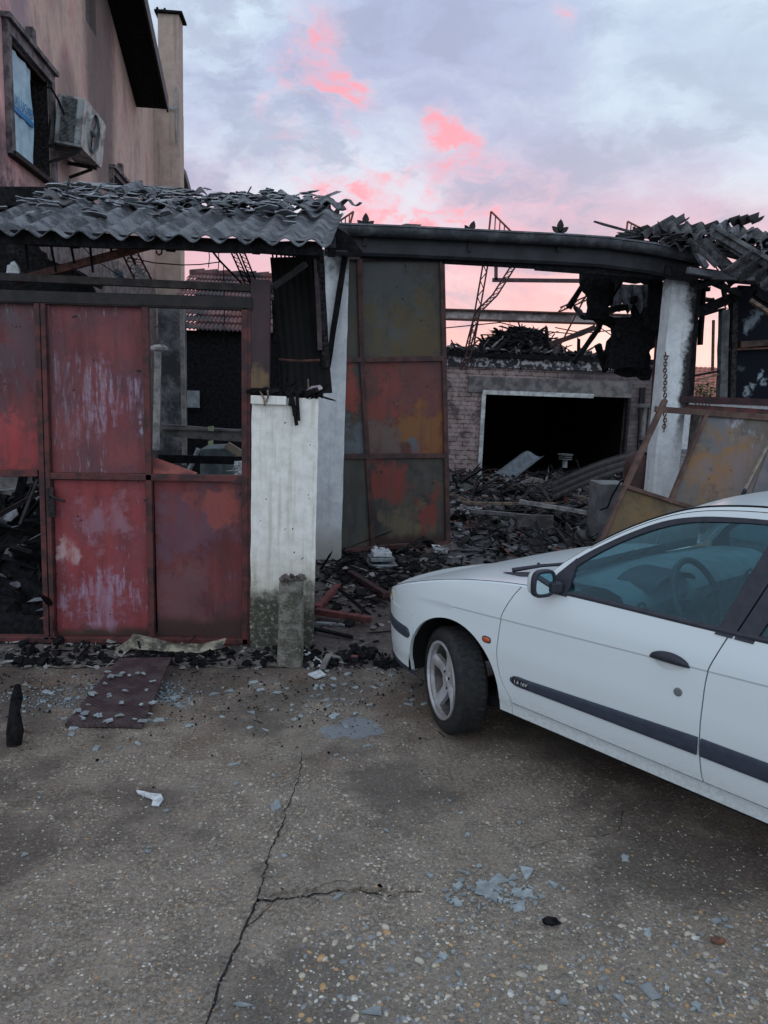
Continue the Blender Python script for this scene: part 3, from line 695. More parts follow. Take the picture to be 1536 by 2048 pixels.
# under-structure of the shed roof
sup = T('shed_roof_frame', 'charred steel truss beams and rods hanging under the corrugated roof', 'roof frame', (-1.2, 5.1, 2.2))
m = MB(); m.bar(roofp(fl.x, .09) + Vector((0, .0, -.052)), roofp(frr.x-.02, .09) + Vector((0, 0, -.052)), .05, .075, jag=.12); m.build('front_beam', char, sup)
m = MB(); m.bar(roofp(fl.x, 1.2) + Vector((0, .0, -.085)), roofp(frr.x-.02, 1.2) + Vector((0, 0, -.085)), .07, .10, jag=.2); m.build('rear_beam', char, sup)
for xx in (-2.0, -1.45, -.9, -.4, .05):
    m = MB(); m.bar(roofp(xx, 0.1) + Vector((0, 0, -.07)), roofp(xx, 1.3) + Vector((0, 0, -.07)), .05, .06, jag=.15); m.build('purlin', char, sup)
m = MB(); m.bar(PY(30, 562, 5.15), PY(318, 486, 5.0), .035, .045); m.build('diagonal_bar', rustbar, sup)
m = MB(); m.bar(PY(-40, 552, 5.1), PY(545, 578, 5.1), .06, .045); m.build('cross_bar', simple('brown steel', (.022, .018, .019), (.055, .042, .040), .6), sup)
for i, (a, b) in enumerate((((50, 470), (56, 540)), ((97, 462), (112, 545)), ((138, 468), (149, 527)), ((178, 470), (186, 545)), ((220, 470), (224, 515)), ((255, 475), (258, 500)), ((286, 478), (288, 492)))):
    m = MB(); m.tube([PY(a[0], a[1], 5.0), PY(b[0], b[1], 5.05)], .008, 5); m.build('hanging_rod', char, sup)
m = MB(); m.bar(PY(18, 495, 5.5), PY(205, 572, 5.5), .05, .05, jag=.2); m.bar(PY(100, 532, 5.6), PY(130, 540, 5.6), .1, .05, jag=.2); m.build('fallen_rafter', char_soft, sup)
for (a, b, Y) in (((475, 495), (508, 578), 5.6), ((458, 495), (495, 578), 5.6)):
    m = MB(); truss(m, PY(*a, Y), PY(*b, Y), (.035, 0, 0), 9, .006); m.build('lattice_rod', char, sup)
m = MB(); m.tube([PY(415, 490, 5.3), PY(440, 522, 5.3), PY(500, 584, 5.3)], .007, 5); m.build('bent_rod', char, sup)
for (a, b) in (((230, 478), (258, 560)), ((245, 480), (275, 560))):
    m = MB(); truss(m, PY(*a, 5.9), PY(b[0]+15, b[1]+6, 5.9), (.05, 0, .02), 6, .007); m.build('lattice_rod', rustbar, sup)
m = MB(); m.bar(PY(470, 497, 5.25), PY(640, 512, 5.25), .04, .03); m.build('short_beam', char, sup)
for k in range(13):
    m = MB(); a = 545 + k*8; m.tube([PY(a, 500, 5.3), PY(a+random.uniform(-4, 4), 520, 5.35)], .006, 4); m.build('stub_rod', char, sup)
# hook
m = MB(); pts = [PY(a, b, 5.0) for a, b in ((316, 483), (315, 490), (320, 494), (324, 500), (323, 507), (318, 510), (313, 506), (313, 501))]
m.tube(pts, .006, 6); tag(m.build('hook', rustbar, smooth=True), 'small S shaped iron hook hanging from the rusty diagonal bar', 'hook')
# thin wires
wm = MB(); 
m = MB(); m.tube([PY(255, 515, 5.6), PY(310, 526, 5.7), PY(365, 530, 5.8), PY(400, 529, 5.9), PY(440, 524, 6.0)], .004, 4); tag(m.build('wire', char), 'thin sagging wire strung below the corrugated roof', 'wire')
m = MB(); m.tube([PY(145, 470, 5.2), PY(190, 520, 5.3), PY(240, 552, 5.4), PY(268, 566, 5.4)], .003, 4); tag(m.build('wire', char), 'loose thin cable drooping diagonally under the left roof end', 'wire')
for i, (a, b, c_) in enumerate(((417, 495, 535), (436, 492, 545), (447, 528, 700))):
    m = MB(); m.tube([PY(a, b, 5.4), PY(a+2, (b+c_)/2, 5.42), PY(a, c_, 5.4)], .003, 4)
    tag(m.build('wire', char), ('short wire hanging straight down against the pink sky', 'thin wire dangling under the roof left of the lattice rods', 'longest dangling wire crossing the tiled roof')[i], 'wire')
m = MB(); m.prism([PY(a, b, 6.0) for a, b in jagged([(-60, 476), (70, 474), (95, 520), (170, 548), (200, 590), (-60, 596)], 5, 4, 31)], (0, .04, 0)); tag(m.build('roof_shade_sheet', char), 'added black shade sheet sagging behind the rods under the left roof end', 'shade sheet')  # added sheet, stands in for the darkness under the roof
m = MB(); m.prism([PY(a, b, 5.6) for a, b in jagged([(8, 560), (14, 530), (28, 522), (38, 545), (36, 556)], 2, 3, 5)], (0, .03, 0)); tag(m.build('white_rag', whitebit), 'white torn rag hanging under the left end of the roof', 'rag')
m = MB(); m.prism([PY(a, b, 5.5) for a, b in ((228, 552), (230, 537), (246, 545), (247, 561))], (0, .01, 0)); tag(m.build('blue_tag', simple('pale blue scrap', (.22, .30, .38), (.16, .2, .26), .7)), 'small pale blue square scrap under the roof beside the lattice rods', 'scrap')
m = MB(); m.prism([PY(a, b, 5.55) for a, b in jagged([(268, 530), (276, 528), (284, 546), (296, 552), (290, 566), (280, 560)], 2, 3, 8)], (0, .03, 0)); tag(m.build('white_scrap', whitebit), 'white torn scrap caught on the lattice rods under the roof', 'scrap')
# charred ridge cap (left, above roof)
m = MB(); y = 6.5; m.prism([PY(-60, 372, y), PY(148, 373, y), PY(168, 396, y), PY(170, 412, y), PY(-60, 412, y)], (0, .25, 0)); tag(m.build('ridge_board', char, bevel=.01), 'black charred board behind the corrugated roof under the left window', 'board')
# burnt curled sheet at the roof's right end
m = MB(); csheet(m, PY(618, 425, 6.3), PY(672, 445, 6.3), PY(640, 430, 6.8) + Vector((0, 0, .1)), 3, .04, .01, .3, 4); csheet(m, PY(612, 410, 6.4), PY(655, 440, 6.4), PY(620, 438, 6.3), 2, .03, .01, .5, 4)
tag(m.build('curled_sheet', char, smooth=True), 'black curled roof sheet sticking up at the right end of the corrugated roof', 'roof sheet')
# charred boards at the corner between shed roof and gate beam
m = MB(); m.prism([PY(a, b, 5.6) for a, b in ((668, 452), (700, 470), (726, 505), (722, 515), (690, 500), (650, 500))], (0, 1.2, .25)); tag(m.build('burnt_eave_board', char), 'black burnt eave boards between the corrugated roof and the gate beam', 'board')

# ================================================================== RED GATE WALL
YG = 5.02
gate = T('red_gate', 'red painted steel gate wall with peeling panels and an empty upper opening', 'gate', (PY(0, 1275, YG).x, YG, .07))
def gp(a, b, Y=YG): return PY(a, b, Y)
def framebar(a, b, w_=.05, d=.05, mt=redframe, nm='frame_bar', Y=YG, par=None):
    m = MB(); m.bar(gp(*a, Y), gp(*b, Y), d, w_, up=(0, 1, 0)) if False else m.bar(gp(*a, Y), gp(*b, Y), w_, d, up=(0, 1, 0))
    return m.build(nm, mt, par or gate, bevel=.004)
blackframe = simple('sooted frame', (.014, .013, .014), (.032, .024, .025), .6, 9)
framebar((-70, 590), (505, 607), .07, .07, blackframe, 'top_rail')
framebar((-70, 598), (505, 616), .035, .06, blackframe, 'top_rail')
framebar((76, 600), (96, 1277), .034, .06)
framebar((88, 600), (108, 1277), .030, .06)
framebar((291, 612), (305, 1272), .040, .05)
framebar((490, 600), (491, 1290), .040, .06)
framebar((499, 607), (498, 1288), .022, .05)
framebar((100, 951), (490, 957), .042, .05)
framebar((-60, 947), (78, 946), .040, .05)
framebar((-70, 1276), (498, 1281), .042, .06)
framebar((-70, 1288), (498, 1292), .020, .08)
def panel(pxs, mt, dents=.012, seed=0, lab=None, Y=YG+.012):
    a, b, c, d = [gp(*p, Y) for p in pxs]; rows = []   # TL TR BR BL
    for j in range(25):
        row = []
        for i in range(17):
            u, v = i/16, j/24; p = (a.lerp(b, u)).lerp(d.lerp(c, u), v)
            e = math.sin(math.pi*u)*math.sin(math.pi*v)
            row.append(p + Vector((0, dents*e*(1.2*noise.noise(Vector((u*2.2+seed, v*3, seed)))+.5*noise.noise(Vector((u*6+seed, v*7, 2)))), 0)))
        rows.append(row)
    m = MB(); m.solid_grid(rows, (0, .004, 0)); o = m.build('panel', mt, gate, smooth=True)
    if lab: o['label'] = lab
    return o
LIL = (.36, .27, .37)
mA = sheetmat('panel paint upper', (.205, .050, .055), (.125, .048, .058), (.34, .32, .38), .9, (2.20, 2.42), .85, [(150, 800, YG, .20, (.25, .20, .24), .5), (235, 790, YG, .16, LIL, .45)], 3.1)
mB = sheetmat('panel paint lower', (.27, .048, .050), (.20, .050, .060), LIL, .95, None, 0, [(200, 1180, YG, .22, LIL, .5), (210, 1240, YG, .20, (.33, .20, .27), .6), (215, 1030, YG, .16, (.33, .2, .25), .4), (125, 1100, YG, .07, (.5, .36, .36), .6)], 7.7, low_soot=(.15, .07))
mC = sheetmat('panel paint scorched', (.18, .038, .038), (.105, .040, .048), (.25, .19, .25), .25, None, 0, [(380, 1060, YG, .22, (.12, .055, .075), .75), (360, 1190, YG, .22, (.14, .06, .065), .7), (440, 1010, YG, .15, (.32, .07, .05), .5)], 12.3, low_soot=(.24, .13))
mD = sheetmat('panel paint left', (.18, .040, .040), (.11, .045, .055), (.26, .24, .28), .7, (2.15, 2.45), .85, [(20, 880, YG, .18, (.36, .05, .05), .7), (50, 700, YG, .2, (.09, .06, .07), .6)], 21.)
panel([(-70, 601), (71, 603), (82, 945), (-60, 945)], mD, .02, 1, 'left upper panel, red fading to sooty grey at the top')
panel([(97, 603), (289, 611), (298, 946), (106, 948)], mA, .02, 2, 'middle upper panel with grey soot and lilac streaks')
panel([(108, 960), (297, 962), (306, 1270), (115, 1270)], mB, .02, 3, 'brightest red lower panel with lilac peeling streaks')
panel([(308, 960), (488, 965), (490, 1276), (316, 1270)], mC, .02, 4, 'darker brown red lower panel scorched at its foot')
# bent flap of the missing upper-right panel
m = MB(); m.add([gp(305, 948, YG+.02), gp(308, 915, YG+.10), gp(345, 928, YG+.08), gp(395, 946, YG+.03), gp(390, 952, YG+.02)], [(0, 4, 3, 2, 1)]); m.v += []; 
o = m.build('torn_panel', simple('torn red', (.30, .09, .07), (.16, .05, .05), .6), gate); sm_ = o.modifiers.new('solid', 'SOLIDIFY'); sm_.thickness = .004
m = MB(); m.box((-.02, -.012, -.09), (.02, .012, .09), basis(gp(103, 1005, YG-.035), Vector((1,0,0)), Vector((0,1,0)), Vector((0,0,1))))
m.tube([gp(101, 993, YG-.05), gp(101, 990, YG-.10), gp(112, 997, YG-.11), gp(131, 1003, YG-.10)], .009, 8)
m.build('handle', darksteel, gate, smooth=True)
for (a, b) in ((108, 985), (108, 1250)):
    m = MB(); m.tube([gp(a-4, b-10, YG-.04), gp(a-4, b+10, YG-.04)], .01, 8); m.build('hinge', redframe, gate)
# post beside the opening (behind pillar)
m = MB(); m.box((gp(502, 600).x, YG-.02, 1.72), (gp(540, 600).x, YG+.10, gp(520, 560).z)); 
tag(m.build('rusty_post', sheetmat('rust post', (.055, .030, .034), (.035, .022, .026), (.20, .13, .08), .2, None, 0, [(525, 775, YG, .10, (.20, .13, .06), .6)], 2.)), 'dark steel post with a yellow burn mark above the white pillar', 'post')

# ================================================================== WHITE PILLAR
YP = 4.93
x0, x1 = PY(500, 1290, YP).x, PY(633, 1000, YP).x
zt = PY(560, 795, YP).z
pil = T('pillar', 'white rendered pillar green with moss at its foot beside the red gate', 'pillar', ((x0+x1)/2, YP, 0))
rows = []
m = MB(); nx, nz_ = 14, 40
def pilx(u, z): 
    e = .006*noise.noise(Vector((z*7, u*3, 0)))
    return (x0 + (x1-x0)*u) + (e if u in (0, 1) else 0)
ys = [YP, YP+.45]
ring = []
for j in range(nz_+1):
    z = -.02 + (zt+.02)*j/nz_; row = []
    top = .03*noise.noise(Vector((j, 5, 1))) if j == nz_ else 0
    for i in range(nx+1): row.append((pilx(i/nx, z), YP + .004*noise.noise(Vector((i*.8, z*4, 2))), z + (.018*noise.noise(Vector((i*1.3, 0, 0))) if j == nz_ else 0)))
    row.append((x1, YP+.45, z)); row.append((x0, YP+.45, z)); row.append(row[0]); rows.append(row)
m.grid(rows); m.add([(x0, YP, zt-.01), (x1, YP, zt-.01), (x1, YP+.45, zt-.01), (x0, YP+.45, zt-.01)], [(0, 1, 2, 3)])
m.build('shaft', pillar_m, pil, smooth=True, sharp=35)
m = MB(); m.box((x0-.005, YP-.03, zt-.045), (x0+(x1-x0)*.52, YP+.1, zt+.008)); m.build('cap_ledge', pillar_m, pil, bevel=.004)
rs = random.Random(21)
m = MB(); debris(m, lambda r: (r.uniform(x0, x1), r.uniform(YP-.02, YP+.3)), 110, .02, .12, rs, .3, .6, .3, lambda x, y: zt)
for k in range(5):
    a = x0+.26+rs.uniform(-.02, .03); m.bar((a, YP-.03, zt+.02), (a+rs.uniform(-.02, .03), YP-.035, zt-.05-.03*k), .022, .018, jag=.5)
tag(m.build('charred_rubble', char), 'black charred remains heaped on top of the white pillar', 'rubble')
for (a, b, a2, b2, mt, l) in ((520, 782, 530, 812, plank_m, 'left of the'), (535, 780, 532, 805, plank_m, 'right of the')):
    m = MB(); m.tube([PY(a, b, YP-.04), PY((a+a2)/2+3, (b+b2)/2, YP-.045), PY(a2, b2, YP-.04)], .006, 5)
    tag(m.build('splinter', mt), 'thin pale splinter drooping over the pillar cap, %s pair' % l, 'splinter')
m = MB(); m.tube([PY(616, 758, YP+.05), PY(618, 789, YP+.05)], .005, 5); tag(m.build('stick', plank_m), 'thin pale stick standing upright in the rubble on the pillar', 'stick')
m = MB(); m.prism([PY(a, b, YP+.08) for a, b in ((608, 787), (622, 776), (640, 773), (645, 778), (632, 783), (622, 790))], (0, .08, .01)); tag(m.build('pink_scrap', simple('pink scrap', (.50, .40, .44), (.3, .22, .26), .8)), 'small pale pink scrap lying on top of the white pillar', 'scrap')
# black panel behind/above the pillar
m = MB(); csheet(m, PY(540, 515, 5.6), PY(640, 512, 5.6), PY(566, 790, 5.5), 7, .0025, .01, .0, 8)
cp = tag(m.build('burnt_sheet', simple('black soot panel', (.004, .004, .0045), (.009, .009, .009), .8, 3), smooth=True), 'tall black burnt sheet standing behind the top of the white pillar', 'roof sheet')
m = MB(); m.tube([PY(558, 719, 5.35), PY(600, 722, 5.35), PY(640, 720, 5.35)], .008, 5); tag(m.build('thin_rail', rustbar), 'thin horizontal rod across the black burnt sheet', 'rod')
m = MB(); m.bar(PY(545, 575, 5.2), PY(612, 528, 5.3), .04, .035); tag(m.build('diagonal_brace', darksteel), 'dark diagonal brace in front of the black burnt sheet', 'brace')
for i, (a, b, a2, b2, w_) in enumerate(((640, 500, 652, 735, .05), (632, 505, 640, 700, .03), (547, 600, 556, 780, .025))):
    m = MB(); m.bar(PY(a, b, 5.5), PY(a2, b2, 5.5), w_, .04, up=(0, 1, 0), jag=.12)
    tag(m.build('charred_post', (char_soft, simple('brown steel edge', (.10, .07, .075), (.05, .035, .04), .6), char)[i]), ('thick black charred post left of the rear white column', 'brown bent steel strip beside the black sheet', 'narrow burnt strip left of the black sheet')[i], 'post')
# ================================================================== GATEWAY COLUMNS
YC = 7.6
def column(pxl, pxr, pytop, name, label, mt, Y=YC, dep=.32):
    th = PY(pxl[0], pxl[1], Y); x0 = th.x; x1 = PY(pxr[0], pxr[1], Y).x; zt = PY(pxl[0], pytop, Y).z
    m = MB(); rows = []
    for j in range(31):
        z = -.05 + (zt+.05)*j/30; e = .006*noise.noise(Vector((z*5, x0, 0)))
        rows.append([(x0+e, Y, z), ((x0+x1)/2, Y, z), (x1+e, Y, z), (x1+e, Y+dep, z), (x0+e, Y+dep, z), (x0+e, Y, z)])
    m.grid(rows); m.add([(x0, Y, zt), (x1, Y, zt), (x1, Y+dep, zt), (x0, Y+dep, zt)], [(0, 1, 2, 3)])
    return tag(m.build(name, mt, smooth=True, sharp=30), label, 'column'), x0, x1, zt
cl, clx0, clx1, clz = column((633, 900), (688, 900), 498, 'column', 'white column behind the mossy pillar at the left of the gateway', column_mat('left column paint'))
cr_, crx0, crx1, crz = column((1331, 700), (1382, 700), 530, 'column', 'white column with a rusty chain, blackened on its right side', column_mat('right column paint', None, 4.), Y=7.45, dep=.2)
# blackened side of right column as soot skin board
crm = column_mat('right column paint sooted', (crx0+.15, crx0+.24), 4.); cr_.data.materials[0] = crm
m = MB(); m.bar(PY(690, 512, YC-.04), PY(655, 735, YC-.04), .055, .04, up=(0, 1, 0), jag=.1); tag(m.build('burnt_strut', char), 'black charred strut leaning across the rear white column', 'strut')

# rusty gate leaf (left, ajar)
YL = 8.0
lf = T('gate_leaf', 'tall rusty steel gate leaf with six grey, red and orange panels', 'gate leaf', (PY(690, 1100, YL).x, YL, .1))
def LP(a, b, off=0): # leaf plane: hinge side nearer than free side
    return PN(a, b, PY(690, 1000, 7.95) + Vector((0, off, 0)), Vector((-.22, 1, 0)).normalized())
def lbar(a, b, w_=.05, mt=redframe): m = MB(); m.bar(LP(*a), LP(*b), w_, .05, up=(0, 1, 0)); m.build('frame_bar', mt, lf, bevel=.004)
lf_dark = simple('scorched leaf frame', (.050, .030, .030), (.11, .05, .045), .6, 8)
def lpanel(px, mt, lab, seed):
    a, b, c, d = [LP(*p, .012) for p in px]; rows = []
    for j in range(17):
        row = []
        for i in range(13):
            u, v = i/12, j/16; p = (a.lerp(b, u)).lerp(d.lerp(c, u), v); e = math.sin(math.pi*u)*math.sin(math.pi*v)
            row.append(p + Vector((0, .02*e*noise.noise(Vector((u*2+seed, v*2.4, 1))), 0)))
        rows.append(row)
    m = MB(); m.solid_grid(rows, (0, .004, 0)); o = m.build('panel', mt, lf, smooth=True); o['label'] = lab
Yq = 8.1
GRN = (.075, .078, .070); OR = (.22, .092, .032)
mt1 = sheetmat('leaf top', (.088, .080, .072), (.058, .052, .046), (.16, .17, .17), .35, None, 0, [(790, 650, Yq, .45, (.105, .085, .045), .75), (770, 560, Yq, .4, (.085, .093, .095), .6), (850, 680, Yq, .28, (.11, .075, .035), .5)], 31., low_soot=None)
mt2 = sheetmat('leaf middle', (.165, .052, .042), (.10, .050, .044), (.22, .18, .20), .4, None, 0, [(760, 790, Yq, .28, (.22, .055, .042), .8), (850, 865, Yq, .30, OR, .85), (760, 880, Yq, .26, (.14, .10, .085), .75), (850, 770, Yq, .3, (.15, .055, .06), .6), (832, 893, Yq, .10, (.10, .12, .14), .9)], 37.)
mt3 = sheetmat('leaf bottom', (.050, .050, .048), (.085, .075, .06), (.14, .14, .13), .3, None, 0, [(770, 960, Yq, .24, (.20, .045, .035), .9), (868, 1020, Yq, .20, (.20, .045, .035), .8), (810, 1060, Yq, .28, (.16, .12, .07), .6), (740, 1050, Yq, .18, (.03, .03, .03), .8)], 43., low_soot=(.22, .1))
mt4 = sheetmat('leaf narrow', (.07, .072, .068), (.09, .075, .05), (.13, .13, .13), .3, None, 0, [(706, 780, Yq, .25, (.28, .06, .045), .9), (706, 880, Yq, .22, (.12, .135, .15), .8), (706, 1000, Yq, .25, (.05, .045, .04), .8)], 47.)
lpanel([(684, 520), (716, 518), (720, 716), (684, 716)], mt4, 'narrow sooty grey upper panel', 1)
lpanel([(684, 725), (722, 725), (732, 910), (684, 910)], mt4, 'narrow middle panel, red over grey', 2)
lpanel([(684, 916), (734, 916), (744, 1092), (684, 1096)], mt4, 'narrow dark lower panel', 3)
lpanel([(721, 518), (880, 520), (884, 712), (726, 714)], mt1, 'large dark grey green upper panel', 4)
lpanel([(727, 724), (884, 722), (888, 908), (737, 908)], mt2, 'large red middle panel with orange rust at its lower right', 5)
lpanel([(738, 918), (888, 914), (892, 1082), (748, 1088)], mt3, 'large black lower panel with two red patches', 6)
for a, b, w_ in (((682, 515), (884, 517), .045), ((719, 514), (724, 720), .05), ((724, 720), (735, 913), .05), ((735, 913), (746, 1094), .05), ((884, 515), (896, 1088), .05), ((682, 720), (886, 717), .055), ((682, 913), (892, 911), .05), ((690, 1100), (897, 1086), .05)):
    lbar(a, b, w_, lf_dark)
# gate beam with gutter ------------------------------------------
YB = 7.35
beam = T('gate_beam', 'long sooty gateway beam with zinc gutter and leaf shaped finials', 'beam', (PY(950, 500, YB).x, YB, 3.2))
topl = [(650, 452), (800, 458), (1000, 468), (1120, 474), (1210, 480), (1300, 492), (1400, 512)]
def prof(pl, dy, dz): return [PY(a, b, YB) + Vector((0, dy, dz)) for a, b in pl]
m = MB(); rows = []
for p in prof(topl, 0, 0):
    rows.append([p + Vector((0, y, z)) for y, z in ((.10, -.01), (.02, -.01), (.02, -.215), (.04, -.24), (.14, -.24), (.14, -.01), (.10, -.01))])
m.grid(rows); m.build('fascia', simple('black fascia', (.016, .016, .019), (.03, .031, .036), .5, 6), beam)
m = MB(); rows = []
for p in prof(topl, 0, 0):
    r = [p + Vector((0, .0, .012))]
    for k in range(9): a_ = math.pi*k/8; r.append(p + Vector((0, -.055 - .06*math.cos(a_)*-1*-1, -.10*math.sin(a_) - .01)) if False else p + Vector((0, -.06 + .058*math.cos(a_), -.01 - .078*math.sin(a_))))
    r.append(r[-1] + Vector((0, -.012, .006))); r.append(r[-1] + Vector((0, .004, .012)))
    rows.append(r)
m.solid_grid(rows, (0, .002, .004)); m.build('gutter', gutter_m, beam, smooth=True, sharp=50)
m = MB(); m.tube([PY(a, b-2, YB) + Vector((0, .03, 0)) for a, b in topl], .016, 6); m.build('gutter_rim', rustbar, beam)
m = MB(); m.bar(PY(720, 514, YB+.1), PY(890, 521, YB+.1), .03, .03, up=(0, 1, 0)); m.bar(PY(885, 522, YB+.1), PY(1080, 533, YB+.1), .05, .03, up=(0, 1, 0)); m.bar(PY(1070, 533, YB+.1), PY(1330, 552, YB+.1), .07, .04, up=(0, 1, 0)); m.build('lower_rail', char, beam)
def finial(px, py, s, ang):
    o = PY(px, py, YB-.02); m = MB()
    def lobe(a, L, wd):
        d = Vector((math.sin(a), 0, math.cos(a))); nn = Vector((d.z, 0, -d.x)); q = []
        for t_, k in ((0, .3), (.3, .75), (.55, 1), (.8, .6), (1, 0)): q.append(o + d*L*t_ + nn*wd*k)
        for t_, k in ((.8, .6), (.55, 1), (.3, .75), (0, .3)): q.append(o + d*L*t_ - nn*wd*k)
        m.prism(q, (0, .01, 0))
    lobe(ang, s*1.0, s*.26); lobe(ang+.95, s*.78, s*.2); lobe(ang-.95, s*.78, s*.2); m.bar(o + Vector((0, .012, -.16)), o + Vector((0, .012, .02)), .028, .02, up=(0, 1, 0))
    m.build('finial', darksteel, beam)
finial(731, 454, .125, 0); finial(941, 466, .115, .25); finial(1120, 466, .125, 0)
for a, b in ((822, 452), (1290, 492)):
    m = MB(); m.prism([PY(x, y, YB-.03) for x, y in ((a-42, b+4), (a-10, b-5), (a+22, b-3), (a+8, b+6))] if a < 1000 else [PY(x, y, YB-.03) for x, y in ((a-10, b+2), (a+10, b-6), (a+25, b+2), (a+5, b+7))], (0, .1, .01))
    tag(m.build('tile_scrap', simple('scrap brown', (.20, .14, .12), (.10, .07, .06), .8)), 'flat brown scrap lying on the gutter between the left two finials' if a < 1000 else 'small scrap lying on the sagging right end of the gutter', 'scrap')

# ================================================================== TRUSSES AND STEEL BEHIND THE GATE
m = MB(); m.bar(PY(880, 628, 12.), PY(1345, 642, 12.), .20, .10, up=(0, 1, 0)); ib = T('steel_beam', 'long steel beam spanning behind the gateway, web colour lightened as front lit', 'beam', PY(1100, 650, 12.))
m = MB(); m.bar(PY(880, 629, 12.), PY(1345, 643, 12.), .13, .08, up=(0, 1, 0)); m.build('web', simple('beam web', (.42, .37, .36), (.17, .14, .14), .8, 5, lo=.42, hi=.62), ib)  # web colour raised for the front light falling on it
for dy in (-10, 9):
    m = MB(); m.bar(PY(878, 629+dy, 12.-.02), PY(1347, 643+dy, 12.-.02), .022, .18, up=(0, 1, 0)); m.build('flange', rustbar, ib)
m = MB(); m.bar(PY(985, 560, 10.5), PY(1180, 562, 10.5), .05, .04, up=(0, 1, 0)); m.bar(PY(992, 530, 10.5), PY(992, 560, 10.5), .04, .04); tag(m.build('thin_steel_bar', simple('dark brown bar', (.05, .03, .035), (.08, .05, .05), .6)), 'thin dark horizontal bar in the sky just below the gate beam', 'bar')
trl = [('lattice_girder', [(966, 528), (938, 690), (922, 740)], 'bent double lattice girder hanging steeply behind the gateway'),
       ('lattice_girder', [(1020, 535), (985, 590), (950, 625), (930, 700)], 'curved lattice girder joining the steep one behind the gateway')]
for nm, pl, lab in trl:
    m = MB()
    P_ = [PY(a, b, 9.6) for a, b in pl]
    for i in range(len(P_)-1): truss(m, P_[i], P_[i+1], (.06, 0, .0), 5, .011)
    tag(m.build(nm, simple('girder rust', (.09, .035, .035), (.035, .02, .022), .7)), lab, 'girder')
for (a, b, c_, lab) in ((977, 445, 433, 'rusty lattice truss end poking above the middle of the gate beam'), (692, 440, 425, 'small rusty truss end above the left end of the gate beam'), (1250, 462, 445, 'rusty truss end poking above the gutter beside the right roof')):
    m = MB(); Y = 9.
    p = PY(a+ (5 if a != 692 else 15), c_-(10 if a == 977 else 2), Y); q = PY(a+(50 if a == 977 else (42 if a > 1000 else -25)), (468 if a == 977 else (462 if a > 1000 else 450)), Y)
    m.tube([p, q], .012, 5); m.tube([p, PY(a-2, b+45, Y)], .012, 5)
    for k in range(1, 5):
        u = p.lerp(q, k/5); m.tube([u, u + Vector((0, 0, -.22))], .007, 4)
    tag(m.build('truss_end', simple('orange rust', (.25, .10, .06), (.10, .04, .04), .7)), lab, 'truss')
for i, (a, b, a2, b2) in enumerate(((1245, 570, 1115, 625), (1180, 575, 1115, 700))):
    m = MB(); truss(m, PY(a, b, 9.4), PY(a2, b2, 9.4), (.03, 0, .06), 9, .010)
    tag(m.build('lattice_girder', rustbar), ('orange lattice girder sloping down left of the hanging black roof', 'lattice girder dropping steeply to the garage roof edge')[i], 'girder')
m = MB(); m.bar(PY(1190, 640, 9.0), PY(1325, 572, 9.0), .05, .045, up=(0, 1, 0)); tag(m.build('rusty_angle_bar', rustbar), 'long orange brown bar slanting up to the right column', 'bar')
m = MB(); m.bar(PY(1100, 690, 11.5), PY(1190, 655, 11.5), .08, .05, up=(0, 1, 0), jag=.2); tag(m.build('fallen_beam', simple('charred red beam', (.07, .03, .03), (.025, .02, .02), .7)), 'charred slanting beam below the steel beam beside the debris heap', 'beam')
for i, pl in enumerate((((825, 660), (900, 655), (1000, 645), (1060, 660), (1150, 668), (1230, 660)), ((1110, 655), (1160, 665), (1200, 655), (1225, 672)))):
    m = MB(); m.tube([PY(a, b, 11.6) for a, b in pl], .008, 4); tag(m.build('wire', char), ('long slack wire against the pink sky below the steel beam', 'short slack wire under the right part of the steel beam')[i], 'wire')
# hanging chain (thin) at middle
def chain(p, q, n, r, rr, name, label):
    root = T(name, label, 'chain', q); p, q = Vector(p), Vector(q); base = None
    for k in range(n):
        c = p.lerp(q, (k+.5)/n) + Vector((.004*math.sin(k), 0, 0)); pts = []
        for j in range(12):
            a_ = 2*math.pi*j/12; x = rr*math.cos(a_); z = r*math.sin(a_)
            pts.append(c + (Vector((x, 0, z)) if k % 2 else Vector((x*.45, x*.9, z))))
        m = MB(); m.tube(pts, rr*.32, 6, True); m.build('link', rustbar if name == 'chain' else char, root, smooth=True)
    return root
yc = 7.40
chain(PY(1331, 706, yc), PY(1329, 862, yc), 25, .024, .016, 'chain', 'rusty link chain hanging on the front of the right white column')
chain(PY(1044, 648, 11.5), PY(1040, 745, 11.5), 16, .028, .016, 'thin_chain', 'thin dark chain hanging from the steel beam over the garage')
chr_ = MB(); chr_.tube([PY(1327, 712, yc), PY(1338, 712, yc)], .006, 5); chr_.tube([PY(1338, 712, yc), PY(1338, 712, yc)+Vector((0, .1, 0))], .006, 5); tag(chr_.build('chain_hook', rustbar), 'small hook on the right column that carries the chain', 'hook')

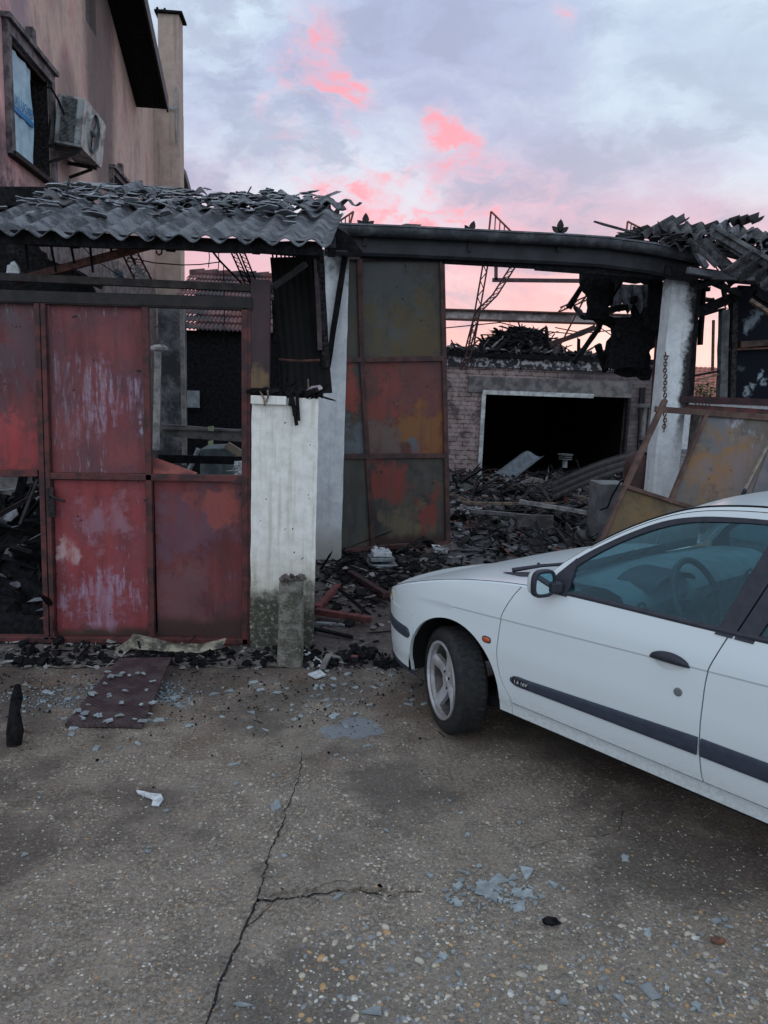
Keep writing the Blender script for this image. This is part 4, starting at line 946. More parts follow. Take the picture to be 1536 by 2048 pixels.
# ================================================================== GARAGE (rear)
YR = 14.5
garage = T('garage', 'burnt brick garage at the back with a wide black doorway', 'garage', (PY(1100, 950, YR).x, YR, 0))
def rp_(a, b): return PY(a, b, YR)
gx0, gx1 = rp_(800, 900).x, rp_(1303, 900).x; dx0, dx1 = rp_(960, 900).x, rp_(1252, 900).x
gzt = rp_(1100, 722).z; dzt = rp_(1100, 790).z
m = MB(); m.box((gx0, YR, -.3), (dx0, YR+.3, gzt)); m.box((dx1, YR, -.3), (gx1, YR+.3, gzt)); m.box((dx0, YR, dzt), (dx1, YR+.3, gzt)); m.box((gx0, YR+.3, -.3), (gx0+.25, YR+6, gzt)); m.box((gx1-.25, YR+.3, -.3), (gx1, YR+6, gzt)); m.box((gx0, YR+6, -.3), (gx1, YR+6.2, gzt))
m.build('wall', brick_m, garage)
m = MB(); m.box((gx0, YR-.06, gzt-.16), (gx1-.02, YR+.35, gzt+.02)); m.build('roof_edge', lintel_m, garage)
m = MB(); m.box((gx0-.05, YR-.12, gzt+.02), (gx1+.05, YR+6.2, gzt+.10)); m.build('roof', char, garage)
m = MB(); m.box((dx0-.3, YR-.03, dzt), (dx1, YR+.1, dzt+.30)); m.build('lintel', concrete_m, garage)
m = MB(); m.box((dx0-.02, YR-.06, dzt-.03), (dx0+(dx1-dx0)*.74, YR+.05, dzt+.05)); m.box((dx0-.03, YR-.05, 0), (dx0+.045, YR+.05, dzt-.03)); m.build('door_frame', white_paint, garage)
m = MB(); m.box((dx1-.05, YR-.02, 0), (dx1, YR+.08, dzt)); m.build('door_frame', char_soft, garage)
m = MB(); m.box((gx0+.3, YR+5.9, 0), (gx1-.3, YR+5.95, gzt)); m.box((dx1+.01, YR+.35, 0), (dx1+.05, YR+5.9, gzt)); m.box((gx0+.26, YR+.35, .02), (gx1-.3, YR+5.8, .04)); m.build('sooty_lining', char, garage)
# patch of exposed darker bricks and conduit
m = MB(); m.bar(rp_(1283, 775) + Vector((0, -.05, 0)), rp_(1276, 940) + Vector((0, -.05, 0)), .1, .05, up=(0, 1, 0)); m.build('conduit', char_soft, garage)
# inside bits: stool-like post, leaning sheet
st = T('jack_stand', 'dark stool like stand with pale rings inside the garage doorway', 'stand', PY(1129, 940, 13.9))
m = MB(); o_ = PY(1129, 935, 13.9); 
for k, (r, z) in enumerate(((.14, .23), (.12, .19), (.13, .15))): m.lathe([(.001, z+.02), (r, z+.02), (r, z), (.001, z)], o_, (0, 0, 1), 16)
m.build('top_rings', simple('ring grey', (.16, .165, .17), (.06, .06, .065), .5), st)
m = MB(); m.lathe([(.05, 0), (.05, .12), (.03, .15)], o_, (0, 0, 1), 12); m.build('pale_tube', grey_metal, st)
m = MB(); csheet(m, PY(985, 950, 13.2), PY(1030, 956, 13.0), PY(1045, 905, 13.6), 1, .05, .006, .0, 6); tag(m.build('bent_metal_sheet', simple('blue grey sheet', (.11, .13, .15), (.07, .08, .09), .45), smooth=True), 'bent blue grey metal sheet standing in the rubble at the garage door', 'metal sheet')

# rubble on garage roof
rs = random.Random(33)
m = MB()
def mound(cx, cy, rx, ry, h, base, seed=0, n=30):
    rows = []
    for j in range(n+1):
        row = []
        for i in range(n+1):
            u, v = i/n*2-1, j/n*2-1; r = math.sqrt(u*u+v*v); x = cx+u*rx; y = cy+v*ry
            z = base + h*max(0, 1-r**2)*(1+.6*noise.noise(Vector((x*1.3+seed, y*1.3, 0)))) + .05*noise.noise(Vector((x*5, y*5, seed)))*(1 if r < .97 else 0)
            row.append((x, y, z if r < .97 else base-.05))
        rows.append(row)
    return rows
def mz(cx, cy, rx, ry, h, base): return lambda x, y: base + h*max(0, 1-((x-cx)/rx)**2-((y-cy)/ry)**2)
pc = rp_(1065, 700)
m.grid(mound(pc.x, YR+1.0, 1.0, .8, .52, gzt+.1, 3)); 
debris(m, lambda r: (pc.x+r.gauss(0, .45), YR+1.0+r.uniform(-.7, .5)), 700, .05, .24, rs, .1, .35, .5, mz(pc.x, YR+1, 1., .8, .5, gzt+.1))
stuff(m.build('charred_heap', char), 'black heap of charred sticks on the garage roof', 'debris heap')
m = MB(); debris(m, lambda r: (r.uniform(gx0, gx1-.2), YR+r.uniform(-.05, .8)), 420, .06, .35, rs, .12, .5, .35, lambda x, y: gzt+.1); stuff(m.build('roof_rubble', char_soft), 'dark rubble along the garage roof edge', 'rubble')
m = MB(); debris(m, lambda r: (r.uniform(gx0, gx1-.3), YR+r.uniform(-.05, .5)), 130, .06, .3, rs, .06, .7, .2, lambda x, y: gzt+.16); stuff(m.build('pale_roof_rubble', simple('ashy scraps', (.22, .20, .20), (.09, .08, .085), .8, 8)), 'pale ashy scraps along the garage roof edge', 'rubble')
m = MB(); m.bar(PY(995, 700, 14), PY(1015, 678, 14), .06, .05, jag=.3); m.bar(PY(1012, 684, 14), PY(1020, 672, 14), .03, .03); tag(m.build('charred_stick', char), 'pointed charred stick rising from the garage roof beside a stub', 'stick')
m = MB(); m.bar(PY(962, 702, 14), PY(962, 686, 14), .09, .07); m.bar(PY(915, 702, 14), PY(902, 680, 14), .02, .02); tag(m.build('charred_stub', char), 'short black stub and thin stick on the garage roof left part', 'stub')

# ================================================================== YARD RUBBLE
rs = random.Random(44)
def yz(x, y):
    k = max(0, min(1, (y-8.2)/4.)); b = .30*k*(.7+.5*noise.noise(Vector((x*.8, y*.8, 0))))
    if y > 13: b *= max(.3, 1-(y-13)/2.)
    return max(.0, b + .10*noise.noise(Vector((x*2.4, y*2.4, 4)))*k)
m = MB(); rows = []
for j in range(61):
    rows.append([(-1+8.5*i/60, 7.4+7.3*j/60, yz(-1+8.5*i/60, 7.4+7.3*j/60)+(.004 if j else -.02)) for i in range(61)])
rub_m = simple('wet ash', (.009, .0085, .010), (.055, .048, .049), .55, 16, bs=1., spec=.5)
m.grid(rows); stuff(m.build('ash_mound', rub_m, smooth=True), 'wet black ash and rubble covering the yard floor behind the gateway', 'rubble')
def pick_y(r): return (r.uniform(-.2, 5.6), 7.9 + 6.6*r.random()**1.1)
m = MB(); debris(m, pick_y, 3200, .035, .34, rs, .08, .4, .45, yz); stuff(m.build('burnt_debris', char_soft), 'dense black burnt planks and scraps on the yard floor', 'debris')
m = MB(); debris(m, pick_y, 900, .03, .22, rs, .07, .4, .3, lambda x, y: yz(x, y)+.03); stuff(m.build('grey_debris', simple('ash grey scraps', (.15, .145, .155), (.05, .05, .055), .6, 9)), 'grey ashy scraps among the black yard rubble', 'debris')
m = MB(); debris(m, pick_y, 90, .03, .16, rs, .1, .5, .3, lambda x, y: yz(x, y)+.05); stuff(m.build('pale_debris', simple('whitish scraps', (.40, .38, .37), (.2, .18, .17), .8, 9)), 'pale scraps dotted over the black yard rubble', 'debris')
m = MB(); debris(m, pick_y, 170, .05, .20, rs, .12, .4, .1, lambda x, y: yz(x, y)+.02); stuff(m.build('tile_debris', simple('broken tile', (.20, .075, .055), (.07, .04, .035), .8, 9)), 'dull red broken tile pieces in the black yard rubble', 'debris')
m = MB()
for k in range(46):
    x, y = pick_y(rs); z = yz(x, y); a_ = rs.uniform(0, 6.28); L = rs.uniform(.3, .9); pts = []
    for q in range(6): pts.append(Vector((x + L*q/5*math.cos(a_) + rs.gauss(0, .04), y + L*q/5*math.sin(a_) + rs.gauss(0, .04), z + .03 + abs(rs.gauss(0, .05)))))
    m.tube(pts, rs.uniform(.003, .008), 4)
stuff(m.build('tangled_wire', rustbar), 'bent rusty wires tangled in the black yard rubble', 'wire')
# rubble between pillar and leaf, driveway
def pick_d(r): return (r.triangular(-.1, 2.2, .25), r.triangular(5.0, 8.2, 7.2))
m = MB(); debris(m, pick_d, 620, .02, .16, rs, .15, .3, .3); stuff(m.build('driveway_debris', char), 'black burnt crumbs on the driveway beside the white pillar', 'debris')
m = MB(); debris(m, pick_d, 300, .02, .12, rs, .08, .25, .2); stuff(m.build('driveway_chips', simple('grey chips', (.26, .25, .25), (.12, .10, .10), .7, 9)), 'small grey chips on the brown driveway', 'debris')
m = MB(); debris(m, lambda r: (r.uniform(-2.4, .75), 4.62 + abs(r.gauss(0, .16))), 700, .015, .10, rs, .3, .5, .3, lambda x, y: .012 if x < 0 and y > 4.7 else .0); stuff(m.build('plinth_debris', char), 'charred crumbs along the foot of the red gate', 'debris')
m = MB(); debris(m, lambda r: (r.uniform(-2.4, .9), 4.58 + abs(r.gauss(0, .22))), 420, .012, .08, rs, .1, .3, .3, lambda x, y: .025 if x < 0 and y > 4.7 else .0); stuff(m.build('plinth_chips', simple('pale chips', (.30, .29, .28), (.15, .14, .13), .8, 9)), 'pale chips and splinters along the foot of the red gate', 'debris')
# inside left shed, visible through lower-left opening and window
m = MB(); rows = mound(-2.3, 6.6, 2.2, 1.4, .8, 0, 9); m.grid(rows)
debris(m, lambda r: (r.uniform(-3.2, -.6), r.uniform(5.3, 7.2)), 700, .05, .35, rs, .12, .6, .4, mz(-2.3, 6.6, 2.2, 1.4, .85, 0)); stuff(m.build('shed_rubble', char), 'black rubble heaped inside the shed behind the red gate', 'rubble')
m = MB(); debris(m, lambda r: (r.uniform(-2.8, -1.4), r.uniform(5.3, 6.4)), 90, .04, .2, rs, .08, .6, .4, lambda x, y: mz(-2.3, 6.6, 2.2, 1.4, .85, 0)(x, y)+.06); stuff(m.build('shed_scraps', simple('grey scraps 2', (.24, .25, .27), (.1, .1, .11), .7, 9)), 'grey scraps on the black rubble inside the shed', 'rubble')
m = MB(); m.prism([PY(a, b, 5.3) for a, b in ((-20, 1228), (30, 1240), (50, 1250), (92, 1232), (88, 1268), (40, 1272), (-20, 1268))], (0, .2, .05)); tag(m.build('crumpled_sheet', simple('crumpled red', (.30, .12, .10), (.16, .06, .05), .7)), 'crumpled orange red metal sheet at the foot of the left opening', 'metal sheet')
m = MB(); m.prism([PY(a, b, 6.2) for a, b in ((-30, 952), (36, 952), (38, 1010), (20, 1040), (-30, 1050))], (0, .3, 0)); tag(m.build('concrete_block', concrete_m), 'grey concrete block behind the left gate opening', 'block')
m = MB(); m.bar(PY(-20, 1040, 5.6), PY(80, 985, 5.8), .03, .03); m.bar(PY(40, 1050, 5.5), PY(75, 960, 5.8), .02, .02); tag(m.build('fallen_bars', darksteel), 'thin crossed bars behind the left gate opening', 'bars')

# interior objects behind the upper right opening
post = MB(); post.box((PY(318, 800, 7.4).x, 7.4, 0), (PY(366, 800, 7.4).x, 7.62, PY(340, 596, 7.4).z)); 
t = newmat('sooty post'); n1 = t.noise(t.pos, 3.5, 6, .7); cc = t.mix(t.ramp(n1, .4, .62), (.04, .04, .044), (.17, .165, .17)); soot_m = fin(t, cc, .9, 0, n1)
tag(post.build('concrete_post', soot_m), 'sooty grey concrete post inside the shed opening', 'post')
m = MB(); m.bar(PY(364, 612, 7.3), PY(369, 930, 7.3), .035, .05, up=(0, 1, 0)); tag(m.build('timber_strip', simple('grey timber', (.27, .25, .24), (.14, .13, .12), .8, 12)), 'pale grey timber strip on the right edge of the concrete post', 'timber')
m = MB(); m.bar(PY(316, 700, 6.9), PY(312, 900, 6.9), .05, .05, up=(0, 1, 0)); m.ball(PY(317, 697, 6.9), .08, .05, .035, jit=.15); tag(m.build('melted_pipe', simple('melted white', (.50, .48, .45), (.22, .22, .22), .6, 12)), 'white downpipe with a melted top beside the concrete post', 'pipe')
m = MB(); m.bar(PY(326, 860, 6.6), PY(490, 872, 6.6), .10, .05, up=(0, 1, 0)); m.bar(PY(324, 856, 6.58), PY(490, 861, 6.58), .016, .09, up=(0, 1, 0)); tag(m.build('grey_channel', simple('channel steel', (.15, .145, .14), (.06, .055, .055), .6, 7)), 'grey steel channel crossing the shed opening', 'beam')
m = MB(); m.bar(PY(318, 917, 6.0), PY(492, 921, 6.0), .06, .05, up=(0, 1, 0)); tag(m.build('black_rail', char), 'black horizontal rail across the bottom of the shed opening', 'rail')
mach = T('metal_cabinet', 'grey green burnt metal cabinet inside the shed opening', 'cabinet', PY(440, 950, 6.9))
m = MB(); m.prism([PY(a, b, 6.9) for a, b in ((400, 898), (450, 896), (476, 914), (480, 1000), (400, 1000))], (0, .5, 0)); m.build('body', green_box, mach, bevel=.008)
m = MB(); m.bar(PY(450, 892, 6.85), PY(476, 912, 6.85), .02, .03); m.bar(PY(454, 890, 6.8), PY(482, 907, 6.8), .05, .06, up=(0, 0, 1)); m.build('lid', simple('lid tan', (.30, .22, .15), (.2, .18, .16), .7), mach)
m = MB(); m.tube([PY(375, 945, 6.5), PY(388, 920, 6.5), PY(397, 897, 6.5)], .02, 8); tag(m.build('grey_pipe', grey_metal, smooth=True), 'short slanting grey pipe left of the metal cabinet', 'pipe')
m = MB(); m.prism([PY(a, b, 6.3) for a, b in ((416, 853), (427, 852), (428, 862), (416, 862))], (0, .01, 0)); m.prism([PY(a, b, 6.5) for a, b in ((416, 882), (426, 880), (427, 892), (416, 891))], (0, .01, 0)); tag(m.build('note', simple('note', (.32, .36, .22), (.25, .28, .2), .8)), 'small yellow green paper scrap on the steel channel', 'paper')
m = MB(); rs2 = random.Random(8); debris(m, lambda r: (PY(480+r.uniform(-12, 8), 940, 5.6).x, 5.6+r.uniform(0, .2)), 40, .02, .07, rs2, .2, .7, .3, lambda x, y: PY(480, 950, 5.6).z + rs2.uniform(0, .07)); m.box((PY(465, 950, 5.6).x, 5.55, 0), (PY(487, 950, 5.6).x, 5.8, PY(480, 952, 5.6).z)); tag(m.build('paper_heap', whitebit), 'small heap of white torn scraps at the lower right of the shed opening', 'scraps')
m = MB(); m.box((PY(374, 790, 10.5).x, 10.5, PY(380, 815, 10.5).z), (PY(399, 790, 10.5).x, 10.52, PY(380, 781, 10.5).z)); tag(m.build('notice_board', simple('blueish white', (.26, .29, .31), (.16, .18, .19), .6)), 'small pale notice on the black rear wall seen through the shed opening', 'notice')
# tiled-roof outbuilding behind
ob = T('outbuilding', 'black burnt outbuilding with a sooty clay tiled roof behind the shed', 'outbuilding', (-1.2, 12.6, 0))
YO = 10.6
e0, e1 = PY(330, 668, YO), PY(560, 672, YO); ez = (e0.z+e1.z)/2
m = MB(); m.box((e0.x, YO, -.1), (e1.x+.8, YO+.1, ez+.045)); m.box((e0.x, YO+.1, -.1), (e0.x+.1, YO+3, ez)); m.box((e0.x, YO+2.6, -.1), (e1.x+.8, YO+2.7, PY(450, 556, YO+2.6).z)); m.build('wall', char, ob)
rz_ = PY(450, 556, YO+2.6).z; rows = []; xa, xb = e0.x-.1, e1.x+.9
nx = 90; nrow = 9
for r in range(nrow):
    m = None
tm = MB()
for r in range(nrow):
    y0 = YO-.15 + 2.75*r/nrow; y1 = YO-.15 + 2.75*(r+1.12)/nrow; z0 = ez + (rz_-ez)*r/nrow; z1 = ez + (rz_-ez)*(r+1.12)/nrow
    rows = []
    for (y, z, dz) in ((y0, z0, .055), (y1, z1, .02)):
        rows.append([(xa + (xb-xa)*i/ (nx*2), y, z + dz + .022*abs(math.sin(math.pi*i/4)) + .008*noise.noise(Vector((i//4, r, 0)))) for i in range(nx*2+1)])
    tm.solid_grid(rows, (0, 0, -.018))
rfo = tm.build('roof', tile_m, ob)
m = MB()
for k in range(12):
    x = xa + (xb-xa)*k/12; m.tube([(x, YO+2.62, rz_+.05), (x+(xb-xa)/12+.03, YO+2.62, rz_+.065)], [.06, .075], 8)
m.build('ridge_tiles', tile_m, rfo)
# far right house roof
fh = T('neighbour_house', 'pale house with a red tiled roof far behind the right column', 'house', (9, 26, 0))
YN = 24.
p0, p1 = PY(1255, 795, YN), PY(1500, 797, YN); m = MB(); rows = []
zt_ = PY(1380, 735, YN+4).z
for r in range(12):
    y0 = YN + 4*r/12; y1 = YN + 4*(r+1.1)/12; z0 = p0.z + (zt_-p0.z)*r/12; z1 = p0.z + (zt_-p0.z)*(r+1.1)/12
    m.solid_grid([[(p0.x-1 + (p1.x-p0.x+3)*i/120, y0, z0+.07+.03*math.sin(i*2.1)) for i in range(121)], [(p0.x-1 + (p1.x-p0.x+3)*i/120, y1, z1+.02+.03*math.sin(i*2.1)) for i in range(121)]], (0, 0, -.03))
m.build('roof', tile2_m, fh)
m = MB(); m.box((p0.x-.8, YN+.3, -.1), (p1.x+1.8, YN+.5, p0.z)); m.build('wall', simple('pale wall', (.55, .57, .58), (.42, .43, .44), .8), fh)
# bush
bu = T('bush', 'small green bush seen through the burnt window frame', 'bush', PY(1410, 800, 12))
m = MB(); rs = random.Random(6); bc = PY(1408, 782, 12.)
for k in range(420):
    d = Vector((rs.gauss(0, .11), rs.gauss(0, .11), rs.gauss(0, .075))); c = bc + d; a_ = rs.uniform(0, 6.28); b_ = rs.uniform(-1, 1); s_ = rs.uniform(.015, .035)
    u = Vector((math.cos(a_), math.sin(a_), b_)).normalized()*s_; v = Vector((-math.sin(a_), math.cos(a_), rs.uniform(-.6, .6))).normalized()*s_*.5
    m.add([c-u, c+v, c+u, c-v], [(0, 1, 2, 3)])
m.build('foliage', leafm, bu)
m = MB()
for k in range(5): m.tube([bc + Vector((.03*(k-2), 0, -1.6)), bc + Vector((.06*(k-2), 0, 0))], .012, 5)
m.build('stem', plank_m, bu)

# ================================================================== RIGHT SIDE BUILDING
YW = 7.5
rw = T('burnt_window_wall', 'charred wall with an empty window frame to the right of the column', 'wall', (PY(1450, 830, YW).x, YW, 0))
def wb(a, b, w_, mt=char, nm='post', d=.08, jag=.06, Y=YW):
    m = MB(); m.bar(PY(*a, Y), PY(*b, Y), w_, d, up=(0, 1, 0), jag=jag); return m.build(nm, mt, rw)
wb((1375, 545), (1362, 812), .12, char_soft); wb((1396, 560), (1388, 640), .05, char); wb((1388, 640), (1378, 800), .05, char)
wb((1408, 560), (1400, 690), .02, char); wb((1448, 620), (1443, 800), .075, simple('grey charred board', (.05, .05, .055), (.12, .12, .125), .7, 8)); wb((1468, 575), (1462, 808), .05, char_soft)
wb((1385, 628), (1490, 585), .09, char, 'beam', .1); wb((1355, 798), (1560, 806), .07, simple('burnt red sill', (.06, .02, .022), (.025, .015, .017), .7, 9), 'sill', .12)
wb((1400, 632), (1445, 618), .02, char, 'rail'); wb((1427, 640), (1425, 742), .022, rustbar, 'bar', .02, 0); wb((1385, 752), (1440, 742), .02, char_soft, 'rail', .03, .1); wb((1378, 765), (1440, 748), .015, plank_m, 'rail', .02, .1)
wb((1440, 700), (1560, 695), .02, rustbar, 'rail', .02, 0)
t = newmat('black board with white smears'); nz = t.noise(t.pos, 3.2, 5, .6, 1.2); cc = (.006, .007, .012)
for (a, b, r, am) in ((1508, 640, .085, .42), (1500, 655, .05, .4), (1525, 630, .06, .4), (1524, 745, .05, .65), (1510, 768, .05, .6), (1497, 785, .045, .55), (1535, 762, .04, .5), (1490, 730, .05, .12)):
    q = PY(a, b, YW); d = t.vmath('DISTANCE', t.vmath('ADD', t.vmath('MULTIPLY', t.pos, (1, 0, .75)), t.vmath('MULTIPLY', t.noise(t.pos, 6, 6, .7, 0, 1), (.34, 0, .30))), (q.x+.17, 0, q.z*.75+.15))
    cc = t.mix(t.math('MULTIPLY', t.ramp(d, r, r*.3), am), cc, (.36, .42, .46))
bb = fin(t, cc, .75, 0, None, spec=.1)
m = MB(); m.box((PY(1470, 700, YW).x, YW+.05, PY(1500, 800, YW).z), (PY(1620, 700, YW).x, YW+.09, PY(1500, 570, YW).z)); o = m.build('board', bb, rw); o['label'] = 'black board with wiped white smears'
wb((1478, 690), (1600, 680), .06, simple('burnt crossrail', (.08, .045, .035), (.02, .018, .02), .7, 9), 'crossrail', .08, .2)
wb((1352, 812), (1600, 828), .05, redframe, 'rail', .06, 0)
wb((1340, 820), (1338, 1010), .001, char, 'post') if False else None
m = MB(); m.box((PY(1400, 830, YW+.1).x, YW+.1, -.05), (PY(1700, 830, YW+.1).x, YW+.3, PY(1400, 826, YW).z)); m.build('lower_wall', concrete_m, rw)
# collapsed roof sheets, right
rr = T('collapsed_roof', 'heap of broken corrugated roof sheets sagging over the right column', 'roof', PY(1450, 520, 7.4))
def sheet(A, B, D, nw, mt=darkroof, jag=.3, amp=.03, hump=0., seed=0):
    m = MB(); csheet(m, A, B, D, nw, amp, .01, jag, 6, jag*.5, hump, seed); return m.build('roof_sheet', mt, rr, smooth=True, sharp=50)
def q3(a, b, Y): return PY(a, b, Y)
sheet(q3(1222, 478, 8.2), q3(1395, 470, 7.6), q3(1300, 452, 9.0), 6, char, .2, .035)
sheet(q3(1275, 472, 7.5), q3(1318, 470, 7.5), q3(1345, 432, 8.2), 2, darkroof, .1, .03)
sheet(q3(1340, 470, 7.1), q3(1560, 486, 6.9), q3(1340, 445, 8.3), 7, darkroof, .25, .035)
sheet(q3(1420, 460, 7.2), q3(1600, 520, 6.6), q3(1450, 440, 8.4), 6, greyroof, .2, .035)
sheet(q3(1420, 450, 6.9), q3(1440, 480, 6.9), q3(1580, 545, 6.3), 2, darkroof, .1, .04)
sheet(q3(1372, 478, 6.9), q3(1410, 472, 6.9), q3(1440, 545, 6.7), 2, darkroof, .15, .03)
sheet(q3(1448, 447, 7.8), q3(1505, 440, 7.8), q3(1480, 436, 8.6), 3, char, .4, .04)
sheet(q3(1500, 500, 6.6), q3(1590, 540, 6.4), q3(1440, 545, 6.6), 4, darkroof, .3, .035)
sheet(q3(1310, 490, 7.2), q3(1400, 500, 7.0), q3(1330, 470, 7.8), 3, darkroof, .3, .03)
rs = random.Random(12); m = MB(); 
def rpk(r): return (r.uniform(q3(1300, 480, 7.5).x, q3(1600, 480, 7.).x), r.uniform(6.9, 8.2))
debris(m, rpk, 190, .05, .26, rs, .05, .22, .3, lambda x, y: q3(1400, 480, 7.2).z + (y-7.2)*.2 - (x-3.2)*.04 + rs.uniform(-.06, .02)); o = m.build('loose_fragments', darkroof, rr); o['kind'] = 'stuff'
m = MB(); m.bar(PY(1375, 540, 6.9), PY(1430, 550, 6.9), .05, .05, up=(0, 1, 0)); m.bar(PY(1425, 550, 6.9), PY(1508, 553, 6.85), .075, .05, up=(0, 1, 0)); m.build('gutter_piece', simple('grey gutter', (.13, .135, .145), (.08, .08, .09), .5, 8), rr)
for (a, b, a2, b2, w_, mt) in ((1450, 525, 1560, 560, .03, paleroof), (1430, 500, 1540, 530, .05, char_soft), (1460, 540, 1560, 500, .03, char), (1400, 470, 1470, 560, .035, char), (1385, 490, 1412, 535, .05, paleroof), (1410, 560, 1480, 590, .04, char), (1500, 600, 1560, 640, .035, plank_m), (1440, 545, 1450, 600, .02, char), (1395, 575, 1440, 560, .05, char), (1330, 540, 1560, 565, .09, char)):
    m = MB(); m.bar(PY(a, b, 7.2), PY(a2, b2, 7.1), w_, .05, up=(0, 1, 0), jag=.15); m.build('broken_batten', mt, rr)
for (a, b, a2, b2) in ((1440, 560, 1455, 640), (1425, 520, 1455, 580)):
    m = MB(); truss(m, PY(a, b, 7.6), PY(a2, b2, 7.6), (.04, 0, 0), 6, .007); m.build('lattice_rod', char, rr)
rs = random.Random(64)
for k in range(18):
    a, b = rs.uniform(1385, 1540), rs.uniform(490, 610); m = MB(); m.bar(PY(a, b, 7.2+rs.uniform(0, .7)), PY(a+rs.uniform(-70, 70), b+rs.uniform(-25, 55), 7.3+rs.uniform(0, .7)), rs.uniform(.02, .06), .04, up=(0, 1, 0), jag=.25); m.build('charred_batten', char if k % 3 else char_soft, rr)
# charred hanging sheets left of right column
hg = T('hanging_charred_roof', 'black tattered roof sheets hanging left of the right column', 'roof', PY(1270, 730, 8.3))
def hang(pl, Y, mt=char, th=.03, am=5, seed=1, nm='charred_sheet'):
    m = MB(); m.prism([PY(a, b, Y) for a, b in jagged(pl, am, 5, seed)], (0, th, 0)); return m.build(nm, mt, hg)
hang([(1175, 530), (1340, 535), (1335, 560), (1210, 566), (1165, 556)], 8.3, seed=1)
hang([(1185, 560), (1225, 565), (1213, 640), (1172, 640)], 8.5, seed=2)
hang([(1298, 560), (1338, 560), (1332, 690), (1288, 650)], 8.1, seed=3)
hang([(1172, 625), (1325, 640), (1318, 700), (1215, 652), (1170, 640)], 8.6, seed=9)
hang([(1232, 640), (1328, 640), (1322, 690), (1290, 705), (1288, 735), (1212, 735), (1222, 690)], 8.4, seed=4)
hang([(1222, 650), (1240, 655), (1232, 740), (1210, 738)], 8.45, seed=5)
m = MB(); csheet(m, PY(1216, 568, 8.7), PY(1305, 570, 8.6), PY(1222, 628, 8.75), 4, .03, .008, .45, 8, 0, 0, 5); m.build('pale_sheet', paleroof, hg, smooth=True)
m = MB(); csheet(m, PY(1228, 640, 9.2), PY(1252, 650, 9.2), PY(1235, 700, 9.2), 1, .03, .01, .2, 4); m.build('charred_sheet', simple('tan scorched', (.2, .15, .11), (.06, .05, .05), .8), hg)
hang([(1160, 545), (1200, 548), (1196, 625), (1178, 625)], 8.55, seed=21)
hang([(1250, 575), (1335, 575), (1330, 648), (1262, 640)], 8.75, seed=22, nm='charred_sheet')
hang([(1215, 520), (1290, 500), (1340, 505), (1335, 560), (1230, 570)], 8.0, seed=23)
hang([(1245, 690), (1300, 680), (1300, 760), (1228, 745)], 8.6, seed=24)
rs = random.Random(91)
for k in range(16):
    a, b = rs.uniform(1165, 1320), rs.uniform(520, 700); m = MB(); m.bar(PY(a, b, 8.2+rs.uniform(0, .6)), PY(a+rs.uniform(-60, 60), b+rs.uniform(-30, 70), 8.3+rs.uniform(0, .6)), rs.uniform(.03, .07), .04, up=(0, 1, 0), jag=.25); m.build('charred_batten', char, hg)
# fallen gate leaf, right
fg = T('fallen_gate_leaf', 'toppled rusty orange and grey gate leaf leaning behind the car', 'gate leaf', PY(1400, 1060, 6.6))
def FP(a, b, off=0): return PN(a, b, PY(1400, 900, 6.75) + Vector((0, off, 0)), Vector((.12, 1, -.25)).normalized())
mf1 = sheetmat('fallen panel main', (.11, .105, .10), (.15, .10, .07), (.34, .33, .38), .5, None, 0, [(1400, 945, 6.75, .30, (.20, .11, .05), .9), (1470, 850, 6.75, .12, (.34, .32, .36), .6), (1440, 890, 6.75, .2, (.22, .12, .05), .7), (1470, 940, 6.75, .25, (.16, .125, .12), .7), (1430, 850, 6.75, .16, (.12, .12, .135), .7)], 51.)
mf2 = sheetmat('fallen panel foot', (.135, .088, .042), (.10, .07, .038), (.2, .15, .08), .3, None, 0, [(1290, 1040, 6.75, .2, (.16, .10, .04), .6)], 57.)
mf3 = sheetmat('fallen panel right', (.13, .13, .14), (.10, .10, .105), (.25, .22, .24), .4, None, 0, [(1510, 920, 6.75, .2, (.18, .14, .15), .6)], 61.)
def fpan(px, mt, lab):
    a, b, c, d = [FP(*p, .01) for p in px]; rows = []
    for j in range(15):
        rows.append([a.lerp(b, i/14).lerp(d.lerp(c, i/14), j/14) + Vector((0, .02*noise.noise(Vector((i*.2, j*.2, px[0][0])))*math.sin(math.pi*i/14)*math.sin(math.pi*j/14), 0)) for i in range(15)])
    m = MB(); m.solid_grid(rows, (0, .004, 0)); o = m.build('panel', mt, fg, smooth=True); o['label'] = lab
fpan([(1412, 830), (1556, 842), (1470, 1075), (1330, 1030)], mf1, 'upper panel, grey turning orange at its lower left')
fpan([(1254, 974), (1344, 1003), (1300, 1110), (1200, 1090)], mf2, 'plain brown foot panel')
fpan([(1558, 842), (1700, 850), (1620, 1090), (1472, 1075)], mf3, 'grey right panel beyond the pale seam')
fpan([(1345, 1003), (1475, 1045), (1440, 1130), (1303, 1110)], mf2, 'brown lower panel hidden mostly by the car')
def fbar(a, b, w_, mt=None): m = MB(); m.bar(FP(*a), FP(*b), w_, .05, up=(0, 1, 0)); m.build('frame_bar', mt or lf_dark, fg, bevel=.004)
brownf = simple('brown frame', (.13, .075, .06), (.07, .04, .035), .65, 8)
fbar((1310, 818), (1560, 837), .055, brownf); fbar((1330, 800), (1250, 975), .045, brownf); fbar((1412, 828), (1338, 1006), .03, brownf); fbar((1250, 972), (1470, 1042), .035, brownf); fbar((1250, 974), (1198, 1092), .03, brownf)
fbar((1546, 868), (1485, 985), .016, simple('pale seam', (.30, .26, .22), (.2, .17, .14), .7))
